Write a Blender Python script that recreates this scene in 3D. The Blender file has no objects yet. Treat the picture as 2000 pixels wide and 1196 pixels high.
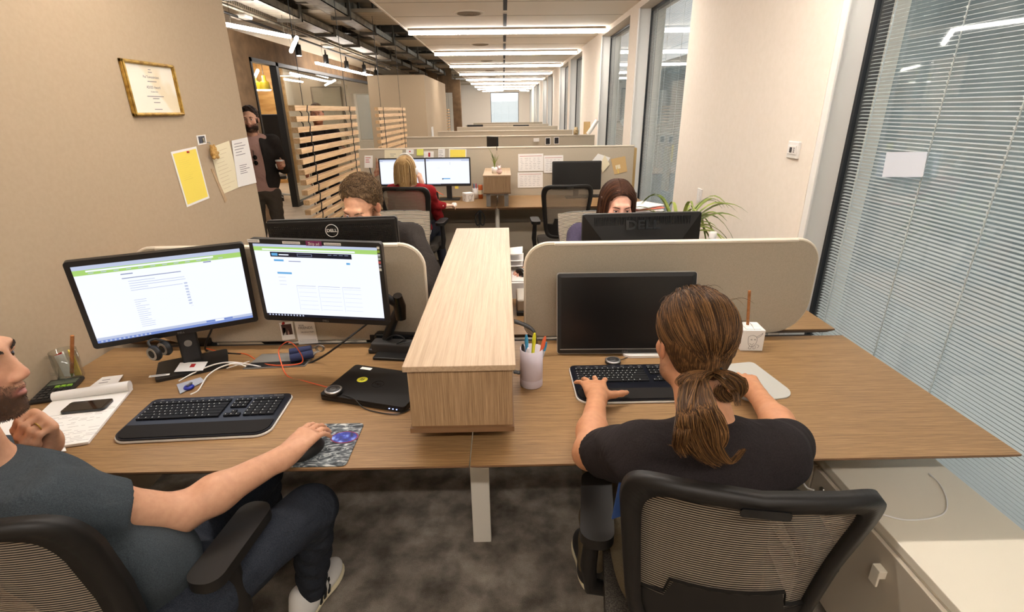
import bpy, math, random
import numpy as np
from mathutils import Vector, Matrix, Euler, noise
random.seed(7); RNG = np.random.default_rng(7)
SC = bpy.context.scene; COL = SC.collection
PI = math.pi
# ---------------------------------------------------------------- camera frame (18 mm lens, eye height 1.70 m)
FPX = 995.0; CXP = 1000.0; CYP = 598.0; EYE = 1.70
def nz(v):
    v = np.array(v, float); return v/np.linalg.norm(v)
_dy = nz([(983-CXP)/FPX, -(218-CYP)/FPX, -1.]); _dd = nz([(1033-CXP)/FPX, -(3182-CYP)/FPX, -1.])
_dz = -_dd; _dy = nz(_dy-_dz*_dy.dot(_dz)); _dx = np.cross(_dy, _dz)
RC = np.array([_dx, _dy, _dz]); CC = np.array([0, 0, EYE])
def at(px, py, x=None, y=None, z=None):
    d = RC@np.array([(px-CXP)/FPX, -(py-CYP)/FPX, -1.])
    t = (x-CC[0])/d[0] if x is not None else (y-CC[1])/d[1] if y is not None else (z-CC[2])/d[2]
    return CC+d*t
def reach(px, py, P, d, near=True):
    """point on the sight line at distance d from joint P (closest approach if out of reach)"""
    D = RC@np.array([(px-CXP)/FPX, -(py-CYP)/FPX, -1.]); o = CC-np.array(P)
    a = D@D; b = 2*o@D; c = o@o-d*d; q = b*b-4*a*c
    if q < 0: return CC+D*(-b/2/a)
    return CC+D*((-b+(-1 if near else 1)*math.sqrt(q))/2/a)
cam = bpy.data.cameras.new('camera'); camo = bpy.data.objects.new('camera', cam); COL.objects.link(camo)
cam.sensor_width = 36; cam.lens = 36*FPX/2000; cam.clip_start = .05; cam.clip_end = 200
camo.matrix_world = Matrix.Translation(CC) @ Matrix([list(r) for r in RC]).to_4x4()
SC.camera = camo

# ---------------------------------------------------------------- materials
MATS = {}
def s2l(c): return tuple((x/255/12.92 if x/255 <= .04045 else ((x/255+.055)/1.055)**2.4) for x in c)
def mat(name, rgb=(200, 200, 200), rough=.6, metal=0., emit=None, estr=1., spec=.5, coat=0., build=None):
    if name in MATS: return MATS[name]
    m = bpy.data.materials.new(name); m.use_nodes = True; nt = m.node_tree; b = nt.nodes['Principled BSDF']
    b.inputs['Base Color'].default_value = (*s2l(rgb), 1); b.inputs['Roughness'].default_value = rough
    b.inputs['Metallic'].default_value = metal; b.inputs['Specular IOR Level'].default_value = spec
    b.inputs['Coat Weight'].default_value = coat
    if emit is not None:
        b.inputs['Emission Color'].default_value = (*s2l(emit), 1); b.inputs['Emission Strength'].default_value = estr
    if build: build(nt, b)
    MATS[name] = m; return m
def N(nt, t, **kw):
    n = nt.nodes.new(t)
    for k, v in kw.items():
        if k in n.inputs: n.inputs[k].default_value = v
        else: setattr(n, k, v)
    return n
def coords(nt, scale=(1, 1, 1), out='Object', rot=(0, 0, 0)):
    tc = nt.nodes.new('ShaderNodeTexCoord'); mp = nt.nodes.new('ShaderNodeMapping')
    mp.inputs['Scale'].default_value = scale; mp.inputs['Rotation'].default_value = rot
    nt.links.new(tc.outputs[out], mp.inputs['Vector']); return mp.outputs[0]
def ramp(nt, fac, stops):
    r = nt.nodes.new('ShaderNodeValToRGB'); e = r.color_ramp.elements
    while len(e) < len(stops): e.new(.5)
    for i, (p, c) in enumerate(stops): e[i].position = p; e[i].color = (*s2l(c), 1)
    nt.links.new(fac, r.inputs[0]); return r.outputs[0]
def bump(nt, b, h, s=.2, d=.01):
    bp = nt.nodes.new('ShaderNodeBump'); bp.inputs['Strength'].default_value = s; bp.inputs['Distance'].default_value = d
    nt.links.new(h, bp.inputs['Height']); nt.links.new(bp.outputs[0], b.inputs['Normal'])
def mixc(nt, f, a, c):
    m = nt.nodes.new('ShaderNodeMix'); m.data_type = 'RGBA'; m.blend_type = 'MULTIPLY'
    if isinstance(f, float): m.inputs[0].default_value = f
    else: nt.links.new(f, m.inputs[0])
    nt.links.new(a, m.inputs[6]); nt.links.new(c, m.inputs[7]); return m.outputs[2]
def m_wood(name, c1, c2, c3, scale, rough=.5, s2=None):
    """bamboo strand veneer: fine streaks, long along one axis"""
    def f(nt, b):
        n1 = N(nt, 'ShaderNodeTexNoise', Scale=1., Detail=5., Roughness=.65); nt.links.new(coords(nt, scale), n1.inputs['Vector'])
        n2 = N(nt, 'ShaderNodeTexNoise', Scale=1., Detail=2.); nt.links.new(coords(nt, tuple(k*.22 for k in scale)), n2.inputs['Vector'])
        a = ramp(nt, n1.outputs[0], [(.33, c1), (.52, c2), (.66, c3)])
        w = ramp(nt, n2.outputs[0], [(.35, (236, 233, 228)), (.62, (255, 255, 255))])
        nt.links.new(mixc(nt, 1., a, w), b.inputs['Base Color'])
        bump(nt, b, n1.outputs[0], .08, .002)
    return mat(name, rough=rough, build=f)
def m_noise(name, c1, c2, scale, rough=.8, detail=4., bs=.0, lo=.35, hi=.65, bscale=None, metal=0., spec=.5, bd=.002, sc3=(1, 1, 1)):
    def f(nt, b):
        n1 = N(nt, 'ShaderNodeTexNoise', Scale=scale, Detail=detail); v = coords(nt, sc3); nt.links.new(v, n1.inputs['Vector'])
        nt.links.new(ramp(nt, n1.outputs[0], [(lo, c1), (hi, c2)]), b.inputs['Base Color'])
        if bs:
            n2 = N(nt, 'ShaderNodeTexNoise', Scale=bscale or scale, Detail=3.); nt.links.new(v, n2.inputs['Vector']); bump(nt, b, n2.outputs[0], bs, bd)
    return mat(name, rough=rough, metal=metal, spec=spec, build=f)

M_DESK = m_wood('desk_veneer', (124, 94, 60), (156, 121, 80), (174, 138, 95), (11, 560, 560), .42)
M_DESKEDGE = mat('desk_edge', (120, 88, 58), .5)
M_BOXTOP = m_wood('box_top_veneer', (178, 151, 121), (190, 163, 132), (198, 171, 140), (520, 9, 520), .45)
M_BOXFRONT = m_wood('box_front_veneer', (138, 109, 78), (168, 136, 100), (188, 156, 118), (330, 330, 7.), .5)
M_FABRIC = m_noise('divider_fabric', (178, 166, 146), (190, 178, 158), 420, .95, 2., .25, spec=.2)
M_TRIM = mat('divider_trim', (228, 216, 196), .5)
M_WALL = m_noise('wall_tan', (181, 161, 135), (184, 164, 138), 60, .9, 3., .03, bscale=300, spec=.2)
M_WALLR = m_noise('wall_cream', (240, 229, 214), (243, 232, 218), 30, .9, 3., .05, bscale=250, spec=.2)
M_JAMB = mat('jamb_white', (238, 236, 230), .6)
M_CEIL = mat('ceiling_white', (244, 236, 224), .8, spec=.2)
M_SEAM = mat('ceiling_seam', (150, 136, 118), .9)
M_BLACK = mat('black_plastic', (24, 23, 22), .45)
M_BLACKG = mat('black_gloss', (12, 12, 13), .12, coat=.3)
M_DARK = mat('dark_grey_plastic', (46, 44, 42), .5)
M_CHAIRF = mat('chair_frame_plastic', (28, 25, 22), .5, spec=.3)
M_GREY = mat('grey_plastic', (120, 116, 110), .5)
M_SILVER = mat('silver', (190, 188, 184), .3, .9)
M_STEEL = mat('brushed_steel', (170, 166, 158), .35, 1.)
M_WHITE = mat('white_plastic', (236, 232, 226), .45)
M_PAPER = mat('white_paper', (240, 236, 230), .85)
M_PAPERC = mat('cream_paper', (236, 224, 190), .85)
M_YELLOW = mat('yellow_paper', (246, 222, 96), .85)
M_KRAFT = mat('kraft_paper', (206, 172, 118), .9)
M_INK = mat('ink', (120, 114, 118), .9)
M_INKD = mat('dark_ink', (40, 36, 38), .9)
M_WMETAL = mat('white_metal', (226, 220, 208), .45)
M_CAB = mat('cabinet_cream', (230, 220, 200), .5)
M_CABD = mat('cabinet_drawer_front', (192, 180, 160), .5)
M_GOLD = m_noise('gold_frame', (150, 112, 46), (206, 168, 84), 30, .35, 3., metal=.7)
M_RED = mat('red', (178, 34, 32), .6)
M_NAVY = mat('navy_foam', (36, 44, 78), .85)
M_ORANGE = mat('orange_cable', (228, 96, 50), .5)
M_WCABLE = mat('white_cable', (236, 232, 226), .45)
M_LAMP = mat('lamp_diffuser', (255, 255, 255), .5, emit=(255, 247, 240), estr=9.)
M_LAMPB = mat('lamp_lens', (255, 255, 255), .5, emit=(255, 247, 240), estr=66.)
M_LAMPS = mat('lamp_diffuser_soft', (255, 255, 255), .5, emit=(255, 247, 240), estr=22.)
M_GREEN = m_noise('leaf_green', (88, 108, 42), (150, 160, 72), 8, .5)
M_PINE = m_wood('screen_pine', (212, 170, 122), (228, 190, 142), (238, 206, 164), (60, 3, 60), .55)
M_CORR = m_noise('brown_plaster', (112, 88, 62), (134, 106, 76), 5, .85, 5., .1)
M_PANELW = m_noise('warm_board', (176, 128, 66), (204, 158, 92), 3, .6, 6., sc3=(1, .3, 4))
M_PALEFL = m_noise('pale_floor', (196, 176, 150), (214, 196, 172), 6, .4, 4.)
def f_carpet(nt, b):
    v = coords(nt)
    n1 = N(nt, 'ShaderNodeTexNoise', Scale=3.2, Detail=7., Roughness=.62); nt.links.new(v, n1.inputs['Vector'])
    n2 = N(nt, 'ShaderNodeTexNoise', Scale=420., Detail=2.); nt.links.new(v, n2.inputs['Vector'])
    n3 = N(nt, 'ShaderNodeTexNoise', Scale=9., Detail=4.); nt.links.new(v, n3.inputs['Vector'])
    a = ramp(nt, n1.outputs[0], [(.34, (128, 118, 106)), (.5, (172, 160, 146)), (.66, (208, 196, 180))])
    c = ramp(nt, n2.outputs[0], [(.3, (190, 190, 190)), (.7, (255, 255, 255))])
    d = ramp(nt, n3.outputs[0], [(.35, (190, 190, 190)), (.6, (255, 255, 255))])
    nt.links.new(mixc(nt, 1., mixc(nt, 1., a, c), d), b.inputs['Base Color']); bump(nt, b, n2.outputs[0], .5, .004)
M_CARPET = mat('carpet', rough=1., spec=.1, build=f_carpet)
def f_deck(nt, b):
    w = N(nt, 'ShaderNodeTexWave', Scale=5.); w.bands_direction = 'Y'
    nt.links.new(coords(nt), w.inputs['Vector'])
    nt.links.new(ramp(nt, w.outputs[1], [(.2, (130, 118, 98)), (.8, (206, 190, 164))]), b.inputs['Base Color']); bump(nt, b, w.outputs[1], .6, .03)
M_DECK = mat('corrugated_deck', rough=.6, build=f_deck)
M_SLAB = m_noise('concrete_soffit', (96, 86, 70), (124, 112, 92), 3, .9)
M_GALV = m_noise('galvanised', (116, 108, 94), (158, 148, 130), 9, .45, 4., metal=.5)
M_TRAYD = mat('dark_steel', (84, 77, 66), .6, .2)
# thin clear glazing with real reflections
def glass(name, tint=(235, 240, 238), gl=.03):
    m = bpy.data.materials.new(name); m.use_nodes = True; nt = m.node_tree; nt.nodes.clear()
    o = nt.nodes.new('ShaderNodeOutputMaterial'); mx = nt.nodes.new('ShaderNodeMixShader'); t = nt.nodes.new('ShaderNodeBsdfTransparent'); g = nt.nodes.new('ShaderNodeBsdfGlossy')
    f = nt.nodes.new('ShaderNodeLayerWeight'); f.inputs[0].default_value = .5; pw = nt.nodes.new('ShaderNodeMath'); pw.operation = 'POWER'; pw.inputs[1].default_value = 4.5; nt.links.new(f.outputs['Facing'], pw.inputs[0])
    t.inputs[0].default_value = (*s2l(tint), 1); g.inputs[1 if 'Roughness' not in g.inputs else 'Roughness'].default_value = gl
    mu = nt.nodes.new('ShaderNodeMath'); mu.operation = 'MULTIPLY_ADD'; mu.inputs[1].default_value = .9; mu.inputs[2].default_value = .055; mu.use_clamp = True
    nt.links.new(pw.outputs[0], mu.inputs[0]); nt.links.new(mu.outputs[0], mx.inputs[0]); nt.links.new(t.outputs[0], mx.inputs[1]); nt.links.new(g.outputs[0], mx.inputs[2]); nt.links.new(mx.outputs[0], o.inputs[0])
    return m
M_GLASS = glass('window_glass', (246, 247, 246)); M_GLASSP = glass('partition_glass', (225, 226, 222)); M_MUG = glass('mug_glass', (248, 250, 249))
def f_mesh(name, c1, c2, axis, freq, hole=.45):
    """woven chair mesh: horizontal ribs with see-through gaps"""
    m = bpy.data.materials.new(name); m.use_nodes = True; nt = m.node_tree; b = nt.nodes['Principled BSDF']; o = nt.nodes['Material Output']
    w = N(nt, 'ShaderNodeTexWave', Scale=freq); w.bands_direction = axis; nt.links.new(coords(nt), w.inputs['Vector'])
    nt.links.new(ramp(nt, w.outputs[1], [(.25, c1), (.75, c2)]), b.inputs['Base Color']); b.inputs['Roughness'].default_value = .7
    t = nt.nodes.new('ShaderNodeBsdfTransparent'); mx = nt.nodes.new('ShaderNodeMixShader')
    r = nt.nodes.new('ShaderNodeMapRange'); r.inputs[1].default_value = .0; r.inputs[2].default_value = hole; r.inputs[3].default_value = .25; r.inputs[4].default_value = 1.
    nt.links.new(w.outputs[1], r.inputs[0]); nt.links.new(r.outputs[0], mx.inputs[0]); nt.links.new(t.outputs[0], mx.inputs[1]); nt.links.new(b.outputs[0], mx.inputs[2]); nt.links.new(mx.outputs[0], o.inputs[0])
    return m
M_MESH = f_mesh('chair_mesh', (30, 27, 24), (150, 136, 118), 'Z', 42)
M_MESHL = f_mesh('chair_mesh_front', (70, 62, 54), (212, 198, 176), 'Z', 36)
M_SEAT = m_noise('seat_fabric', (48, 44, 40), (82, 76, 68), 260, .95, 2., .4, spec=.2)
def m_cloth(name, c1, c2, wr=9., s=.5, fine=.0):
    def f(nt, b):
        v = coords(nt)
        n1 = N(nt, 'ShaderNodeTexNoise', Scale=wr, Detail=4., Distortion=.6); nt.links.new(v, n1.inputs['Vector'])
        n2 = N(nt, 'ShaderNodeTexNoise', Scale=500., Detail=1.); nt.links.new(v, n2.inputs['Vector'])
        nt.links.new(ramp(nt, n2.outputs[0], [(.3, c1), (.7, c2)]), b.inputs['Base Color'])
        bump(nt, b, n1.outputs[0], s, .03)
    return mat(name, rough=.95, spec=.15, build=f)
M_TEE_A = m_cloth('grey_tee', (52, 58, 62), (68, 74, 78)); M_TEE_B = m_cloth('black_tee', (36, 31, 31), (48, 42, 42))
M_KNIT = m_cloth('charcoal_knit', (40, 36, 33), (66, 60, 56)); M_PURPLE = m_cloth('purple_knit', (62, 56, 74), (96, 88, 110))
M_REDKNIT = m_cloth('red_knit', (118, 22, 26), (170, 44, 46)); M_PINKSH = m_cloth('pink_shirt', (178, 140, 128), (198, 160, 148))
M_JACKET = m_cloth('dark_jacket', (42, 38, 36), (60, 56, 52)); M_JEANS = m_cloth('dark_jeans', (34, 37, 44), (54, 58, 66), 14, .7)
M_GREYJ = m_cloth('grey_jeans', (72, 66, 58), (98, 90, 80)); M_TROUSER_B = m_cloth('olive_trousers', (96, 86, 68), (116, 104, 84))
def f_skin(nt, b):
    a = nt.nodes.new('ShaderNodeAttribute'); a.attribute_name = 'tint'
    n1 = N(nt, 'ShaderNodeTexNoise', Scale=60., Detail=4.); nt.links.new(coords(nt), n1.inputs['Vector'])
    nt.links.new(mixc(nt, .35, a.outputs[0], ramp(nt, n1.outputs[0], [(.3, (214, 196, 190)), (.7, (255, 255, 255))])), b.inputs['Base Color'])
    b.inputs['Subsurface Weight'].default_value = .08; b.inputs['Subsurface Radius'].default_value = (.01, .004, .002); b.inputs['Subsurface Scale'].default_value = .5
    bump(nt, b, n1.outputs[0], .12, .003)
M_SKIN = mat('skin', rough=.55, spec=.35, build=f_skin)
def m_hair(name, c1, c2, c3):
    def fs(nt, b):
        h = nt.nodes.new('ShaderNodeHairInfo'); nt.links.new(ramp(nt, h.outputs['Random'], [(.05, c1), (.5, c2), (.95, c3)]), b.inputs['Base Color'])
    mat(name+'_strand', rough=.55, spec=.22, build=fs)
    def f(nt, b):
        n1 = N(nt, 'ShaderNodeTexNoise', Scale=420., Detail=3.); nt.links.new(coords(nt, (1, 1, .06)), n1.inputs['Vector'])
        nt.links.new(ramp(nt, n1.outputs[0], [(.3, c1), (.52, c2), (.72, c3)]), b.inputs['Base Color']); bump(nt, b, n1.outputs[0], .5, .004)
    return mat(name, rough=.6, spec=.2, build=f)
M_HAIR_B = m_hair('hair_brown', (44, 28, 15), (80, 54, 30), (134, 96, 56)); M_HAIR_C = m_hair('hair_curly', (52, 38, 26), (96, 74, 50), (136, 110, 78))
M_HAIR_D = m_hair('hair_dark', (30, 15, 9), (60, 34, 20), (92, 56, 34)); M_HAIR_E = m_hair('hair_blonde', (110, 80, 44), (176, 140, 90), (216, 186, 136))
M_HAIR_M = m_hair('hair_short_dark', (24, 16, 12), (44, 30, 22), (60, 44, 34))

# ---------------------------------------------------------------- mesh builder
MW = {}
class MB:
    def __init__(s): s.v = []; s.f = []; s.m = []; s.sm = []
    def add(s, vs, fs, mi=0, smooth=False):
        o = len(s.v); s.v += [tuple(map(float, v)) for v in vs]
        for f in fs: s.f.append([i+o for i in f]); s.m.append(mi); s.sm.append(smooth)
        return s
    def box(s, a, b, mi=0, M=None):
        x0, y0, z0 = a; x1, y1, z1 = b
        vs = [(x, y, z) for z in (z0, z1) for y in (y0, y1) for x in (x0, x1)]
        if M is not None: vs = [M@Vector(v) for v in vs]
        return s.add(vs, [(0, 2, 3, 1), (4, 5, 7, 6), (0, 1, 5, 4), (2, 6, 7, 3), (0, 4, 6, 2), (1, 3, 7, 5)], mi)
    def cbox(s, c, d, mi=0, M=None):
        return s.box([c[i]-d[i]/2 for i in range(3)], [c[i]+d[i]/2 for i in range(3)], mi, M)
    def prism(s, pts, n, d, mi=0, smooth_sides=False):
        """outline (3-d points, planar) pushed along vector n by d"""
        n = Vector(n)*d; k = len(pts); a = [Vector(p) for p in pts]; b = [p+n for p in a]
        s.add(a+b, [tuple(range(k))[::-1], tuple(range(k, 2*k))], mi)
        return s.add(a+b, [(i, (i+1) % k, k+(i+1) % k, k+i) for i in range(k)], mi, smooth_sides)
    def tube(s, pts, r, seg=8, mi=0, cap=True):
        P = [Vector(p) for p in pts]; n = len(P); rs = r if isinstance(r, (list, tuple)) else [r]*n
        rings = []; t0 = (P[1]-P[0]).normalized(); up = Vector((0, 0, 1)) if abs(t0.z) < .9 else Vector((1, 0, 0)); u = t0.cross(up).normalized()
        for i in range(n):
            t = (P[min(i+1, n-1)]-P[max(i-1, 0)]).normalized(); u = (u-t*u.dot(t)); u = u.normalized() if u.length > 1e-6 else t.orthogonal().normalized(); w = t.cross(u)
            rings += [P[i]+(u*math.cos(2*PI*k/seg)+w*math.sin(2*PI*k/seg))*rs[i] for k in range(seg)]
        fs = [(i*seg+k, i*seg+(k+1) % seg, (i+1)*seg+(k+1) % seg, (i+1)*seg+k) for i in range(n-1) for k in range(seg)]
        s.add(rings, fs, mi, True)
        if cap: s.add(rings[:seg], [tuple(range(seg))[::-1]], mi); s.add(rings[-seg:], [tuple(range(seg))], mi)
        return s
    def lathe(s, prof, c=(0, 0, 0), seg=24, mi=0, M=None, sy=1.):
        vs = []
        for r, z in prof: vs += [Vector((r*math.cos(2*PI*k/seg), sy*r*math.sin(2*PI*k/seg), z)) for k in range(seg)]
        if M is not None: vs = [M@v for v in vs]
        vs = [v+Vector(c) for v in vs]
        fs = [(i*seg+k, i*seg+(k+1) % seg, (i+1)*seg+(k+1) % seg, (i+1)*seg+k) for i in range(len(prof)-1) for k in range(seg)]
        s.add(vs, fs, mi, True); n = len(prof)
        if prof[0][0] > 1e-5: s.add(vs[:seg], [tuple(range(seg))[::-1]], mi)
        if prof[-1][0] > 1e-5: s.add(vs[-seg:], [tuple(range(seg))], mi)
        return s
    def build(s, name, mats, parent=None, world=False, bevel=0, bseg=2, xf=None, subsurf=0):
        me = bpy.data.meshes.new(name); vs = s.v
        if xf is not None: vs = [tuple(xf@Vector(v)) for v in vs]
        elif world and parent is not None:
            I = MW[parent.name].inverted(); vs = [tuple(I@Vector(v)) for v in vs]
        me.from_pydata(vs, [], s.f); me.polygons.foreach_set('material_index', s.m); me.polygons.foreach_set('use_smooth', s.sm)
        for m in (mats if isinstance(mats, (list, tuple)) else [mats]): me.materials.append(m)
        me.update(); return link(name, me, parent, bevel, bseg, subsurf)
def link(name, data, parent=None, bevel=0, bseg=2, subsurf=0):
    o = bpy.data.objects.new(name, data); COL.objects.link(o)
    if parent is not None: o.parent = parent
    if bevel:
        b = o.modifiers.new('bevel', 'BEVEL'); b.width = bevel; b.segments = bseg; b.limit_method = 'ANGLE'; b.angle_limit = .6
    if subsurf:
        b = o.modifiers.new('sub', 'SUBSURF'); b.levels = subsurf; b.render_levels = subsurf
    return o
def tag(o, label=None, cat=None, group=None, kind=None):
    if label: o['label'] = label
    if cat: o['category'] = cat
    if group: o['group'] = group
    if kind: o['kind'] = kind
    return o
def T(name, label, cat, loc=(0, 0, 0), rz=0., group=None):
    o = bpy.data.objects.new(name, None); COL.objects.link(o); o.empty_display_size = .05
    o.location = loc; o.rotation_euler = (0, 0, rz); MW[o.name] = Matrix.Translation(loc)@Matrix.Rotation(rz, 4, 'Z')
    return tag(o, label, cat, group)
def S(name, mb, mats, bevel=0): return tag(mb.build(name, mats, None, bevel=bevel), kind='structure')
def kids(o): return [c for c in COL.objects if c.parent == o]
def copy_tree(o, parent=None, loc=None, rz=None, label=None, scale=None):
    c = o.copy(); COL.objects.link(c)
    if parent is not None: c.parent = parent
    if loc is not None: c.location = loc
    if rz is not None: c.rotation_euler = (0, 0, rz)
    if label: c['label'] = label
    for ch in KIDS.get(o.name, []): copy_tree(ch, c)
    return c
KIDS = {}
def index_kids():
    KIDS.clear()
    for c in COL.objects:
        if c.parent: KIDS.setdefault(c.parent.name, []).append(c)
def frameM(o, X, Y):
    """4x4 with local x -> X, y -> Y, z -> X x Y, origin o"""
    X = Vector(X).normalized(); Y = Vector(Y); Y = (Y-X*Y.dot(X)).normalized(); Z = X.cross(Y)
    return Matrix(((X.x, Y.x, Z.x, o[0]), (X.y, Y.y, Z.y, o[1]), (X.z, Y.z, Z.z, o[2]), (0, 0, 0, 1)))
def rrect(w, h, r, n=5, z=0.):
    r4 = r if isinstance(r, (list, tuple)) else [r]*4; out = []
    for (cx, cy, a0), rr in zip(((w/2, h/2, 0), (-w/2, h/2, PI/2), (-w/2, -h/2, PI), (w/2, -h/2, 1.5*PI)), r4):
        sx = 1 if cx > 0 else -1; sy = 1 if cy > 0 else -1
        for k in range(n+1):
            a = a0+PI/2*k/n; out.append(Vector((cx-sx*rr+rr*math.cos(a), cy-sy*rr+rr*math.sin(a), z)))
    return out
def text(body, size, M, m, parent=None, name='lettering', ext=.0004, world=True, align='CENTER', sx=1., bold=0.):
    cu = bpy.data.curves.new(name, 'FONT'); cu.body = body; cu.size = size; cu.extrude = ext; cu.align_x = align; cu.align_y = 'CENTER'; cu.resolution_u = 3; cu.offset = bold
    cu.materials.append(m); o = bpy.data.objects.new(name, cu); COL.objects.link(o)
    if parent is not None:
        o.parent = parent
        if world: M = MW[parent.name].inverted()@M
    o.matrix_local = M@Matrix.Diagonal((sx, 1, 1, 1)); return o
def catmull(P, n=8):
    P = [Vector(p) for p in P]; P = [P[0]*2-P[1]]+P+[P[-1]*2-P[-2]]; out = []
    for i in range(1, len(P)-2):
        for k in range(n):
            t = k/n; a, b, c, d = P[i-1:i+3]
            out.append(.5*((2*b)+(-a+c)*t+(2*a-5*b+4*c-d)*t*t+(-a+3*b-3*c+d)*t**3))
    return out+[P[-2]]
def cable(name, label, pts, r, m, cat='cable', group=None):
    base = Vector(pts[0]); t = MB().tube(catmull([Vector(p)-base for p in pts], 8), r, 6)
    o = t.build(name, m); o.location = base; return tag(o, label, cat, group)
# ---------------------------------------------------------------- implicit bodies
def smin(a, b, k):
    h = np.clip(k-np.abs(a-b), 0, None)/k; return np.minimum(a, b)-h*h*k*.25
class Fig:
    def __init__(s): s.p = []; s.clips = []
    def cap(s, a, ra, b, rb, k=.02, cut=None): s.p.append(('c', np.array(a, float), ra, np.array(b, float), rb, k, 0, cut)); return s
    def chain(s, pts, rs, k=.02):
        for i in range(len(pts)-1): s.cap(pts[i], rs[i], pts[i+1], rs[i+1], k)
        return s
    def ell(s, c, r, R=None, k=.02, sub=0): s.p.append(('e', np.array(c, float), np.array(r, float), np.eye(3) if R is None else np.array(R, float), 0, k, sub)); return s
    def clip(s, pt, n, c=None, rad=None): s.clips.append((np.array(pt, float), nz(n), None if c is None else np.array(c, float), rad)); return s
    def ev(s, h):
        lo = np.full(3, 1e9); hi = -lo
        for q in s.p:
            if q[6]: continue
            if q[0] == 'c': e = max(q[2], q[4]); a = np.minimum(q[1], q[3])-e; b = np.maximum(q[1], q[3])+e
            else: e = np.abs(q[3])@q[2]; e = np.full(3, max(q[2])) if 0 else e; a = q[1]-e; b = q[1]+e
            lo = np.minimum(lo, a); hi = np.maximum(hi, b)
        lo -= 3*h; hi += 3*h; n = np.ceil((hi-lo)/h).astype(int)+1
        G = np.full(n, 1., np.float32); ax = [lo[i]+h*np.arange(n[i]) for i in range(3)]
        for q in s.p:
            k = q[5]; pad = k+2.5*h
            if q[0] == 'c': e = max(q[2], q[4]); a = np.minimum(q[1], q[3])-e-pad; b = np.maximum(q[1], q[3])+e+pad
            else: e = np.abs(q[3])@q[2]; a = q[1]-e-pad; b = q[1]+e+pad
            i0 = np.clip(np.floor((a-lo)/h).astype(int), 0, n); i1 = np.clip(np.ceil((b-lo)/h).astype(int)+1, 0, n)
            if (i1 <= i0).any(): continue
            sl = tuple(slice(i0[j], i1[j]) for j in range(3))
            X, Y, Z = np.meshgrid(*[ax[j][sl[j]] for j in range(3)], indexing='ij')
            if q[0] == 'c':
                d = q[3]-q[1]; L = d@d+1e-12; t = np.clip(((X-q[1][0])*d[0]+(Y-q[1][1])*d[1]+(Z-q[1][2])*d[2])/L, 0, 1)
                D = np.sqrt((X-q[1][0]-t*d[0])**2+(Y-q[1][1]-t*d[1])**2+(Z-q[1][2]-t*d[2])**2)-(q[2]+(q[4]-q[2])*t)
                if q[7] is not None: c_, n_ = q[7]; D = np.maximum(D, (X-c_[0])*n_[0]+(Y-c_[1])*n_[1]+(Z-c_[2])*n_[2])
            else:
                P = np.stack([X-q[1][0], Y-q[1][1], Z-q[1][2]], -1)@q[3]; r = q[2]
                k0 = np.sqrt(((P/r)**2).sum(-1)); k1 = np.sqrt(((P/r**2)**2).sum(-1))+1e-9; D = k0*(k0-1)/k1
            if q[6]: G[sl] = -smin(-G[sl], D, k)
            else: G[sl] = smin(G[sl], D, k)
        for pt, nn, c, rad in s.clips:
            X, Y, Z = np.meshgrid(*ax, indexing='ij'); D = (X-pt[0])*nn[0]+(Y-pt[1])*nn[1]+(Z-pt[2])*nn[2]
            if c is not None:
                m = (X-c[0])**2+(Y-c[1])**2+(Z-c[2])**2 < rad*rad; G = np.where(m, np.maximum(G, D), G)
            else: G = np.maximum(G, D)
        return G, lo
    def mesh(s, name, m, parent=None, h=.006, color=None, mats=None, matfn=None, disp=None, smooth=2):
        G, lo = s.ev(h); I = G < 0
        c = [I[a:I.shape[0]-1+a, b:I.shape[1]-1+b, d:I.shape[2]-1+d] for a in (0, 1) for b in (0, 1) for d in (0, 1)]
        cnt = sum(x.astype(np.int8) for x in c); act = (cnt > 0) & (cnt < 8); ii = np.argwhere(act)
        offs = np.array([(a, b, d) for a in (0, 1) for b in (0, 1) for d in (0, 1)])
        V8 = np.stack([G[ii[:, 0]+o[0], ii[:, 1]+o[1], ii[:, 2]+o[2]] for o in offs], 1)
        acc = np.zeros((len(ii), 3)); ct = np.zeros(len(ii))
        for p in range(8):
            for q in range(p+1, 8):
                if np.abs(offs[p]-offs[q]).sum() != 1: continue
                a, b = V8[:, p], V8[:, q]; x = (a < 0) != (b < 0); t = np.where(x, a/(a-b+1e-12), 0)
                acc += np.where(x[:, None], offs[p]+t[:, None]*(offs[q]-offs[p]), 0); ct += x
        V = lo+h*(ii+acc/ct[:, None])
        idx = np.full(act.shape, -1, np.int64); idx[tuple(ii.T)] = np.arange(len(ii)); F = []
        for ax in range(3):
            a1, a2 = [(1, 2), (2, 0), (0, 1)][ax]
            n = np.array(I.shape); s0 = [slice(1, n[j]-1) for j in range(3)]; s0[ax] = slice(0, n[ax]-1); s1 = list(s0); s1[ax] = slice(1, n[ax])
            A = I[tuple(s0)]; B = I[tuple(s1)]; e = np.argwhere(A != B); 
            if len(e) == 0: continue
            sg = A[tuple(e.T)]; st = np.array([1, 1, 1]); st[ax] = 0; e = e+st
            def cell(d1, d2):
                w = e.copy(); w[:, a1] += d1; w[:, a2] += d2; return idx[tuple(w.T)]
            q = np.stack([cell(-1, -1), cell(0, -1), cell(0, 0), cell(-1, 0)], 1); q[~sg] = q[~sg][:, ::-1]; F.append(q)
        F = np.concatenate(F); F = F[(F >= 0).all(1)]
        for _ in range(smooth):
            A = np.zeros_like(V); k = np.zeros(len(V))
            for p in range(4):
                a, b = F[:, p], F[:, (p+1) % 4]; 
                for j in range(3): A[:, j] += np.bincount(a, V[b, j], len(V))+np.bincount(b, V[a, j], len(V))
                k += np.bincount(a, minlength=len(V))+np.bincount(b, minlength=len(V))
            V = V+.35*(A/np.maximum(k, 1)[:, None]-V)
        W = V.copy()
        if disp is not None: V = disp(V)
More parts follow.
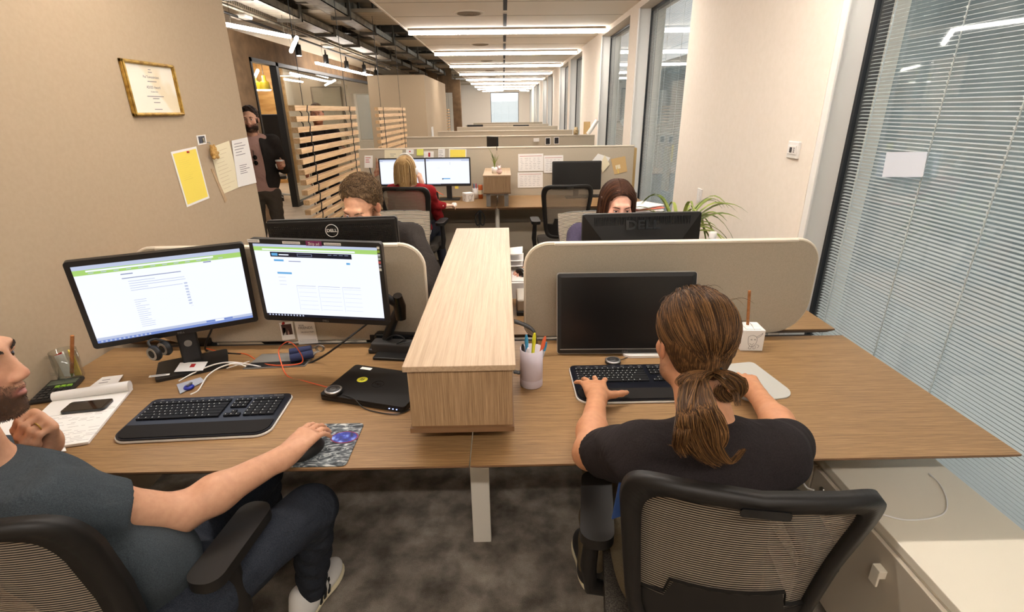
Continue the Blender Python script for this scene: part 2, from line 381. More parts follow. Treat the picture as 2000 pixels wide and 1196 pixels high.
        if parent is not None:
            Mi = np.array(MW[parent.name].inverted()); V = V@Mi[:3, :3].T+Mi[:3, 3]
        me = bpy.data.meshes.new(name); me.vertices.add(len(V)); me.vertices.foreach_set('co', V.astype(np.float32).ravel())
        me.loops.add(len(F)*4); me.loops.foreach_set('vertex_index', F.astype(np.int32).ravel())
        me.polygons.add(len(F)); me.polygons.foreach_set('loop_start', np.arange(0, len(F)*4, 4, dtype=np.int32)); me.polygons.foreach_set('use_smooth', np.ones(len(F), bool))
        for x in (mats or [m]): me.materials.append(x)
        if matfn is not None: me.polygons.foreach_set('material_index', matfn(W[F].mean(1)).astype(np.int32))
        me.update(calc_edges=True); me.validate()
        col = color(W) if color is not None else None
        if col is not None:
            a = me.color_attributes.new('tint', 'FLOAT_COLOR', 'POINT'); a.data.foreach_set('color', np.concatenate([col, np.ones((len(W), 1))], 1).astype(np.float32).ravel())
        return link(name, me, parent)
def wrinkle(amp=.004, f=9., seed=0.):
    def d(V):
        o = V.copy()
        for i in range(3): o[:, i] += amp*(np.sin(V[:, 0]*f*1.3+V[:, 2]*f*2.1+seed+i)*np.sin(V[:, 1]*f*1.7-V[:, 2]*f*1.1+2*i+seed)+.5*np.sin(V[:, 2]*f*4+V[:, 0]*f*3.3+i*1.7))
        return o
    return d
def basis(fwd, up):
    """columns: right, forward, up"""
    f = nz(fwd); r = nz(np.cross(f, up)); u = np.cross(r, f); return np.stack([r, f, u], 1)
class Head:
    def __init__(s, c, fwd, up, k=1.): s.c = np.array(c, float); s.R = basis(fwd, up); s.k = k
    def w(s, x, y, z): return s.c+s.R@(np.array([x, y, z])*s.k)
    def loc(s, V): return (V-s.c)@s.R/s.k
    def prims(s, f, beard=0., ears=True):
        k = s.k; R = s.R; E = lambda c, r, kk=.02, sub=0, RR=None: f.ell(s.w(*c), np.array(r)*k, R if RR is None else R@RR, kk*k, sub)
        E((0, -.018, .045), (.074, .094, .084)); E((0, .03, -.015), (.060, .066, .088), .03); E((0, .04, -.072), (.046+beard*.3, .046+beard, .04+beard), .03)
        E((0, .072, -.098), (.022, .02+beard, .018), .02)
        for sx in (-1, 1): E((sx*.040, .060, -.022), (.024, .026, .022), .02); E((sx*.05, .01, -.075), (.018, .035, .022), .025)
        f.cap(s.w(-.034, .086, .026), .011*k, s.w(.034, .086, .026), .011*k, .015*k)
        for sx in (-1, 1): E((sx*.031, .102, .004), (.0170, .0175, .0128), .010, 1)
        f.cap(s.w(0, .092, .012), .0085*k, s.w(0, .1085, -.027), .0112*k, .012*k); E((0, .1075, -.033), (.0105, .012, .009), .008)
        for sx in (-1, 1): E((sx*.0125, .104, -.036), (.0085, .011, .008), .008)
        f.chain([s.w(-.022, .088, -.061), s.w(0, .100, -.057), s.w(.022, .088, -.061)], [.005*k, .0068*k, .005*k], .008*k)
        f.chain([s.w(-.018, .088, -.069), s.w(0, .098, -.069), s.w(.018, .088, -.069)], [.0052*k, .0072*k, .0052*k], .006*k)
        E((0, .107, -.0632), (.022, .011, .0022), .003, 1)
        for sx in (-1, 1):
            f.chain([s.w(sx*.045, .080, .004), s.w(sx*.031, .0930, .0140), s.w(sx*.018, .086, .007)], [.0038*k, .0042*k, .0038*k], .005*k)
            f.chain([s.w(sx*.044, .079, .000), s.w(sx*.031, .0895, -.0075), s.w(sx*.018, .085, .001)], [.0032*k, .0036*k, .0032*k], .005*k)
            if ears:
                a = sx*.35; Rz = np.array([[math.cos(a), -math.sin(a), 0], [math.sin(a), math.cos(a), 0], [0, 0, 1]])
                E((sx*.080, -.012, -.004), (.0075, .020, .031), .008, 0, Rz); E((sx*.0885, -.008, .000), (.006, .0115, .019), .005, 1, Rz)
    def eyes(s, parent, iris=(70, 50, 34), look=(0, 0)):
        mi = mat('iris_%d' % iris[0], iris, .2); ms = mat('eye_white', (226, 216, 208), .2); mp = mat('pupil', (8, 8, 8), .1)
        for sx in (-1, 1):
            m = MB(); ang = [0, .22, .42, .46, 1.0, 1.6, 2.3, PI]
            rr = .0125*s.k; prof = [(math.sin(a)*rr, math.cos(a)*rr) for a in ang]
            M = frameM(s.w(sx*.031, .0775, .003), s.R[:, 0]+s.R[:, 1]*.0, s.R[:, 2]-s.R[:, 1]*look[1])
            M = frameM(s.w(sx*.031, .0775, .003), np.cross(s.R[:, 2], s.R[:, 1]+s.R[:, 0]*look[0]+s.R[:, 2]*look[1])*-1, s.R[:, 2]) 
            Z = nz(s.R[:, 1]+s.R[:, 0]*look[0]+s.R[:, 2]*look[1]); X = nz(np.cross(s.R[:, 2], Z)); M = frameM(s.w(sx*.031, .0795, .003), X, np.cross(Z, X))
            seg = 16; vs = []
            for r, z in prof: vs += [M@Vector((max(r, 1e-6)*math.cos(2*PI*j/seg), max(r, 1e-6)*math.sin(2*PI*j/seg), z)) for j in range(seg)]
            for i in range(len(prof)-1):
                m.add(vs[i*seg:(i+2)*seg], [(j, seg+j, seg+(j+1) % seg, (j+1) % seg) for j in range(seg)], 2 if i == 0 else 1 if i < 3 else 0, True)
            m.build('eye', [ms, mi, mp], parent, world=True)
    def brows(s, parent, m, th=.004, drop=0.):
        rg = random.Random(5); gd = []
        for sx in (-1, 1):
            C = catmull([s.w(sx*.012, .0985, .020-drop), s.w(sx*.028, .0980, .0250-drop*.3), s.w(sx*.042, .088, .0245), s.w(sx*.052, .074, .018)], 6)
            for i in range(170):
                t_ = rg.random()*.93; j = t_*(len(C)-2); c = C[int(j)].lerp(C[int(j)+1], j % 1); d = (C[int(j)+1]-C[int(j)]).normalized(); w = rg.uniform(-1, 1)*th*.62*math.sin(PI*min(1, .2+t_*.8)); p = np.array(c)+s.R[:, 2]*w+s.R[:, 1]*.0014
                u = np.array(d)*.8+s.R[:, 2]*rg.uniform(.1, .6)*(1-t_)*(1 if w < 0 else .3); gd.append([p+u*q*.0085*s.k+s.R[:, 1]*.0022*math.sin(q*2.6) for q in (0, .33, .66, 1)])
        strands('eyebrow_hair', parent, gd, m, .00040)
def beard_hair(parent, HH, m, n, seed=1, ln=.006, rad=.00030):
    o = [c for c in COL.objects if c.parent == parent and c.name.startswith('body')][0]; me = o.data; V = np.zeros(len(me.vertices)*3, np.float32); me.vertices.foreach_get('co', V); V = V.reshape(-1, 3)
    Nn = np.zeros(len(me.vertices)*3, np.float32); me.vertex_normals.foreach_get('vector', Nn); Nn = Nn.reshape(-1, 3); M = np.array(MW[parent.name]); V = V@M[:3, :3].T+M[:3, 3]; Nn = Nn@M[:3, :3].T; L = HH.loc(V)
    ok = (np.abs(L[:, 0]) < .085) & (L[:, 2] < -.036-np.maximum(0, .05-np.abs(L[:, 0]))*.25) & (L[:, 2] > -.128) & (L[:, 1] > .0) & (L[:, 1] < .12)
    ok |= (np.abs(L[:, 0]) > .055) & (np.abs(L[:, 0]) < .085) & (L[:, 2] < .01) & (L[:, 2] > -.06) & (L[:, 1] > .002) & (L[:, 1] < .030)
    ok &= ~((np.abs(L[:, 0]) < .022) & (L[:, 2] > -.074) & (L[:, 2] < -.055) & (L[:, 1] > .08))
    idx = np.nonzero(ok)[0]; rg = np.random.default_rng(seed); gd = []
    for i in rg.choice(idx, n):
        nn = Nn[i]; j = rg.normal(0, .0015, 3); p = V[i]+j-nn*(j@nn); d = nn*.45-HH.R[:, 2]*.8+rg.normal(0, .25, 3); gd.append([p, p+d*ln*.5*HH.k, p+(d-HH.R[:, 2]*.2)*ln*HH.k])
    strands('beard_hair', parent, gd, m, rad)
def hand(f, w, d, n, side, curl=(.3, .35, .4, .45), spread=.10, thumb=(.8, .6, -.3), k=1., thumbcurl=.2, mcp=None):
    """w wrist, d direction of fingers, n back-of-hand normal, side = direction of the thumb"""
    d = nz(d); n = nz(np.array(n)-d*np.dot(n, d)); s = nz(np.cross(d, n)); s = s if np.dot(s, side) > 0 else -s
    P = lambda a, b, c: np.array(w)+(d*a+s*b+n*c)*k
    f.cap(P(-.02, 0, 0), .026*k, P(.03, 0, 0), .023*k, .02*k)
    offs = (.030, .010, -.010, -.028); ln = (.072, .080, .075, .060); R0 = (.0090, .0093, .0090, .0080)
    for i in range(4): f.cap(P(.02, offs[i]*.7, 0), .0145*k, P(.086-abs(i-1.2)*.004, offs[i], .001), .0115*k, .014*k)
    f.cap(P(.015, .018, -.008), .018*k, P(.05, .026, -.008), .014*k, .014*k)
    seg1 = []
    for i in range(4):
        p = P(.086-abs(i-1.2)*.004, offs[i], .001); a = spread*(1.2-i); dd = d*math.cos(a)+s*math.sin(a); b = curl[i]*.7 if mcp is None else mcp
        for j, fr in enumerate((.45, .30, .25)):
            v = dd*math.cos(b)-n*math.sin(b); q = p+v*ln[i]*fr*k; r = R0[i]*k
            f.cap(p, r*(1-.09*j), q, r*(1-.09*(j+1)), .005*k)
            if j == 0: seg1.append((p, q))
            p = q; b += curl[i]*(1.1 if j == 0 else .7)
    t = nz(s*thumb[0]+d*thumb[1]+n*thumb[2]); p = P(.018, .026, -.008); q = p+t*.038*k; f.cap(p, .0145*k, q, .0118*k, .010*k)
    t2 = nz(t+d*thumbcurl-n*thumbcurl*.5); r = q+t2*.030*k; f.cap(q, .0112*k, r, .0102*k, .006*k); f.cap(r, .0102*k, r+nz(t2+d*thumbcurl)*.024*k, .0078*k, .006*k); return seg1
def limb(f, a, b, ra, rm, rb, k=.03, off=(0, 0, 0)):
    a = np.array(a, float); b = np.array(b, float); m = a*.6+b*.4+np.array(off); f.cap(a, ra, m, rm, k); f.cap(m, rm, b, rb, k)
def skincol(base, head=None, beard=None, lips=(176, 110, 100), flush=1.):
    base = np.array(s2l(base))
    def c(V):
        C = np.tile(base, (len(V), 1)); 
        if head is not None:
            L = head.loc(V); 
            def blend(mask, rgb):
                nonlocal C
                mask = np.clip(mask, 0, 1)[:, None]; C = C*(1-mask)+np.array(s2l(rgb))*mask
            near = (np.abs(L[:, 0]) < .1) & (L[:, 1] > -.14) & (L[:, 2] > -.16) & (L[:, 2] < .14) & (L[:, 1] < .14)
            if beard:
                m = (1-np.abs((L[:, 2]+.080)/.060))*2.2; m = np.minimum(m, (L[:, 1]+.03)*30+(-L[:, 2]-.03)*10); mo = ((np.abs(L[:, 0]) < .03) & (L[:, 2] > -.058)); m = np.where(mo & (L[:, 2] > -.046), 0, m)
                m = np.where(L[:, 2] > -.03-np.maximum(0, .05-np.abs(L[:, 0]))*.6, 0, m)
                side = np.clip((.035-np.abs(L[:, 1]-.015))/.012, 0, 1)*(np.abs(L[:, 0]) > .052)*(L[:, 2] < .02); m = np.maximum(m, side*.9)
                nn = .85+.15*np.sin(L[:, 0]*2900)*np.sin(L[:, 2]*2630+L[:, 1]*1900); blend(np.where(near, m*nn, 0)*beard[1], beard[0])
            lp = np.clip(1.5-np.sqrt((L[:, 0]/.021)**2+((L[:, 2]+.0635)/.0085)**2)*1.1, 0, 1)*(L[:, 1] > .08)*near; blend(lp*.8, lips)
            ck = np.exp(-(((np.abs(L[:, 0])-.042)/.02)**2+((L[:, 2]+.03)/.022)**2))*(L[:, 1] > .03)*near; blend(ck*.25*flush, (206, 120, 100))
            ns = np.exp(-((L[:, 0]/.014)**2+((L[:, 2]+.03)/.014)**2))*(L[:, 1] > .09)*near; blend(ns*.25, (200, 112, 96))
            er = np.exp(-(((np.abs(L[:, 0])-.084)/.008)**2+((L[:, 1]+.01)/.025)**2+(L[:, 2]/.035)**2))*near; blend(er*.35, (206, 110, 92))
            eb = np.exp(-(((np.abs(L[:, 0])-.031)/.015)**2+((L[:, 2]-.002)/.011)**2))*(L[:, 1] > .06)*near; blend(eb*.3, (140, 84, 70))
        return C
    return c
def strands(name, parent, guides, m, rad=.0006, tip=.4):
    """hair strands as one curves object; guides: list of world-space polylines"""
    hc = bpy.data.hair_curves.new(name); hc.add_curves([len(g) for g in guides]); Mi = np.array(MW[parent.name].inverted())
    P = np.concatenate([np.array(g) for g in guides])@Mi[:3, :3].T+Mi[:3, 3]
    hc.points.foreach_set('position', P.astype(np.float32).ravel())
    R = np.concatenate([rad*(1-(1-tip)*np.linspace(0, 1, len(g))**2) for g in guides]).astype(np.float32)
    a = hc.attributes.get('radius') or hc.attributes.new('radius', 'FLOAT', 'POINT'); a.data.foreach_set('value', R)
    hc.materials.append(MATS.get(m.name+'_strand', m)); o = bpy.data.objects.new(name, hc); COL.objects.link(o); o.parent = parent; return o
# ================================================================ THE ROOM
YB, YE = -2.6, 34.0; ZC = 2.87; XW = 1.62; XG = 1.77; XL = -1.755
S('floor', MB().box((-2.05, YB, -.08), (1.95, YE+.2, 0)), M_CARPET)
S('floor_corridor', MB().box((-9, 3.0, -.08), (-2.05, YE, 0)), M_PALEFL)
S('wall_left', MB().box((XL-.16, YB, 0), (XL, 3.70, 3.5)), M_WALL)
S('wall_back', MB().box((XL-.16, YB-.15, 0), (1.95, YB, 3.5)), M_WALLR)
S('wall_corridor_near', MB().box((-9, 2.85, 0), (XL-.16, 3.0, 3.5)), M_CORR)
# right wall with its run of full-height windows
WIN = [(-1.6, 2.75), (4.93, 6.86), (7.27, 9.30), (11.45, 13.4), (13.8, 15.8), (18.0, 19.95), (20.35, 22.35), (24.6, 26.6), (27.0, 29.0), (31.2, 33.2)]
w = MB(); j = MB(); yy = YB
for a, b in WIN:
    w.box((XW, yy, 0), (1.95, a, 3.0)); w.box((XW, a, 2.80), (1.95, b, 3.0)); w.box((XW+.03, a, 0), (1.95, b, .05))
    j.box((XW+.002, b-.006, .05), (XG, b-.001, 2.80)); j.box((XW+.002, a+.001, .05), (XG, a+.006, 2.80)); j.box((XW+.002, b-.05, .05), (XW+.012, b-.006, 2.80)); yy = b
w.box((XW, yy, 0), (1.95, YE+.2, 3.0))
S('wall_right', w, M_WALLR); S('trim_window_jambs', j, M_JAMB)
M_SLAT = mat('blind_slat', (226, 230, 230), .5); M_CORD = mat('blind_cord', (238, 244, 244), .7); M_WFR = mat('window_frame_dark', (22, 26, 32), .4)
def window(n, a, b, axis='x', X=XG, z0=.05, z1=2.80, cords=None, pitch=.0165):
    def P(u, d, z): return (X+d, u, z) if axis == 'x' else (u, X+d, z)
    def bx(m, u0, u1, d0, d1, za, zb, mi=0):
        p, q = P(u0, d0, za), P(u1, d1, zb); m.box([min(p[i], q[i]) for i in range(3)], [max(p[i], q[i]) for i in range(3)], mi)
    f = MB(); t = .028
    bx(f, a, a+t, 0, .08, z0, z1); bx(f, b-t, b, 0, .08, z0, z1); bx(f, a+t, b-t, 0, .08, z0, z0+t); bx(f, a+t, b-t, 0, .08, z1-t, z1)
    r = f.build('window_%d' % n, M_WFR); tag(r, kind='structure'); MW[r.name] = Matrix()
    g = MB(); bx(g, a+t, b-t, .010, .014, z0+t, z1-t); g.build('glass_pane', M_GLASS, r)
    s = MB(); z = z0+t+.01
    while z < z1-t-.04:
        p = [P(a+t+.006, .026, z), P(b-t-.006, .026, z), P(b-t-.006, .041, z+.0035), P(a+t+.006, .041, z+.0035)]
        s.add(p+[(x, y, q+.0012) for x, y, q in p], [(0, 1, 2, 3), (7, 6, 5, 4), (0, 4, 5, 1), (2, 6, 7, 3)]); z += pitch
    s.build('blind_slats', M_SLAT, r)
    c = MB()
    for u in cords or [a+(b-a)*k for k in (.12, .38, .64, .9)]:
        bx(c, u-.0018, u+.0018, .020, .024, z0+t, z1-t)
        z = z0+t+.02
        while z < z1-.1: bx(c, u-.0045, u+.0045, .018, .0235, z, z+.009); z += .033
    c.build('ladder_cord', M_CORD, r)
for i, (a, b) in enumerate(WIN): window(i+1, a, b, cords=[2.62, 2.21, 1.86, 1.30, .7, 0., -.8] if i == 0 else None)
# end wall
S('wall_end', MB().box((-9, YE, 0), (-.78, YE+.2, 3.5)).box((.96, YE, 0), (1.95, YE+.2, 3.5)).box((-.78, YE, 2.72), (.96, YE+.2, 3.5)).box((-.78, YE, 0), (.96, YE+.2, .05)), M_WALLR)
window(11, -.78, .96, 'y', YE+.05, .05, 2.72, pitch=.05)
# white panel ceiling with seams and the central slot
c = MB().box((-1.45, YB, ZC), (XW, YE, ZC+.10), 0)
LY = [-.9, 2.28, 5.5, 8.75, 11.90, 15.2, 18.45, 21.7, 24.9, 28.1, 31.3]
for y in LY:
    for d in (-2.0, -1.05): c.box((-1.45, y+d-.005, ZC-.0015), (XW, y+d+.005, ZC), 1)
    c.box((.020, y-2.3, ZC-.002), (.068, y-.12, ZC), 2); c.box((.020, y-1.45, ZC-.004), (.068, y-1.3, ZC), 0)
    c.box((.020, y-1.27, ZC-.0035), (.068, y-1.22, ZC), 0)
S('ceiling', c, [M_CEIL, M_SEAM, mat('slot_black', (22, 20, 18), .8)])
S('trim_ceiling_edge', MB().box((-1.475, YB, ZC-.01), (-1.45, YE, ZC+.16)), M_CEIL)
ordn = ['behind the viewer', 'directly over the front desks', 'over the aisle behind the front desks', 'nearest one in view', 'second one in view', 'third one in view', 'fourth one in view', 'fifth one in view', 'sixth one in view', 'seventh one in view', 'farthest one near the end window']
lp = None
for i, y in enumerate(LY):
    t = T('ceiling_lamp', 'long white linear lamp across the panel ceiling, '+ordn[i], 'lamp', (.075, y, ZC), group='linear lamps across the panel ceiling')
    MB().box((-1.50, -.038, -.030), (1.50, .038, 0)).build('housing', M_SEAM, t)  # dark seam colour stands in for the shadow gap above the diffuser
    MB().box((-1.495, -.026, -.082), (1.495, .026, -.030)).box((-1.49, -.025, -.0835), (1.49, .025, -.082), 1).build('diffuser', [M_LAMP, M_LAMPB], t)
for i, (x, y) in enumerate([(-.42, 7.45), (-.41, 10.75), (-.40, 14.2), (-.4, 17.6), (-.4, 21.)]):
    t = T('air_diffuser', 'round white ceiling air diffuser, '+['nearest in view', 'second in view', 'third in view', 'fourth in view', 'farthest'][i], 'vent', (x, y, ZC), group='round ceiling diffusers')
    MB().lathe([(.21, 0), (.205, -.008), (.165, -.012), (.16, -.002)], seg=40).build('outer_ring', M_CEIL, t)
    m = MB()
    for r in (.145, .115, .085, .05): m.lathe([(r, -.003), (r+.006, -.016), (r-.016, -.02), (r-.02, -.004)], seg=40)
    m.build('cone_rings', M_SEAM, t)
# exposed ceiling over the corridor
S('ceiling_slab', MB().box((-9, 3.0, 3.55), (-1.45, YE, 3.7)), M_SLAB)
d = MB()
for k in range(9): y = 5.6+k*3.3; d.box((-3.35, y, 3.12), (-1.46, y+1.25, 3.17))
tag(d.build('ceiling_deck_bays', M_DECK), kind='structure')
S('ceiling_deck_edge', MB().box((-9, 3.0, 3.05), (-3.55, 26, 3.10)), M_DECK)
for i, (x, z, wd) in enumerate([(-3.10, 2.98, .30), (-2.35, 3.0, .22)]):
    t = T('cable_tray', ['wide perforated steel cable tray hung above the corridor', 'narrow perforated steel cable tray beside the panel ceiling'][i], 'cable tray', (x, 3.4, z))
    MB().box((-wd/2, 0, 0), (wd/2, 24, .012)).box((-wd/2, 0, 0), (-wd/2+.008, 24, .10)).box((wd/2-.008, 0, 0), (wd/2, 24, .10)).build('tray', M_GALV, t)
    m = MB()
    for k in range(5): m.tube([(-wd/2+.04+k*(wd-.08)/4, 0, .03+.01*(k % 2)), (-wd/2+.05+k*(wd-.08)/4, 12, .035), (-wd/2+.04+k*(wd-.08)/4, 24, .03)], .012, 6)
    m.build('cables', M_BLACK, t)
    for k in range(15):
        MB().box((-wd/2-.03, .3+k*1.6, -.04), (wd/2+.03, .34+k*1.6, 0)).box((-wd/2-.03, .29+k*1.6, -.04), (-wd/2, .35+k*1.6, .56)).box((wd/2, .29+k*1.6, -.04), (wd/2+.03, .35+k*1.6, .56)).build('hanger', M_TRAYD, t)
t = T('ventilation_duct', 'galvanised rectangular duct along the exposed ceiling', 'duct', (-2.72, 3.3, 3.16))
MB().box((-.17, 0, 0), (.17, 22, .30)).build('duct_body', M_GALV, t); m = MB()
for k in range(18): m.box((-.19, k*1.25, -.02), (.19, k*1.25+.04, .32))
m.build('flanges', M_TRAYD, t)
for i, y in enumerate([5.0, 6.9, 8.6, 10.2, 11.9, 13.5, 15.2, 16.9, 18.6]):
    b = MB().box((-2.35, -.05, 0), (2.35, .05, .10)).box((-2.35, -.09, .10), (2.35, .09, .115)).box((-2.35, -.09, -.015), (2.35, .09, 0)).build('roof_beam', M_TRAYD); b.location = (-3.85, y, 3.23)
    tag(b, 'dark steel beam crossing the exposed corridor ceiling', 'beam', 'dark beams of the exposed ceiling')
t = T('sprinkler_pipe', 'thin pale pipe zigzagging under the corrugated ceiling', 'pipe', (-3.45, 3.2, 2.96)); MB().tube([(0, 0, 0), (.05, 8, 0), (0, 18.5, 0)], .022, 8).build('pipe_run', M_GALV, t); m = MB()
for k in range(10): m.tube([(0, 1+k*1.5, 0), (-.35, 1.1+k*1.5, .03), (-.45, 1.1+k*1.5, .06)], .014, 6)
m.build('branches', M_GALV, t)
for i, p in enumerate([at(402+70, 33, z=2.95), at(640, 90, z=2.95), at(755, 135, z=2.95)]):
    t = T('wifi_access_point', 'pale ceiling device with bracket, '+['nearest, above the pendant lamp', 'middle one along the tray', 'farthest, above the tan wall box'][i], 'device', tuple(p))
    MB().cbox((0, 0, 0), (.22, .22, .05)).build('housing', M_CEIL, t, bevel=.02); MB().box((-.02, -.02, .02), (.02, .02, .2)).build('bracket', M_CEIL, t)
def pend(lbl, a, b, r=.028, cat='lamp'):
    a = Vector(a); b = Vector(b); t = T('pendant_lamp', lbl, cat, tuple((a+b)/2)); q = MB()
    M = frameM((a+b)/2, b-a, Vector((0, 0, 1)).cross(b-a) if abs((b-a).normalized().z) < .9 else Vector((0, 1, 0))); L = (b-a).length
    MB().cbox((0, 0, 0), (L, .045, .045), M=M).build('diffuser', M_LAMPS, t, world=True, bevel=.012)
    for e in (.1, .9): p = a.lerp(b, e); q.tube([p+Vector((0, 0, .03)), (p.x, p.y, 3.5)], .003, 4)
    q.build('suspension_wires', M_TRAYD, t, world=True)
pend('white linear pendant above the corridor, cut off by the tan wall', at(437, 47, z=2.72), at(567, 72, z=2.72))
pend('long white linear pendant in front of the glass partition', at(617, 123, x=-3.7), at(733, 150, x=-3.4))
pend('short upright-looking white pendant beside the corridor lamp', at(568, 101, x=-3.2), at(580, 73, x=-2.9))
for i, (px, py) in enumerate([(583, 100), (637, 118), (677, 129), (711, 135), (734, 145)]):
    p = at(px, py, x=-3.62); t = T('ceiling_spotlight', 'small black cylinder spotlight, '+['nearest on its track', 'second on its track', 'third on its track', 'fourth on its track', 'last on its track'][i], 'spotlight', tuple(p), group='black track spotlights')
    MB().lathe([(.045, -.07), (.05, -.06), (.05, .10), (.02, .11), (.012, .20)], seg=16).build('cylinder_body', M_BLACK, t); MB().lathe([(.0, -.071), (.04, -.071), (.04, -.078), (0, -.078)], seg=16).build('lens', M_LAMP, t)
p0 = at(583, 100, x=-3.62); p1 = at(734, 145, x=-3.62)
tag(MB().tube([(p0[0], 6.5, p0[2]+.22), (p1[0], p1[1]+2, p1[2]+.22)], .018, 6).build('lighting_track', M_BLACK), 'thin black track carrying the cylinder spotlights', 'track')
p = at(740, 158, x=-3.0); t = T('bulb_pendant', 'small glowing bulb pendant near the tan wall box', 'lamp', tuple(p)); MB().lathe([(0, -.05), (.035, -.03), (.045, 0), (.02, .04)], seg=14).build('bulb', M_LAMP, t); MB().tube([(0, 0, .04), (0, 0, .9)], .006, 6).build('flex', M_BLACK, t)
pend('small slanted pendant at the far end, left of the end window', (-1.1, 30.0, 2.66), (.0, 29.2, 2.66)); pend('small slanted pendant at the far end, right of the end window', (.9, 29.2, 2.66), (1.4, 30.2, 2.66))
# brown corridor wall at x=-4, doorway, glass partition
XC = -4.0
S('wall_corridor', MB().box((XC-.15, 3.0, 0), (XC, 8.97, 2.86)).box((XC-.15, 8.97, 2.53), (XC, 18.6, 2.86)).box((XC-.15, 18.2, 0), (XC, 22, 2.86)), M_CORR)
t = T('glass_partition', 'black framed glass partition along the brown corridor wall', 'partition', (XC, 8.97, 0))
fr = MB()
for (a, b) in ((8.97, 9.02), (9.93, 10.04), (17.35, 17.42), (18.13, 18.2)): fr.box((-.10, a-8.97, 0), (.02, b-8.97, 2.53))
fr.box((-.10, 0, 2.47), (.02, 9.23, 2.53)).box((-.10, 1.07, 0), (.02, 9.23, .07)).build('black_frame', M_BLACK, t)
MB().box((-.045, 1.07, .07), (-.035, 8.38, 2.47)).build('fixed_glass', M_GLASSP, t); MB().box((-.045, 8.45, .07), (-.035, 9.16, 2.47)).build('door_leaf_glass', M_GLASSP, t)
MB().tube([(.05, 8.6, .9), (.05, 8.6, 1.3)], .012, 8).build('door_handle', M_STEEL, t)
# room behind the glass
S('wall_meeting_room', MB().box((-9, 18.6, 0), (XC-.15, 18.75, 3.1)).box((-6.9, 3.0, 0), (-6.8, 18.6, 3.1)), M_WALLR)
S('wall_meeting_boards', MB().box((-6.8, 13.6, 0), (-5.35, 13.7, 3.1)), M_PANELW)
p = at(523, 262, y=11.7); t = T('wall_screen', 'large black wall screen inside the meeting room', 'television', (p[0]-.1, 11.7, 1.25)); MB().cbox((0, 0, 0), (1.05, .06, .85)).build('bezel', M_BLACK, t, bevel=.01); MB().cbox((0, -.032, 0), (1.0, .004, .80)).build('display', M_BLACKG, t); MB().box((-.05, .02, -1.25), (.05, .08, 0)).build('support_post', M_DARK, t)
MB_y = mat('yellow_shade', (214, 186, 44), .5)
for i, px in enumerate((500, 519)):
    p = at(px, 175, y=11.); t = T('yellow_pendant_lamp', ['left one of two yellow bottle-shaped pendant lamps seen through the doorway', 'right one of two yellow bottle-shaped pendant lamps seen through the doorway'][i], 'lamp', tuple(p), group='yellow pendant lamps')
    MB().lathe([(.100, 0), (.088, .12), (.080, .14), (.04, .16), (.035, .25), (.0, .26)], seg=24).build('shade', MB_y, t); MB().lathe([(0, -.022), (.09, -.022), (.102, .0), (0, .0)], seg=24).build('glowing_diffuser', M_LAMP, t); MB().tube([(0, 0, .25), (0, 0, 3.05-p[2])], .005, 6).build('flex', M_BLACK, t)
for i, (a, b) in enumerate([((-4.6, 10.6, 2.45), (-5.9, 13.3, 2.45)), ((-4.5, 15.0, 2.5), (-5.6, 17.6, 2.5)), ((-6.2, 14., 2.6), (-6.3, 17.6, 2.6)), ((-4.6, 5.0, 2.7), (-6.4, 6.4, 2.7)), ((-4.6, 12.2, 2.5), (-4.9, 16., 2.5))]): pend(['white linear pendant behind the glass, slanting', 'white linear pendant behind the glass, far corner', 'white linear pendant deepest in the glazed room', 'added white linear pendant brightening the near part of the glazed room', 'added white linear pendant close behind the glass, brightening the room'][i], a, b)  # last two pendants are added to brighten the dim glazed room
window(12, -6.4, -5.4, 'y', 18.5, .3, 2.5, pitch=.05)
# tan box room, brown cross wall, far bits
S('wall_box_room', MB().box((-3.15, 13.0, 0), (-1.83, 17.6, 2.49)), M_WALL)
S('wall_cross', MB().box((-5, 22, 0), (-3.05, 22.25, 3.5)).box((-3.05, 22, 2.38), (-2.02, 22.25, 3.5)).box((-2.02, 22, 0), (-1.70, 22.4, 2.86)), M_CORR)
window(13, -3.9, -2.05, 'y', 26.0, .05, 2.6, pitch=.05)
tag(MB().cbox((0, 0, 0), (.02, .30, .75)).build('wall_notice', M_WHITE), 'tall narrow white board on the side of the tan box wall', 'sign').location = (-1.815, 13.75, .95)
# hanging slat screens
def screen(lbl, ya, yb, n, x=-2.05, z1=1.75, dz=.1015, grp='hanging timber slat screens'):
    t = T('slat_screen', lbl, 'room divider', (x, ya, z1), group=grp)
    for k in range(n):
        sft = .004*math.sin(k*2.1); MB().box((-.032, sft, -k*dz-.034), (.032, yb-ya+sft, -k*dz+.018)).build('timber_slat', M_PINE, t, bevel=.003)
    for f in (.13, .84):
        y = (yb-ya)*f; r = MB(); q = []
        for k in range(n):
            q += [(.036, y+.05, -k*dz+.02), (.036, y+.012, -k*dz-.04), (.036, y+.05, -k*dz-.055)]
        r.tube(q, .006, 5); r.tube([(-.036, a, b) for _, a, b in q], .006, 5); r.tube([(0, y+.03, .02), (0, y+.03, 3.11-z1)], .004, 5)
        r.build('rope', M_BLACK, t)
screen('large hanging screen of pale timber slats beside the curly haired man', 5.33, 7.52, 14)
screen('smaller hanging timber slat screen, second along the aisle', 8.85, 11.3, 13)
screen('distant narrow timber slat screen before the far opening', 19.2, 20.2, 11, -2.35)
screen('farthest timber slat screen at the aisle end', 20.7, 21.7, 11, -2.15)
# exterior
S('exterior_facade', MB().box((14, -60, -12), (14.5, 100, 5.5)), m_noise('facade_grey', (112, 118, 116), (140, 146, 142), .4, .9))
w = bpy.data.worlds.new('world'); SC.world = w; w.use_nodes = True; bg = w.node_tree.nodes['Background']
bg.inputs[0].default_value = (*s2l((214, 220, 222)), 1); bg.inputs[1].default_value = .85
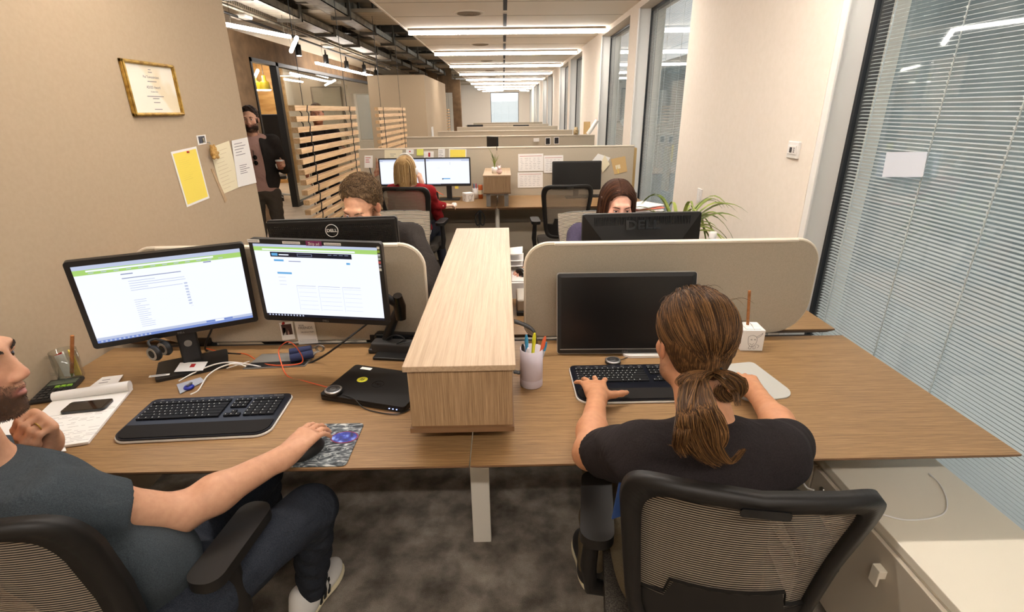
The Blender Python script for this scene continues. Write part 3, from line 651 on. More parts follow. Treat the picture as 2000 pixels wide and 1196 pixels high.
# ================================================================ FURNITURE AND THINGS ON IT
ZD = .74
def desk(lbl, x0, x1, y0, y1, z=ZD, legs=None, grp='bamboo desks of the front bench', name='desk', back=False):
    legs = legs or [(x0+.1, (y0+y1)/2), (x1-.1, (y0+y1)/2)]; t = T(name, lbl, 'desk', ((x0+x1)/2, (y0+y1)/2, 0), group=grp); hx = (x1-x0)/2; hy = (y1-y0)/2
    m = MB(); a = [(-hx, -hy), (hx, -hy), (hx, hy), (-hx, hy)]; e = .022
    m.add([(x, y, z) for x, y in a]+[(x, y, z-.006) for x, y in a]+[(x*(1-e/hx) if abs(x) > 0 else x, y*(1-e/hy), z-.026) for x, y in a],
          [(0, 1, 2, 3), (11, 10, 9, 8)], 0)
    o = len(m.v)-12
    for q in ((0, 4), (4, 8)):
        for k in range(4): m.f.append([o+q[0]+(k+1) % 4, o+q[0]+k, o+q[1]+k, o+q[1]+(k+1) % 4]); m.m.append(1); m.sm.append(False)
    m.build('desk_top', [M_DESK, M_DESKEDGE], t)
    for lx, ly in legs:
        MB().box((lx-t.location.x-.0375, ly-t.location.y-.012, 0), (lx-t.location.x+.0375, ly-t.location.y+.012, z-.03)).build('leg', M_WMETAL, t, bevel=.003)
    MB().box((-hx+.08, -.03, z-.075), (hx-.08, .03, z-.028)).build('crossbeam', M_GREY, t); return t
desk('near left bamboo desk with the keyboard, notepad and two lit screens', -1.735, -.117, 1.212, 2.06, legs=[(-1.62, 1.66), (-.1185, 1.66)])
desk('near right bamboo desk in front of the ponytailed person', -.113, 1.502, 1.212, 2.06, legs=[(1.40, 1.66)])
desk('far left bamboo desk where the curly haired man leans', -1.735, -.117, 2.13, 2.97, legs=[(-1.62, 2.55), (-.1185, 2.55)])
desk('far right bamboo desk where the dark haired woman sits', -.113, 1.512, 2.13, 2.97, legs=[(1.40, 2.55)])
tag(MB().box((-1.60, 2.062, .66), (1.40, 2.128, .715)).build('cable_trough', M_BLACK), 'black cable trough in the gap between the facing desks', 'cable tray')
def rpanel(lbl, x0, x1, z0, z1, y, rad):
    t = T('desk_divider', lbl, 'divider', ((x0+x1)/2, y, z0), group='rounded fabric desk dividers'); W = x1-x0; H = z1-z0
    o = [Vector((p.x, -.013, p.y+H/2)) for p in rrect(W, H, rad, 8)]
    MB().prism(o, (0, 1, 0), .026, smooth_sides=True).build('fabric_panel', M_FABRIC, t, bevel=.002)
    b = [Vector((p.x, 0, p.y+H/2)) for p in rrect(W+.004, H+.004, rad, 8)]; b.append(b[0]); MB().tube(b, .0075, 8, cap=False).build('welt_trim', M_TRIM, t)
    MB().box((-W/2+.12, -.020, H-.006), (W/2-.10, .014, H+.007)).build('top_rail', M_TRIM, t, bevel=.004)
    for s in (-1, 1): MB().box((s*W*.32-.04, -.02, -.03), (s*W*.32+.04, .02, .02)).build('clamp', M_BLACK, t)
rpanel('rounded beige fabric divider behind the blank screen', .085, 1.335, .752, 1.172, 2.095, [.10, .10, .05, .15])
rpanel('rounded beige fabric divider behind the two lit screens', -1.575, -.350, .752, 1.178, 2.095, [.10, .10, .13, .05])
# the bamboo box across the bench
t = T('storage_box', 'long bamboo box with pale top running across the front bench', 'storage box', (-.139, 1.297, .80))
MB().box((-.152, .012, .012), (.152, 1.80, .204)).build('box_body', M_BOXFRONT, t); MB().box((-.162, -.004, .204), (.162, 1.815, .222)).build('box_top', M_BOXTOP, t, bevel=.002)
MB().box((-.156, .0, -.004), (.156, 1.81, .012)).build('bottom_board', M_DESKEDGE, t)
for y in (.16, 1.55): MB().box((-.10, y, -.06), (.10, y+.06, -.004)).build('foot', M_DARK, t)
MB().box((-.09, .25, -.05), (.09, 1.5, -.005)).build('support_beam', M_DARK, t)
# side cabinet
t = T('low_cabinet', 'long low cream cabinet under the near right desk by the window', 'cabinet', (1.31, 1.12, 0))
MB().box((-.195, -1.15, .03), (.195, .92, .50)).build('carcass', M_CAB, t); MB().box((-.20, -1.16, .50), (.198, .93, .53)).build('top_panel', M_CAB, t, bevel=.003)
for a, b in ((-1.14, -.40), (-.39, .36), (.37, .91)):
    d = MB().box((-.212, a, .05), (-.197, b, .492)).build('drawer_front', M_CABD, t, bevel=.002); MW[d.name] = MW[t.name]
    MB().box((-.232, (a+b)/2-.016, .40), (-.212, (a+b)/2+.016, .43)).box((-.236, (a+b)/2-.016, .37), (-.229, (a+b)/2+.016, .43)).build('handle', M_CAB, d, bevel=.002)
    MB().lathe([(.012, 0), (.012, .004), (.006, .005)], M=Matrix.Rotation(-PI/2, 4, 'Y'), c=(-.212, b-.06, .44), seg=16).build('lock', M_STEEL, d)
t = T('fabric_pouf', 'blue grey fabric seat pad at the near end of the low cabinet', 'cushion', (1.35, .35, .532)); MB().box((-.14, -.3, 0), (.14, .32, .05)).build('pad', mat('bluegrey', (112, 128, 134), .9), t, bevel=.02, bseg=3)
cable('charging_cable', 'thin white charging cable lying in a loop on the low cabinet', [at(1640, 985, z=.45), at(1705, 1000, z=.534), at(1770, 1016, z=.534), at(1835, 1008, z=.534), at(1850, 985, z=.534), at(1838, 950, z=.534), at(1815, 925, z=.534)], .0022, M_WCABLE)
cable('hanging_cable', 'white cable hanging between the desk and the drawer front', [at(1552, 905, y=1.45), at(1562, 930, y=1.42), at(1575, 952, y=1.38), at(1590, 958, y=1.36)], .003, M_WCABLE)
# ---------------- monitors
SCRW = mat('screen_white', (10, 10, 12), .3, emit=(238, 242, 255), estr=.60); SCRG = mat('screen_green', (10, 10, 10), .3, emit=(176, 220, 120), estr=.50)
SCRB = mat('screen_bluebar', (10, 10, 10), .3, emit=(120, 146, 214), estr=.5); SCRD = mat('screen_dark', (10, 10, 12), .3, emit=(22, 26, 40), estr=.5)
SCRL = mat('screen_line', (10, 10, 10), .3, emit=(190, 200, 226), estr=.55); SCRC = mat('screen_cyan', (10, 10, 10), .3, emit=(100, 176, 232), estr=.5); SCRR = mat('screen_grey', (10, 10, 10), .3, emit=(140, 150, 184), estr=.5)
SCM = [SCRW, SCRG, SCRB, SCRD, SCRL, SCRC, SCRR]
def monitor(lbl, c, X, Y, w, h, ui=None, base=None, bez=.018, silver=False, back='plain', logo=True, stand='slab', arm=None, grp=None):
    """panel centre c, screen right X, up Y (screen faces X x Y)"""
    c = Vector(c); t = T('monitor', lbl, 'monitor', (base or (c.x, c.y+.0, ZD)), group=grp); M = frameM(c, X, Y)
    o = rrect(w, h, .012, 4); b = MB().prism([M@Vector((p.x, p.y, -.022)) for p in o], M.to_3x3()@Vector((0, 0, 1)), .022)
    cs = b.build('casing', M_SILVER if silver else M_BLACK, t, world=True, bevel=.002); MW[cs.name] = MW[t.name]
    f = MB(); O = [M@Vector((p.x, p.y, .0005)) for p in rrect(w-.004, h-.004, .010, 4)]; I = [M@Vector((p.x, p.y+.002, .0025)) for p in rrect(w-2*bez, h-2*bez-.006, .001, 4)]; n = len(O)
    f.add(O+I, [(i, (i+1) % n, n+(i+1) % n, n+i) for i in range(n)]); f.build('bezel', M_BLACK if ui != 'off2' else M_DARK, t, world=True)
    sw, sh = w-2*bez, h-2*bez-.006; s = MB()
    def R(x0, y0, x1, y1, mi, dz=.0022):   # fractions, y from top
        P = [M@Vector(((x-.5)*sw, (.5-y)*sh+.002, dz)) for x, y in ((x0, y1), (x1, y1), (x1, y0), (x0, y0))]; s.add(P, [(0, 1, 2, 3)], mi)
    R(0, 0, 1, 1, 0, .0016)
    if ui and not ui.startswith('off'):
        R(0, 0, 1, .05 if ui != 'web' else .035, 4); R(0, .05 if ui == 'doc' else .035, 1, .115 if ui == 'doc' else .09, 1 if ui in ('doc', 'web') else 4, .0024); R(.07, .06, .82, .08, 0, .0026)
        R(0, .965, 1, 1, 2 if ui == 'doc' else 3, .0024)
        for k in range(12): R(.02+k*.026, .972, .032+k*.026, .992, 4, .0028)
        r = random.Random(len(lbl))
        if ui == 'doc':
            for k in range(12): R(.08+.07*k, .09, .11+.07*k, .10, 4, .0028)
            R(0, .93, 1, .965, 4); R(.25, .15, .32, .162, 6); R(.25, .205, .60, .215, 6)
            for k in range(5): R(.28, .25+.03*k, .38+r.random()*.25, .257+.03*k, 4)
            for k in range(14): R(.28, .50+.028*k, .31+r.random()*.06, .506+.028*k, 4)
            for k in range(8): R(.60, .36+.04*k, .62, .38+.04*k, 4); R(.61, .37+.045*k, .625, .372+.045*k, 6)
            R(.75, .12, .80, .135, 6); R(.68, .935, .86, .96, 2, .003); R(.74, .935, .80, .96, 0, .0032)
        if ui == 'web':
            R(.13, .10, .79, .165, 3, .003); R(.14, .115, .19, .15, 5, .0034); R(.20, .128, .28, .142, 0, .0034); R(.35, .115, .47, .15, 6, .0033); R(.353, .119, .467, .146, 3, .0035)
            for k in range(4): R(.60+.045*k, .115, .63+.045*k, .122, 6, .0034)
            R(.15, .20, .23, .225, 5); R(.16, .37, .28, .395, 5, .003); R(.27, .215, .37, .225, 6); R(.74, .215, .77, .24, 5)
            for k in range(3): R(.16, .44+.05*k, .22, .445+.05*k, 4)
            for a, b_ in ((.30, .46), (.48, .66), (.68, .83)):
                for k in range(6): R(a+.01, .58+.06*k, b_, .583+.06*k, 4)
                R(a, .55, b_, .554, 6); R(a, .55, a+.002, .9, 4)
        if ui == 'plain':
            R(.05, .065, .25, .072, 6); R(.45, .065, .9, .072, 6); R(.55, .15, .565, .17, 6); R(.55, .20, .565, .215, 6)
            R(.36, .75, .55, .79, 5); R(.36, .76, .39, .80, 3, .003); R(.25, .35, .32, .355, 4)
        s.build('display', SCM, t, world=True)
    else: s.build('display', [mat('screen_off', (13, 12, 12), .28)], t, world=True)
    if logo: text('DELL', .011, M@Matrix.Translation((0, -h/2+bez*.55, .0035)), M_GREY, t, 'logo_lettering')
    if silver: m = MB(); m.box((-w/2+.012, -h/2+bez+.002, .001), (w/2-.012, -h/2+bez+.005, .004), M=M); m.build('lower_silver_strip', M_SILVER, t, world=True)
    B = MB()
    if back == 'bevel':
        a = [(-w/2+.002, -h/2+.002), (w/2-.002, -h/2+.002), (w/2-.002, h/2-.002), (-w/2+.002, h/2-.002)]; q = [(-w*.26, -h*.28), (w*.26, -h*.28), (w*.26, h*.02), (-w*.26, h*.02)]
        B.add([M@Vector((x, y, -.022)) for x, y in a]+[M@Vector((x, y, -.062)) for x, y in q], [(0, 4, 5, 1)[::-1], (1, 5, 6, 2)[::-1], (2, 6, 7, 3)[::-1], (3, 7, 4, 0)[::-1], (4, 7, 6, 5)[::-1]]); B.build('back_shell', M_CHAIRF, t, world=True)
        g = MB()
        for k in range(60): x = -w*.40+k*w*.8/59; g.box((x-.0012, h*.34, -.034), (x+.0012, h*.46, -.024), M=M)
        g.build('vent_slots', M_BLACK, t, world=True)
        # raised letters lie on the sloping upper face
        p0, p1 = Vector((0, h/2, -.022)), Vector((0, h*.02, -.062)); pt = p0.lerp(p1, .30); yv = (p0-p1).normalized(); MM = M@frameM(pt+Vector((0, 0, -.006)), (-1, 0, 0), yv)
        text('DELL', .058, MM, M_BLACKG, t, 'logo_lettering', .002, sx=1.25, bold=.0015)
    elif back == 'mesh':
        B.cbox((0, 0, -.030), (w*.985, h*.97, .02), M=M).build('back_shell', M_CHAIRF, t, world=True, bevel=.006)
        g = MB()
        for r_ in range(20):
            for k in range(58):
                x = -w*.46+k*w*.92/57+(r_ % 2)*w*.008; y = h*.42-r_*.0088; g.box((x-.0018, y-.0016, -.0415), (x+.0018, y+.0016, -.0400), M=M)
        g.build('vent_pattern', M_BLACKG, t, world=True)
        rg = MB(); pts = [M@Vector((.028*math.cos(a)-.0, h*.5-.052+.028*math.sin(a), -.0425)) for a in np.linspace(0, 2*PI, 33)]; rg.tube(pts, .0016, 6, cap=False); rg.build('logo_ring', M_WHITE, t, world=True)
        text('DELL', .019, M@frameM((0, h*.5-.052, -.0425), (-1, 0, 0), (0, 1, 0)), M_WHITE, t, 'logo_lettering', .0006, sx=1.1, bold=.0006)
    else: B.cbox((0, -h*.02, -.034), (w*.6, h*.6, .028), M=M).build('back_shell', M_BLACK, t, world=True, bevel=.008)
    if stand == 'slab' and base:
        bx = Vector(base); Xh = Vector((X[0], X[1], 0)).normalized(); Yh = Vector((-Xh.y, Xh.x, 0)); D = frameM((bx.x, bx.y, 0), Xh, Yh)
        MB().prism([D@Vector((p.x, p.y, ZD+.001)) for p in rrect(.25, .175, .012)], (0, 0, 1), .012).build('stand_base', M_BLACK, t, world=True, bevel=.003)
        q = MB().prism([D@Vector((x, y_, ZD+.01)) for x, y_ in ((-.034, .010), (.034, .010), (.034, .052), (-.034, .052))], (0, 0, 1), max(.05, c.z-ZD+.02)); q.build('stand_column', M_BLACK, t, world=True, bevel=.006)
        k = D@Vector((0, .02, c.z)); n_ = M.to_3x3()@Vector((0, 0, 1)); MB().tube([k, c-n_*.03], .028, 12).build('tilt_joint', M_DARK, t, world=True)
        MB().lathe([(.014, 0), (.014, .002)], M=D@frameM((0, 0, 0), (1, 0, 0), (0, 0, 1)), c=tuple(D.to_3x3()@Vector((0, .009, ZD+.10))), seg=14).build('cable_hole', M_GREY, t, world=True)
    if arm: arm(t, M)
    return t, M
bML = at(372, 716, z=.75)
tML, MML = monitor('large lit monitor nearest the tan wall, tilted on its stand', (-1.277, 1.844, 1.058), (.881, .473, -.008), (.073, -.119, .990), .556, .350, 'doc', base=(bML[0], bML[1]+.02, ZD))
def armA(t, M):
    e = Vector((-.437, 1.95, .96)); MB().tube([M@Vector((.0, 0, -.03)), M@Vector((.1, 0, -.07)), e], [.022, .017, .017], 10).build('arm_link', M_BLACK, t, world=True)
    MB().tube([e+Vector((0, -.02, .05)), e+Vector((0, 0, 0)), e-Vector((0, 0, .06))], [.018, .026, .022], 14).build('arm_joint', M_BLACKG, t, world=True)
    MB().tube([e, (-.50, 1.99, .83), (-.53, 2.01, .75)], [.016, .020, .022], 12).build('lower_arm', M_BLACK, t, world=True)
    MB().cbox((-.53, 2.0, .75), (.12, .09, .022)).build('clamp_base', M_BLACK, t, world=True, bevel=.006)
t2, M2 = monitor('lit monitor beside the bamboo box with a purple sticker on its frame', (-.681, 1.783, 1.116), (.994, -.111, -.022), (.016, -.053, .998), .49, .322, 'web', base=(-.53, 2.0, ZD), bez=.016, stand='arm', arm=armA)
# stickers on its frame
pk = mat('purple_sticker', (122, 34, 92), .6)
MB().box((-.028, .322/2-.018, .003), (.030, .322/2-.0005, .0045), M=M2).build('purple_sticker', pk, t2, world=True); text('Skip ad', .0145, M2@Matrix.Translation((.001, .322/2-.010, .005)), M_WHITE, t2, 'sticker_lettering', .0002)
for a, b in ((-.115, -.050), (.038, .100)):
    st = MB().box((a, .322/2-.0135, .003), (b, .322/2-.005, .0042), M=M2); k = a+.004
    while k < b-.004: st.box((k, .322/2-.0105, .0042), (k+.002, .322/2-.008, .0045), 1, M=M2); k += .0035
    st.build('label_strip', [M_PAPER, M_INKD], t2, world=True)
st = MB().box((-.244, .322/2-.012, .0035), (-.200, .322/2-.001, .005), M=M2)
for k in range(9): st.box((-.240+k*.004, .322/2-.008, .005), (-.238+k*.004, .322/2-.005, .0053), 1, M=M2)
st.build('label_strip', [M_PAPER, M_INKD], t2, world=True)
stc = [(214, 210, 200), (150, 190, 60), (196, 206, 226), (200, 210, 208), (216, 110, 110), (170, 170, 190), (226, 226, 220)]
for k, c in enumerate(stc): MB().lathe([(0, 0), (.0048, 0), (.0048, .001), (0, .001)], seg=12, M=M2, c=(0, 0, 0)).build('round_icon_sticker', mat('sticker_%d' % k, c, .6), t2, world=True, xf=None) if 0 else MB().box((.229, .322/2-.022-k*.0135, .003), (.2385, .322/2-.0125-k*.0135, .0042), M=M2).build('icon_sticker', mat('sticker_%d' % k, c, .6), t2, world=True, bevel=.003)
def armB(t, M):
    MB().prism([Vector((p.x+.60, p.y+1.95, ZD+.001)) for p in rrect(.24, .16, .03)], (0, 0, 1), .010).build('stand_base', M_WHITE, t, world=True, bevel=.003)
    MB().box((.57, 1.98, ZD+.01), (.63, 2.01, .95)).build('stand_column', M_DARK, t, world=True, bevel=.005)
monitor('large switched-off monitor with silver edge facing the ponytailed person', (.487, 1.926, .917), (.9935, -.045, .012), (0, .165, .986), .562, .340, 'off', base=(.60, 1.95, ZD), silver=True, stand='x', arm=armB, bez=.017)
def armC(t, M):
    c = M.to_translation(); MB().box((c.x-.03, c.y+.03, ZD+.01), (c.x+.03, c.y+.06, c.z)).build('stand_column', M_BLACK, t, world=True)
    MB().prism([Vector((p.x+c.x, p.y+c.y+.03, ZD+.001)) for p in rrect(.24, .17, .02)], (0, 0, 1), .012).build('stand_base', M_BLACK, t, world=True)
def armD(t, M):
    c = M.to_translation(); MB().box((c.x-.03, c.y-.09, ZD+.01), (c.x+.03, c.y-.063, c.z)).build('stand_column', M_BLACK, t, world=True)
    MB().prism([Vector((p.x+c.x, p.y+c.y-.03, ZD+.001)) for p in rrect(.24, .17, .02)], (0, 0, 1), .012).build('stand_base', M_BLACK, t, world=True)
monitor('black monitor seen from behind with white ring logo, before the curly haired man', (-.785, 2.33, 1.07), (-.9995, -.02, -.016), (.0, .02, 1), .587, .36, 'plain', base=(-.785, 2.36, ZD), back='mesh', logo=False, stand='x', arm=armD)
monitor('black monitor seen from behind with large embossed lettering, before the dark haired woman', (.628, 2.33, 1.073), (-.9995, -.02, -.005), (.0, .02, 1), .548, .36, 'plain', base=(.628, 2.36, ZD), back='bevel', logo=False, stand='x', arm=armD)
monitor('lit monitor partly hidden by the blonde woman\'s head', (-1.150, 5.95, 1.055), (.999, .0, .0), (0, .06, 1), .532, .31, 'plain', base=(-1.15, 5.95, ZD), logo=False, stand='x', arm=armC, bez=.014)
monitor('lit monitor to the right of the blonde woman', (-.638, 5.93, 1.055), (.999, -.03, .0), (0, .06, 1), .515, .315, 'plain', base=(-.638, 5.95, ZD), logo=False, stand='x', arm=armC, bez=.014)
monitor('switched-off black monitor behind the empty office chair', (.826, 5.95, .992), (.999, .0, .0), (0, .06, 1), .56, .32, 'off', base=(.826, 5.95, ZD), logo=False, stand='x', arm=armC, bez=.014)
tag(MB().box((-.02, 0, -.014), (.02, .002, .014)).build('sticky_note', M_YELLOW), 'small yellow note under the lit monitor right of the blonde woman', 'note').location = (-.545, 5.90, .885)
# ---------------- keyboards
def keyboard(lbl, c, X, w=.482, d=.245):
    t = T('keyboard', lbl, 'keyboard', (c[0], c[1], ZD), math.atan2(X[1], X[0]))
    o = rrect(w, d, [.022, .022, .045, .045], 6); MB().prism([Vector((p.x, p.y, .002)) for p in rrect(w+.006, d+.006, [.024, .024, .047, .047], 6)], (0, 0, 1), .006).build('silver_rim', M_WHITE, t, bevel=.001)
    MB().prism([Vector((p.x, p.y, .004)) for p in o], (0, 0, 1), .010).build('body', mat('keyboard_gloss', (10, 13, 24), .3), t, bevel=.003)
    MB().prism([Vector((p.x, p.y-d/2+.041, .0135)) for p in rrect(w-.012, .072, [.004, .004, .040, .040], 5)], (0, 0, 1), .0028).build('palm_rest', mat('palm_rest', (30, 27, 25), .75, spec=.2), t, bevel=.002)
    k = MB(); g = MB(); bl = MB(); y0 = d/2-.048
    def key(x, y, kw, kh=.0148):
        k.box((x+.001, y+.001, .013), (x+kw-.001, y+kh+.0015, .0185)); g.box((x+.004, y+kh*.52, .0185), (x+min(kw*.4, .0075), y+kh*.78, .01865))
    r = random.Random(3); x0 = -w/2+.016
    for row in range(6):
        y = y0-row*.0178-(0 if row else -.004); n = [13, 14, 13, 12, 11, 8][row]; ws = [.0176]*n; tot = .266
        if row == 1: ws[-1] = tot-sum(ws[:-1])
        if row == 2: ws[0] = .026; ws[-1] = tot-sum(ws[:-1])
        if row == 3: ws[0] = .030; ws[-1] = tot-sum(ws[:-1])
        if row == 4: ws[0] = .040; ws[-1] = tot-sum(ws[:-1])
        if row == 5: ws = [.023, .021, .021, .098, .021, .021, .021, .04]
        if row == 0: ws = [tot/13]*13
        x = x0
        for q in ws: key(x, y, q); x += q
        if row in (0, 1, 2):
            for i in range(3): key(x0+.281+i*.0178, y, .0178)
        if row == 4: key(x0+.281+.0178, y, .0178)
        if row == 5:
            for i in range(3): key(x0+.281+i*.0178, y, .0178)
        if row > 0 or True:
            for i in range(4): key(x0+.345+i*.0245*.0+i*.0255, y, .0250)
    k.build('keys', mat('key_black', (20, 20, 22), .6, spec=.25), t); g.build('key_legends', mat('legend', (196, 196, 190), .6), t)
    m = MB()
    for i in range(12): m.box((-w/2+.03+i*.034, d/2-.016, .0145), (-w/2+.042+i*.034, d/2-.012, .0148))
    m.build('media_keys', M_GREY, t)
    text('Microsoft', .0085, Matrix.Translation((w/2-.045, d/2-.012, .0152)), mat('legend'), t, 'maker_lettering', .0001, world=False)
    return t
keyboard('black keyboard with palm rest and white rim on the near left desk', (-1.012, 1.484), (.9987, .05))
keyboard('black keyboard under the ponytailed person\'s left hand', (.487, 1.660), (1, .0), .486, .262)
# ---------------- small things, near left desk
def slab(name, lbl, cat, C, m, th=.0015, extra=None, group=None, r=0):
    """flat thing from four corner points (TL TR BR BL); extra = [(u0,v0,u1,v1,material)] printed on it"""
    C = [Vector(c) for c in C]; n = (C[1]-C[0]).cross(C[3]-C[0]).normalized()*-1; base = C[3].copy(); t = MB(); ms = [m]
    t.prism([c-base for c in (C[3], C[2], C[1], C[0])], n, th)
    for (u0, v0, u1, v1, mm) in extra or []:
        if mm not in ms: ms.append(mm)
        P = [(C[0]*(1-u)*(1-v)+C[1]*u*(1-v)+C[2]*u*v+C[3]*(1-u)*v)-base+n*(th+.0003) for u, v in ((u0, v1), (u1, v1), (u1, v0), (u0, v0))]
        t.add(P, [(0, 1, 2, 3)], ms.index(mm))
    o = t.build(name, ms); o.location = base; return tag(o, lbl, cat, group)
def lines(n, u0=.1, u1=.9, v0=.1, v1=.9, m=None, seed=1, th=.012, cols=1):
    r = random.Random(seed); out = []; cw = (u1-u0)/cols
    for c in range(cols):
        for k in range(n):
            v = v0+(v1-v0)*k/max(1, n-1); a = u0+c*cw; out.append((a+r.random()*.04, v, a+cw*(.45+.45*r.random()), v+th, m or M_INK))
    return out
def A(px, py, z=ZD+.001): return at(px, py, z=z)
o = slab('cable_flap', 'grey rectangular cable flap in the near left desk', 'cable outlet', [A(512, 693), A(620, 688), A(596, 716), A(474, 722)], M_GREY, .003, [(.02, .62, .98, .96, M_BLACK), (0, 0, 1, .04, M_SILVER)])
cx, cy = at(590, 850, z=.745)[:2]
def f_fur(nt, b):
    n1 = N(nt, 'ShaderNodeTexNoise', Scale=17., Detail=6., Distortion=3.5); nt.links.new(coords(nt, (1, 2.6, 1), rot=(0, 0, .6)), n1.inputs['Vector'])
    nt.links.new(ramp(nt, n1.outputs[0], [(.38, (34, 38, 42)), (.52, (92, 100, 104)), (.68, (206, 208, 204))]), b.inputs['Base Color'])
def f_gal(nt, b):
    n1 = N(nt, 'ShaderNodeTexNoise', Scale=42., Detail=6.); nt.links.new(coords(nt), n1.inputs['Vector'])
    nt.links.new(ramp(nt, n1.outputs[0], [(.36, (20, 20, 74)), (.52, (44, 62, 170)), (.66, (150, 180, 236))]), b.inputs['Base Color'])
t = T('mouse_pad', 'grey patterned mouse pad with a shiny blue oval under the man\'s hand', 'mouse pad', (-.562, 1.326, ZD))
MB().prism([Vector((p.x, p.y, .001)) for p in rrect(.175, .215, .014)], (0, 0, 1), .003).build('pad', mat('fur_print', rough=.7, build=f_fur), t)
MB().lathe([(.043, .0045), (.043, .0052)], c=(.045, .030, 0), seg=32, sy=.72).build('oval_rim', mat('crimson_rim', (130, 30, 70), .5), t); MB().lathe([(.039, .0053), (.039, .0056)], c=(.045, .030, 0), seg=32, sy=.70).build('blue_oval', mat('galaxy_print', rough=.4, build=f_gal), t)
def mouse(lbl, c, rz, m=M_BLACK, z=ZD+.005):
    t = T('computer_mouse', lbl, 'mouse', (c[0], c[1], z), rz); q = MB()
    P = [(0, .036), (.022, .036), (.030, .028), (.032, .012), (.031, .0)]
    q.lathe([(.031, 0), (.032, .010), (.028, .024), (.018, .033), (.0, .036)], seg=24, sy=1.75).build('shell', m, t); MB().cbox((0, .03, .032), (.006, .016, .010)).build('scroll_wheel', M_GREY, t, bevel=.002); return t
mouse('dark mouse under the hand of the man in the grey t-shirt', (-.603, 1.284), -.5)
# laptop + puck
t = T('laptop', 'closed black laptop with a yellow hash sticker beside the bamboo box', 'laptop', (-.478, 1.655, ZD), -.30)
MB().prism([Vector((p.x, p.y, .001)) for p in rrect(.335, .235, .012)], (0, 0, 1), .012).build('base', M_BLACK, t, bevel=.003); MB().prism([Vector((p.x, p.y, .014)) for p in rrect(.335, .235, .012)], (0, 0, 1), .009).build('lid', M_CHAIRF, t, bevel=.003)
MB().lathe([(0, .0232), (.020, .0232), (.020, .0236), (0, .0236)], c=(-.075, .015, 0), seg=28).build('yellow_sticker', mat('yellow_sticker', (232, 226, 60), .6), t); text('#', .028, Matrix.Translation((-.075, .015, .0240)), M_INKD, t, 'sticker_lettering', .0002, world=False)
pts = [Vector((.022*math.cos(a)+.0, .022*math.sin(a)+.0, .0235)) for a in np.linspace(0, 2*PI, 25)]; MB().tube(pts, .0009, 5, cap=False).build('logo_ring', M_BLACKG, t); text('DELL', .013, Matrix.Translation((0, 0, .0235))@Matrix.Rotation(PI+.0, 4, 'Z'), M_BLACKG, t, 'logo_lettering', .0004, world=False)
MB().box((-.13, .088, .0232), (-.085, .105, .0237)).build('white_label', M_PAPER, t)
for i in range(3): MB().cbox((.11+i*.014, -.1185, .010), (.004, .002, .002)).build('indicator_light', mat('led', (20, 20, 40), .4, emit=(150, 170, 255), estr=3), t)
def puck(lbl, c, z):
    t = T('headset_controller', lbl, 'headset controller', (c[0], c[1], z)); MB().lathe([(.026, 0), (.031, .004), (.031, .012), (.028, .016)], seg=32).build('body', M_BLACK, t); MB().lathe([(.030, .0125), (.031, .015), (.027, .018), (.024, .0172)], seg=32).build('silver_ring', M_SILVER, t)
    MB().lathe([(.0245, .0165), (.0240, .0178), (0, .0182)], seg=32).build('button_face', M_DARK, t); pts = [Vector((.009*math.cos(a), .009*math.sin(a), .0183)) for a in np.linspace(0, 2*PI, 17)]; MB().tube(pts, .0006, 4, cap=False).build('button_ring', M_GREY, t); return t
pL = at(652, 768, z=.764); puck('round silver-ringed headset controller lying on the laptop', pL, ZD+.0235)
pR = at(1197, 706, z=.75); puck('round white-ringed headset controller behind the right keyboard', pR, ZD+.001)
cable('controller_cable', 'black cable curling from the round controller around the laptop', [pL+np.array([.03, -.01, -.002]), A(690, 778, .768), A(710, 797, .745), A(740, 806, .744), A(775, 809, .744), A(800, 800, .744)], .002, M_BLACK)
cable('controller_cable', 'thin black cable from the controller to the foot of the blank monitor', [pR+np.array([.03, 0, .005]), A(1225, 699), A(1250, 694), A(1280, 696)], .0018, M_BLACK)
cable('orange_cable', 'orange cable looping across the near left desk to the laptop', [A(400, 680), A(440, 690), A(480, 692), A(510, 709), A(545, 714, .75), A(590, 708, .76), A(580, 680, .85), A(562, 668, .87), A(545, 682, .80), A(548, 705, .77), A(562, 735), A(600, 746), A(640, 757, .762)], .0023, M_ORANGE)
cable('power_cable', 'thick black cable sagging from the lit monitor into the flap', [at(745, 600, y=1.88), at(722, 628, y=1.87), at(705, 642, y=1.86), A(660, 676, .84), A(630, 697, .77), A(600, 712, .735)], .0042, M_BLACK)
cable('power_cable', 'black cable hanging behind the leftmost monitor', [at(415, 640, y=1.95), A(402, 672, .80), A(405, 686), A(440, 690), A(470, 692)], .0040, M_BLACK)
cable('white_cable', 'longer white cable with a plug beside the monitor foot', [A(349, 745), A(380, 728, .75), A(420, 712, .765), A(455, 708, .765), A(490, 713, .75), A(510, 717, .742)], .0028, M_WCABLE, group=None)
cable('white_cable', 'shorter white cable ending at the blue key fob', [A(372, 771), A(388, 762), A(405, 735, .755), A(430, 718, .765), A(460, 710, .765), A(480, 716, .75)], .0028, M_WCABLE)
t = T('cable_clip', 'crossed pale cable tie near the grey flap', 'cable tie', tuple(A(462, 715, .75))); MB().tube([(-.03, -.02, 0), (.04, .03, .005)], .002, 5).build('long_strip', M_WHITE, t); MB().tube([(-.03, .012, .003), (.04, -.005, .003)], .002, 5).build('short_strip', M_WHITE, t)
t = T('hand_grip', 'navy foam hand gripper with steel spring behind the flap', 'hand gripper', tuple(A(590, 692, .765)))
MB().tube([(-.055, .012, .003), (.028, .034, .008)], .016, 14).build('foam_handle', M_NAVY, t); MB().tube([(-.038, -.030, -.005), (.045, .002, .0)], .017, 14).build('foam_handle', M_NAVY, t)
m = MB()
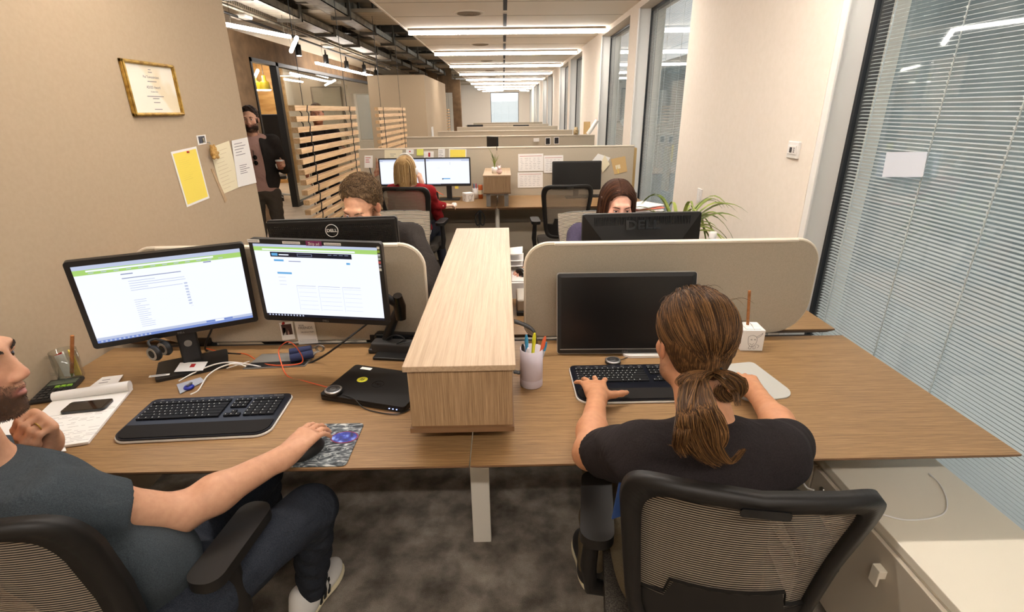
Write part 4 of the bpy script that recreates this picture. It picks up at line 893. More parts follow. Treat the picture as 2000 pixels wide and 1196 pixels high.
for r_ in (0, .006): m.tube([Vector((.062+r_, .032, .010))+Vector((.015*math.cos(a), 0, .015*math.sin(a))) for a in np.linspace(0, 2*PI, 17)], .0025, 6, cap=False)
m.tube([(.028, .034, .008), (.055, .036, .02)], .0025, 6).tube([(.045, .002, 0), (.062, .03, -.003)], .0025, 6); m.build('steel_spring', M_STEEL, t)
# docking station with clear accessory
p = A(772, 690); t = T('docking_station', 'black docking station between monitor arm and bamboo box', 'docking station', (p[0]+.03, p[1]+.01, ZD), -.15)
MB().box((-.13, -.03, 0), (.13, .03, .05)).build('front_block', M_DARK, t, bevel=.01, bseg=3); MB().box((-.14, .03, 0), (.14, .08, .065)).build('rear_block', M_BLACKG, t, bevel=.015, bseg=3); MB().box((-.10, -.085, 0), (.13, -.03, .012)).build('dock_tray', M_BLACK, t, bevel=.003)
cable('black_cable', 'black cable bundle behind the docking station', [A(745, 668, .78), A(770, 655, .82), A(790, 662, .80), A(775, 672, .79), A(800, 668, .79)], .003, M_BLACK)
# headphones
p = at(302, 690, y=1.78); t = T('headphones', 'black headphones with a silver ring hanging under the leftmost monitor', 'headphones', tuple(p))
R1 = Matrix.Rotation(PI/2, 4, 'X')@Matrix.Rotation(-.35, 4, 'Y')
for dx, dy in ((0, 0), (.012, .045)):
    e = MB().lathe([(.022, -.012), (.030, -.008), (.032, 0), (.026, .012), (.012, .014)], M=R1, c=(dx, dy, 0), seg=28).build('ear_cup', M_BLACK, t)
    MB().lathe([(.0255, .0125), (.0235, .0145), (.0215, .0135)], M=R1, c=(dx, dy, 0), seg=28).build('silver_ring', M_SILVER, e)
MB().tube(catmull([(0, 0, .02), (-.012, .0, .035), (-.016, .01, .045), (-.004, .03, .045), (.012, .045, .03)], 6), .005, 8).build('headband', M_DARK, t)
# mug with sachets and pencil
p = at(128, 742, z=ZD); t = T('glass_mug', 'clear glass mug holding sachets and a thick pencil by the wall', 'mug', (max(p[0], -1.695), p[1], ZD))
MB().lathe([(0, .004), (.036, .004), (.042, .012), (.043, .125), (.0405, .125), (.039, .016), (.0, .012)], seg=36).build('glass_body', M_MUG, t); MB().tube(catmull([(-.041, -.01, .10), (-.062, -.015, .102), (-.075, -.018, .075), (-.062, -.015, .035), (-.042, -.01, .03)], 6), .0055, 10).build('handle', M_MUG, t)
MB().prism([Vector(q) for q in ((-.028, .0, .02), (.015, -.005, .02), (.004, .0, .115), (-.03, .003, .098))], (0, 1, 0), .010).build('white_sachet', M_PAPER, t) if 0 else None
mx, my, mz = t.location
tag(MB().prism([Vector(q) for q in ((-.022, -.004, .016), (.012, -.004, .016), (.002, -.004, .122), (-.034, -.004, .105))], (0, 1, 0), .006).prism([Vector(q) for q in ((-.030, -.0055, .106), (.0, -.0055, .114), (.002, -.0055, .122), (-.034, -.0055, .106))], (0, 1, 0), .001, 1).build('sugar_sachet', [M_PAPER, M_RED]), 'white printed sachet with red top in the glass mug', 'sachet').location = (mx, my, mz)
tag(MB().prism([Vector(q) for q in ((.012, .004, .016), (.036, .004, .016), (.032, .004, .10), (.018, .004, .125))], (0, 1, 0), .006).build('yellow_sachet', M_YELLOW), 'yellow sachet at the right side of the glass mug', 'sachet').location = (mx, my, mz)
def pencil(lbl, a, b, r, m, tip=True):
    a = Vector(a); b = Vector(b); d = (a-b).normalized(); t = T('pencil', lbl, 'pencil', tuple(a)); MB().tube([b, a-d*.02], r, 6).build('wood_barrel', m, t, world=True); MB().tube([a-d*.02, a], [r, .001], 6).build('tip', M_GREEN if tip else m, t, world=True)
M_PENW = m_noise('pencil_wood', (150, 92, 48), (186, 122, 70), 40, .6)
pencil('thick brown pencil standing point down in the glass mug', (mx+.012, my-.012, mz+.017), tuple(at(141, 656, y=my-.012)), .0062, M_PENW)
p = A(118, 762); t = T('calculator', 'black desk calculator with green keys beside the mug', 'calculator', (p[0], p[1]-.01, ZD), .30)
MB().box((-.055, -.085, 0), (.055, .085, .014)).build('body', M_BLACK, t, bevel=.005); MB().box((-.045, .03, .014), (.045, .068, .0155)).build('lcd', mat('lcd', (92, 98, 84), .3), t); k = MB()
for i in range(5):
    for j in range(5): k.box((-.047+i*.019, -.078+j*.020, .013), (-.033+i*.019, -.064+j*.020, .018), 1 if (j == 4 and i > 1) else 0)
k.build('keys', [M_DARK, mat('green_key', (140, 190, 60), .5)], t)
slab('notice_card', 'white folded card with grey writing behind the notepad', 'card', [A(200, 738, .745), A(241, 733, .745), A(228, 752, .745), A(168, 762, .745)], M_PAPER, .002, lines(3, .2, .9, .3, .8, M_INK, 4, .06))
NP = [A(125, 765, .752), A(269, 750, .752), A(180, 865, .752), A(0, 890, .752)]
t = T('notepad', 'open spiral notepad with handwriting and its cover rolled over the top', 'notepad', (-1.47, 1.50, ZD), .26)
MB().box((-.125, -.185, .001), (.115, .165, .010)).build('paper_block', M_PAPER, t, bevel=.001); MB().tube([(-.125, .150, .020), (.115, .150, .024)], [.017, .020], 14).build('rolled_pages', M_PAPER, t); r = random.Random(5); s = MB()
for k in range(22):
    y = .03-k*.0095; x = -.11
    while x < .09:
        l = .01+r.random()*.03
        if r.random() < .6: s.box((x, y, .0101), (x+l, y+.0009, .0103))
        x += l+.008
s.build('handwriting', M_INK, t)
slab('loose_sheet', 'loose white sheet under the notepad\'s lower left corner', 'paper', [A(20, 868, .7425), A(120, 850, .7425), A(130, 882, .7425), A(-40, 890, .7425)], M_PAPER, .001)
slab('white_booklet', 'white booklet by the desk edge behind the man\'s wrist', 'booklet', [A(-30, 825, .75), A(40, 822, .75), A(36, 860, .75), A(-60, 862, .75)], M_PAPER, .008)
p = A(171, 794, .755); t = T('smartphone', 'black smartphone lying on the notepad', 'phone', (p[0], p[1], ZD+.0115), .10+.06); MB().prism([Vector((x.x, x.y, 0)) for x in rrect(.135, .068, .010)], (0, 0, 1), .008).build('body', M_BLACKG, t, bevel=.002); MB().cbox((0, 0, .0083), (.118, .060, .0006)).build('display', M_BLACKG, t)
slab('clear_card', 'translucent plastic card with a blue key fob on it', 'card', [A(345, 752, .743), A(392, 738, .743), A(400, 745, .743), A(352, 770, .743)], mat('clear_plastic', (176, 180, 190), .3), .002)
p = A(369, 757, .747); t = T('key_fob', 'round blue key fob beside the white cable ends', 'key fob', (p[0], p[1], ZD+.004)); MB().lathe([(.0, 0), (.017, 0), (.018, .005), (.015, .009), (0, .009)], seg=24).build('fob_body', mat('fob_blue', (28, 44, 160), .3), t); MB().box((-.004, -.006, .009), (.004, .020, .014)).build('metal_tab', M_STEEL, t)
slab('business_card', 'white card with red print on the leftmost monitor\'s foot', 'card', [A(352, 709, .757), A(406, 707, .757), A(396, 724, .757), A(340, 727, .757)], M_PAPER, .001, [(.45, .2, .62, .6, M_RED)])
slab('label_tape', 'small white label stuck to the front of the monitor foot', 'label', [A(292, 734, .7545), A(332, 730, .7545), A(331, 733, .7545), A(290, 738, .7545)], M_PAPER, .0006, lines(1, .05, .95, .4, .4, M_INKD, 2, .2))
# pinned on the left divider
yD = 2.078
def D(px, py, y=yD): return at(px, py, y=y)
o = slab('instant_photo', 'small instant photo of people pinned on the divider', 'photo', [D(545, 631), D(571, 628), D(577, 662), D(552, 665)], M_PAPER, .001, [(.12, .12, .88, .72, mat('photo_dark', (70, 46, 44), .5)), (.2, .3, .38, .72, M_PAPER), (.5, .35, .72, .72, mat('photo_skin', (190, 150, 140), .5))])
t = T('push_pin', 'red push pin holding the instant photo', 'push pin', tuple(D(553, 632, yD-.006))); MB().lathe([(.0, .006), (.005, .005), (.004, -.001), (.006, -.004), (0, -.004)], M=Matrix.Rotation(PI/2, 4, 'X'), seg=12).build('pin_head', M_RED, t)
C = [D(575, 629), D(613, 627), D(622, 670), D(584, 673)]
t = T('printed_card', 'white card with grey lettering pinned right of the instant photo', 'card', tuple(C[3])); MM = frameM((Vector(C[0])+Vector(C[2]))/2+Vector((0, -.0015, 0)), Vector(C[1])-Vector(C[0]), Vector(C[0])-Vector(C[3]))
MB().prism([Vector(c) for c in (C[3], C[2], C[1], C[0])], (0, -1, 0), .001).build('card_stock', M_PAPER, t, world=True)
text('FOR', .012, MM@Matrix.Translation((-.016, .034, 0)), M_INK, t, 'card_lettering', .0001); text('FRIENDS', .0165, MM@Matrix.Translation((0, .022, 0)), M_INK, t, 'card_lettering', .0001); text('PRODUCTION', .0085, MM@Matrix.Translation((.006, .002, 0)), M_INK, t, 'card_lettering', .0001)
MB().box((-.034, -.042, 0), (.034, -.0415, .0003), M=MM).box((-.034, -.035, 0), (.034, -.0345, .0003), M=MM).box((-.034, -.042, 0), (-.0335, -.0345, .0003), M=MM).box((.0335, -.042, 0), (.034, -.0345, .0003), M=MM).build('printed_box', M_INK, t, world=True)
# ---------------- near right desk
t = T('pen_cup', 'pale lilac cylindrical pen cup beside the bamboo box', 'pen cup', (.088, 1.677, ZD)); MB().lathe([(0, .0), (.0415, 0), (.042, .002), (.042, .030), (.0415, .031), (.042, .032), (.042, .148), (.0395, .148), (.0390, .01), (0, .01)], seg=40).build('cup_body', mat('lilac', (214, 202, 208), .45), t)
pc = [('black pen with white clip in the pen cup', (30, 28, 28), (-.032, .0, .165), (-.02, .01)), ('blue marker at the back left of the pen cup', (66, 160, 206), (-.018, .015, .195), (-.012, .01)), ('yellow highlighter in the middle of the pen cup', (222, 220, 50), (.012, .008, .205), (-.004, -.01)), ('orange marker leaning right in the pen cup', (232, 110, 70), (.050, -.002, .195), (.005, -.012)), ('white pen with blue top leaning far right in the pen cup', (214, 222, 230), (.055, .014, .165), (.015, .012)), ('white pen resting against the left rim of the pen cup', (236, 232, 230), (-.012, -.022, .160), (-.03, -.005))]
for i, (lb, c, top, bot) in enumerate(pc):
    o = T('marker', lb, 'pen', (.088, 1.677, ZD), group='pens in the lilac cup'); b_ = Vector((bot[0], bot[1], .014)); e = Vector(top); d = (e-b_); cm = mat('pen_%d' % i, c, .4)
    MB().tube([b_, e-d*.22], .0062, 10).build('barrel', cm, o); MB().tube([e-d*.22, e-d*.08, e], [.0072, .0068, .0035], 10).build('cap', mat('pen_cap_blue', (60, 150, 200), .4) if i == 4 else cm, o)
t = T('paper_cube', 'white memo cube printed with an animal line sketch behind the ponytailed person', 'memo cube', (1.030, 1.965, ZD), -.06); MB().box((-.046, -.046, 0), (.046, .046, .094)).build('cube_body', M_PAPER, t, bevel=.002)
sk = MB(); r = random.Random(2)
def sc(pts): sk.tube(catmull([Vector((x, -.0466, z)) for x, z in pts], 4), .0006, 4)
sc([(-.02, .066), (-.005, .072), (.012, .064), (.016, .045), (.010, .028), (-.004, .020), (-.016, .030), (-.020, .050), (-.02, .066)]); sc([(.012, .064), (.026, .074), (.036, .082)]); sc([(.036, .082), (.030, .070), (.016, .060)]); sc([(-.012, .035), (-.002, .028), (.006, .036)])
sc([(-.010, .024), (-.014, .012), (-.004, .010), (-.002, .024)]); sc([(.004, .024), (.006, .010), (.014, .012), (.012, .026)]); sc([(.016, .03), (.028, .024), (.022, .014)])
for x in (-.010, .004): sc([(x, .052), (x+.004, .055), (x+.006, .050), (x, .052)])
sk.build('line_sketch', M_INKD, t); MB().box((-.030, -.036, .094), (.030, .030, .0965)).build('top_flap', M_PAPER, t)
pencil('copper coloured pencil standing in the memo cube', (1.026, 1.975, ZD+.06), tuple(at(1464, 568, y=1.975)), .006, M_PENW, False)
t = T('mouse_mat', 'light grey mouse mat on the near right desk', 'mouse mat', (.905, 1.665, ZD), .15); MB().prism([Vector((p.x, p.y, .001)) for p in rrect(.20, .27, [.02, .03, .03, .06], 6)], (0, 0, 1), .004).build('mat', mat('pale_mat', (186, 184, 176), .6), t)
mouse('dark mouse under the ponytailed person\'s right hand', (.852, 1.60), .1)
m = MB(); q = catmull([at(1004, 628, y=2.02), at(1022, 634, y=2.02), at(1040, 645, y=2.0), at(1047, 660, y=1.98), at(1046, 680, z=.745), at(1020, 725, z=.742), at(1003, 728, z=.742)], 6)
for i in range(len(q)-1): a, b = q[i], q[i+1]; u = Vector((.0, .008, .006)); m.add([a-u, b-u, b+u, a+u, a-u+Vector((.002, -.002, .002)), b-u+Vector((.002, -.002, .002)), b+u+Vector((.002, -.002, .002)), a+u+Vector((.002, -.002, .002))], [(0, 3, 2, 1), (4, 5, 6, 7), (0, 1, 5, 4), (3, 7, 6, 2)], 0, True)
tag(m.build('strap', M_DARK), 'flat dark strap curving from the box past the pen cup', 'strap')
# ---------------- far right desk
p = at(1015, 602, z=.80); t = T('label_printer', 'small grey and black device seen past the right side of the box', 'device', (.105, 2.42, ZD)); MB().box((-.055, -.07, .0), (.055, .12, .022)).build('black_base', M_BLACK, t, bevel=.004); MB().box((-.053, -.066, .022), (.053, .118, .085)).build('grey_shell', mat('warm_grey', (176, 166, 150), .5), t, bevel=.008); MB().box((-.02, -.074, .015), (.03, -.066, .035)).build('socket_plate', M_GREY, t)
slab('printed_leaflet', 'white and blue leaflet under the far mouse', 'leaflet', [(.02, 2.83, .832), (.15, 2.83, .832), (.15, 2.62, .832), (.02, 2.62, .832)], M_PAPER, .003, [(.3, .4, .9, .6, mat('print_blue', (110, 130, 170), .7))])
tag(MB().box((-.075, -.12, 0), (.075, .12, .09)).build('paper_stack', M_PAPER), 'stack of white papers under the far mouse beside the box', 'papers').location = (.10, 2.72, ZD)
mouse('black mouse under the dark haired woman\'s hand', (.088, 2.735), .4, M_BLACKG, .836)
for i, (px, py, rz) in enumerate([(1001, 492, .3), (1003, 505, -.2), (1002, 515, .5)]):
    p = at(px, py, y=2.85); tag(MB().prism([Vector((-.10, -.07, 0)), Vector((.045, -.06, 0)), Vector((.05, .05, .015)), Vector((-.10, .06, 0))], (0, 0, 1), .003).build('crumpled_sheet', M_PAPER), ['topmost', 'middle', 'lowest'][i]+' white sheet sticking out beside the far end of the bamboo box', 'paper', 'sheets beside the bamboo box').location = (p[0]+.01, p[1], p[2])
t = T('spider_plant', 'green spider plant with arching leaves by the window wall', 'plant', (.99, 2.86, ZD)); MB().lathe([(.05, 0), (.07, .02), (.088, .22), (.080, .22), (.06, .03), (0, .03)], seg=28).build('pot', M_WHITE, t); MB().lathe([(0, .20), (.080, .20)], seg=20).build('soil', M_DARK, t)
r = random.Random(11)
for k in range(44):
    a = r.random()*2*PI; L = .20+r.random()*.22; up = .26+r.random()*.26; wd = .008+r.random()*.006; lf = MB(); pts = []; 
    for i in range(11):
        s_ = i/10; h_ = .21+up*(s_*1.7-1.25*s_*s_*(1.0+.5*(k % 3 == 0))); rr_ = .01+L*s_**1.15; pts.append((Vector((rr_*math.cos(a)*(.9), rr_*math.sin(a)*.45, h_)), wd*math.sin(PI*min(1, .12+s_*.88))+.0006))
    sd = Vector((-math.sin(a), math.cos(a)*.6, .15)).normalized(); vs = []
    for c_, w_ in pts: vs += [c_-sd*w_, c_+Vector((0, 0, -w_*.35)), c_+sd*w_]
    lf.add(vs, [(3*i+j_, 3*i+j_+1, 3*i+j_+4, 3*i+j_+3) for i in range(10) for j_ in (0, 1)], 0, True); lf.build('leaf', M_GREEN, t)
p = at(1392, 462, y=2.55); t = T('water_bottle', 'white capped clear bottle behind the right divider', 'bottle', (p[0], 2.55, ZD)); hh = p[2]-ZD+.02; MB().lathe([(0, .0), (.034, 0), (.036, .01), (.036, hh-.10), (.018, hh-.035), (.016, hh-.03), (0, hh-.03)], seg=24).build('bottle_body', M_MUG, t); MB().lathe([(.019, hh-.03), (.0195, hh), (.017, hh+.004), (0, hh+.004)], seg=20).build('cap', M_WHITE, t)
slab('document_pile', 'untidy papers and card behind the dark haired woman', 'papers', [at(1240, 392, y=3.0), at(1262, 395, y=3.0), at(1262, 410, y=2.9), at(1240, 410, y=2.9)], M_PAPERC, .03, lines(2, .1, .9, .2, .6, M_RED, 3, .15)) if 0 else None
# ---------------- the tan wall
xw = XL+.002
def Wp(px, py): return at(px, py, x=xw)
C = [Wp(232, 117), Wp(334, 126), Wp(354, 223), Wp(258, 229)]; c0 = sum((Vector(c) for c in C), Vector((0, 0, 0)))/4
t = T('framed_certificate', 'gold framed certificate hanging on the tan wall', 'picture', tuple(c0)); MM = frameM(c0, (0, 1, 0), (0, 0, 1)); W_, H_ = .400, .250; MM = MM
for a, b in (((-W_/2, -H_/2), (W_/2, -H_/2+.016)), ((-W_/2, H_/2-.016), (W_/2, H_/2)), ((-W_/2, -H_/2), (-W_/2+.018, H_/2)), ((W_/2-.018, -H_/2), (W_/2, H_/2))):
    MB().box((a[0], a[1], 0), (b[0], b[1], .014), M=MM).box((a[0]+.004, a[1]+.004, .014), (b[0]-.004, b[1]-.004, .020), M=MM).build('gold_rail', M_GOLD, t, world=True, bevel=.002)
MB().box((-W_/2+.01, -H_/2+.01, .001), (W_/2-.01, H_/2-.01, .006), M=MM).build('certificate_sheet', m_noise('stained_paper', (232, 216, 184), (240, 232, 214), 4, .8, 2., lo=.42, hi=.5), t, world=True)
for (s_, sz, dx, dy) in (('Full Stack', .020, 0, .055), ('ADOD Award', .021, 0, .008), ('October', .010, .0, -.012)): 
    text({'Full Stack': 'Pol Toimzeimizen', 'ADOD Award': 'ADOD Award', 'October': '(October 2014)'}[s_], sz*.85, MM@Matrix.Translation((dx, dy, .0065)), M_INK, t, 'certificate_lettering', .0001)
m = MB(); m.lathe([(.0, 0), (.010, 0)], M=MM, c=(0, 0, 0), seg=16) if 0 else None
for k, (y, l) in enumerate(((.034, .07), (-.035, .13), (-.045, .05), (-.063, .05), (-.095, .06), (.088, .02), (.076, .03))): m.box((-l/2, y, .0063), (l/2, y+.003, .0066), M=MM)
m.build('printed_lines', M_INK, t, world=True)
slab('yellow_poster', 'yellow printed sheet with white border on the tan wall', 'poster', [Wp(333, 297), Wp(383, 286), Wp(409, 387), Wp(365, 405)], M_PAPER, .001, [(.05, .04, .95, .96, M_YELLOW)]+lines(14, .15, .85, .14, .6, mat('yellow_ink', (214, 190, 92), .9), 7, .006))
slab('small_photo', 'tiny square photo above the pinned papers', 'photo', [Wp(383, 265), Wp(401, 263), Wp(404, 281), Wp(387, 284)], M_PAPER, .001, [(.15, .12, .85, .85, mat('photo_blue', (52, 56, 70), .5)), (.5, .3, .75, .85, M_PAPERC)])
slab('cream_letter', 'cream letter with faint text on the tan wall', 'letter', [Wp(409, 289), Wp(447, 275), Wp(469, 365), Wp(434, 380)], M_PAPERC, .001, lines(11, .1, .9, .12, .9, mat('faint_ink', (206, 186, 150), .9), 8, .008))
slab('printed_sheet', 'white sheet with grey diagrams nearest the wall\'s end', 'paper', [Wp(451, 275)+np.array([.003, 0, 0]), Wp(482, 268)+np.array([.003, 0, 0]), Wp(500, 357)+np.array([.003, 0, 0]), Wp(464, 366)+np.array([.003, 0, 0])], M_PAPER, .001, lines(5, .1, .9, .08, .32, M_INK, 9, .012)+lines(5, .2, .9, .55, .72, M_INK, 10, .012))
p = Wp(365, 297); t = T('push_pin', 'dark red pin at the top of the yellow sheet', 'push pin', (p[0]+.002, p[1], p[2])); MB().lathe([(.006, 0), (.004, .005), (.006, .009), (0, .009)], M=Matrix.Rotation(PI/2, 4, 'Y'), seg=10).build('pin_head', M_RED, t)
p = Wp(405, 283); t = T('soft_toy_keyring', 'small tan teddy keyring hanging from a wall hook', 'keyring', (XL+.012, p[1], p[2]-.05)); f = Fig(); F3 = np.array(t.location)
f.ell(F3+[.018, 0, -.005], (.020, .022, .024)); f.ell(F3+[.020, 0, .028], (.018, .020, .018)); [f.ell(F3+[.018, s_*.018, .044], (.007, .008, .008), k=.006) for s_ in (-1, 1)]; [f.ell(F3+[.024, s_*.022, -.022], (.011, .011, .011), k=.008) for s_ in (-1, 1)]; [f.ell(F3+[.026, s_*.026, .002], (.010, .010, .010), k=.008) for s_ in (-1, 1)]
f.mesh('plush_body', m_noise('plush', (170, 128, 68), (204, 164, 98), 120, .95, 3., .5), t, h=.003); MB().tube([Vector((.006, .006*math.cos(a), .058+.008*math.sin(a))) for a in np.linspace(0, 2*PI, 13)], .0012, 5, cap=False).build('metal_ring', M_STEEL, t); MB().box((-.012, -.004, .062), (.010, .004, .066)).build('wall_hook', M_STEEL, t)
p = Wp(412, 330); q = Wp(430, 395); tag(MB().prism([Vector((0, 0, 0)), Vector((0, .02, -.001)), Vector((0, .105, -.20)), Vector((0, .075, -.215))], (1, 0, 0), .003).build('ribbon', m_noise('ribbon_tan', (170, 142, 108), (190, 162, 126), 20, .8)), 'tan ribbon hanging down behind the cream letter', 'ribbon').location = (XL+.0005, p[1], p[2])
# right wall fittings
p = at(1553, 293, x=XW); t = T('thermostat', 'white square thermostat on the cream wall', 'thermostat', tuple(p)); MB().box((-.016, -.055, -.045), (0, .055, .045)).build('plate', M_WHITE, t, bevel=.004); MB().box((-.021, -.040, -.022), (-.016, .040, .024)).build('control_module', M_PAPER, t, bevel=.002); MB().box((-.0222, -.004, -.014), (-.021, .020, .014)).build('lcd', M_DARK, t)
for k in range(3): MB().box((-.0225, -.030, -.012+k*.010), (-.021, -.018, -.006+k*.010)).build('button', M_GREY, t)
p = at(1367, 383, x=XW); t = T('wall_socket', 'white double socket low on the cream wall behind the plant', 'socket', tuple(p)); MB().box((-.010, -.045, -.06), (0, .045, .06)).build('plate', M_WHITE, t, bevel=.003); MB().box((-.014, -.025, -.04), (-.010, .025, .0)).build('rocker', M_PAPER, t, bevel=.002); MB().box((-.014, -.025, .006), (-.010, .025, .045)).build('rocker', M_PAPER, t, bevel=.002)
slab('taped_sheet', 'white sheet taped inside the nearest window', 'paper', [at(1732, 297, x=XG-.005), at(1812, 297, x=XG-.005), at(1803, 346, x=XG-.005), at(1723, 346, x=XG-.005)], mat('window_paper', (214, 220, 230), .8), .001)
# ================================================================ OFFICE CHAIRS
def chair(lbl, loc, rz, light=False):  # light: the ribbed cover wraps the frame's front
    """local: seat centre at origin, the sitter faces +y"""
    t = T('office_chair', lbl, 'chair', (loc[0], loc[1], 0), rz, 'mesh backed office chairs')
    zs = .47; o = rrect(.48, .46, [.07, .07, .10, .10], 6)
    sp = MB().prism([Vector((p.x, p.y+.02, zs-.045)) for p in o], (0, 0, 1), .055, smooth_sides=True).build('seat', M_SEAT, t, bevel=.018, bseg=3)
    MB().prism([Vector((p.x*.92, p.y*.92+.02, zs-.075)) for p in o], (0, 0, 1), .03).build('seat_shell', M_CHAIRF, t, bevel=.01)
    z0, z1, H = .545, 1.06, .515
    def P(u, v, d=0.):   # u -1..1, v 0..1 -> back surface
        hw = .195+.045*min(1, v*1.25); x = u*hw; y = -.215-.115*v+.03*math.sin(v*2.6)-.055*(1-u*u)*1.0+.045-d
        return Vector((x, y, z0+H*v))
    # frame ring
    fr = MB(); n = 56; ring = []
    def out(k, inset):
        a = 2*PI*k/n; cx_, cz = math.cos(a), math.sin(a); e = .26 if inset == 0 else .24
        x = math.copysign(abs(cx_)**e, cx_); z = math.copysign(abs(cz)**e, cz); return x*(1-inset*.17), .5+z*(.5-inset*.062)
    O = []; I = []
    for k in range(n):
        u, v = out(k, 0); O.append((u, v)); u, v = out(k, 1); I.append((u, v))
    vs = [P(u, v, .016) for u, v in O]+[P(u, v, .020) for u, v in I]+[P(u, v, -.014) for u, v in O]+[P(u, v, -.004) for u, v in I]; fs = []
    for k in range(n):
        q = (k+1) % n; fs += [(k, q, n+q, n+k), (2*n+k, 3*n+k, 3*n+q, 2*n+q), (k, 2*n+k, 2*n+q, q), (n+k, n+q, 3*n+q, 3*n+k)]
    fr.add(vs, fs, 0, True); fr.build('back_frame', M_CHAIRF, t)
    g = 14; m = MB(); vs = [P(-.9+1.8*i/g, .04+.92*j/g, -.002) for j in range(g+1) for i in range(g+1)]; m.add(vs, [(j*(g+1)+i, j*(g+1)+i+1, (j+1)*(g+1)+i+1, (j+1)*(g+1)+i) for j in range(g) for i in range(g)], 0, True); m.build('back_mesh', M_MESH, t)
    if light:
        m = MB(); vs = [P(-1.0+2.*i/g, .0+1.*j/g, -.018) for j in range(g+1) for i in range(g+1)]; m.add(vs, [(j*(g+1)+i, j*(g+1)+i+1, (j+1)*(g+1)+i+1, (j+1)*(g+1)+i) for j in range(g) for i in range(g)], 0, True); m.build('front_mesh', M_MESHL, t)
    lb = MB(); prof = [(-.86, .05), (.86, .05), (.86, .27), (.60, .29), (.55, .38), (-.55, .38), (-.60, .29), (-.86, .27)]
    pts = [];
    for i in range(len(prof)):
        a, b = prof[i], prof[(i+1) % len(prof)]
        for k in range(6): pts.append((a[0]+(b[0]-a[0])*k/6, a[1]+(b[1]-a[1])*k/6))
    c_ = P(0, .14, .008); k = len(pts); lb.add([P(u, v, .012) for u, v in pts]+[P(u, v, .002) for u, v in pts], [(i, (i+1) % k, k+(i+1) % k, k+i) for i in range(k)])
    gu = 20
    lo_ = lambda u: .05; hi_ = lambda u: .38 if abs(u) < .55 else (.29 if abs(u) < .60 else .27)
    us = [-.86+1.72*i/gu for i in range(gu+1)]; rows = [P(u, lo_(u)+(hi_(u)-lo_(u))*j/4, .012) for j in range(5) for u in us]; lb.add(rows, [(j*(gu+1)+i, j*(gu+1)+i+1, (j+1)*(gu+1)+i+1, (j+1)*(gu+1)+i) for j in range(4) for i in range(gu)], 0, True)
    lb.build('lumbar_support', M_CHAIRF, t)
    pt = P(0, .955, .030); MB().prism([pt+Vector((p.x, 0, p.y)) for p in rrect(.085, .018, .006)], (0, 1, 0), .004).build('maker_plate', M_BLACKG, t)
    MB().tube([P(0, .10, .03), (0, -.19, .50), (0, -.14, .42), (0, -.02, .40)], [.030, .032, .030, .030], 12).build('back_spine', M_CHAIRF, t)
    for s in (-1, 1):
        a = MB().tube([(s*.20, .0, .415), (s*.275, .0, .42), (s*.285, .0, .50), (s*.275, .01, .655)], [.020, .024, .024, .020], 10).build('armrest', M_CHAIRF, t); MW[a.name] = MW[t.name]
        MB().prism([Vector((p.x+s*.27, p.y+.04, .655)) for p in rrect(.088, .27, .038, 6)], (0, 0, 1), .030, smooth_sides=True).build('arm_pad', M_CHAIRF, a, bevel=.012, bseg=3)
    MB().tube([(0, 0, .10), (0, 0, .26), (0, 0, .2601), (0, 0, .42)], [.028, .028, .018, .018], 14).build('gas_cylinder', M_BLACK, t); MB().box((-.09, -.11, .385), (.09, .11, .425)).build('tilt_mechanism', M_BLACK, t, bevel=.01)
    for k in range(5):
        a = 2*PI*k/5+.3; d = Vector((math.cos(a), math.sin(a), 0)); l = MB().tube([d*.02+Vector((0, 0, .12)), d*.30+Vector((0, 0, .075))], [.028, .016], 8).build('base_leg', M_CHAIRF, t); MW[l.name] = MW[t.name]
        s_ = Vector((-d.y, d.x, 0)); c = d*.30+Vector((0, 0, .031)); MB().tube([c-s_*.025, c-s_*.006], .030, 14).tube([c+s_*.006, c+s_*.025], .030, 14).tube([c-s_*.02, c+s_*.02], .012, 8).tube([c+Vector((0, 0, .0)), c+Vector((0, 0, .045))], .010, 8).build('caster', M_BLACK, l)
    return t
CH_B = chair('black mesh-backed office chair under the ponytailed person, seen from behind', (.50, 1.03), -.16)
# ================================================================ ROWS BEYOND
def row(n, y, zt, x0, x1, ztr=None):
    nm = ['first', 'second', 'third', 'fourth', 'fifth', 'sixth'][n]
    for (a, b, side) in ((x0, (x0+x1)/2-.004, 'left'), ((x0+x1)/2+.004, x1, 'right')):
        t = T('partition_screen', '%s half of the %s fabric partition beyond the front bench' % (side, nm), 'partition', ((a+b)/2, y, .0), group='fabric partitions along the room')
        W = b-a; MB().box((-W/2, -.022, .10), (W/2, .022, zt-.012)).build('fabric_panel', M_FABRIC, t); MB().box((-W/2, -.026, zt-.012), (W/2, .026, zt)).build('top_trim', M_TRIM, t); MB().box((-W/2, -.024, 0), (W/2, .024, .10)).build('plinth', M_CAB, t)
    for s, nm2 in ((-1, 'facing away from the camera behind'), (1, 'on the near side of')) if n else ((1, ''),):
        pass
RW = [(6.22, 1.300, -1.690, 1.525), (9.02, 1.300, -1.63, 1.53), (12.2, 1.268, -1.49, 1.56), (15.8, 1.252, -1.36, 1.58), (19.0, 1.23, -1.32, 1.58), (22.0, 1.232, -1.22, 1.58)]
for i, (y, z, a, b) in enumerate(RW): row(i, y, z, a, b)
desk('left desk of the second bench where the blonde woman works', -1.69, -.087, 5.39, 6.19, legs=[(-1.6, 5.75)], grp='desks of the second bench')
desk('right desk of the second bench with the blank monitor', -.083, 1.52, 5.39, 6.19, legs=[(1.44, 5.75)], grp='desks of the second bench')
tag(MB().tube([(0, 0, 0), (0, 0, .715)], .024, 12).build('desk_pole', M_WMETAL), 'pale round post under the middle of the second bench', 'post').location = (-.085, 5.60, 0)
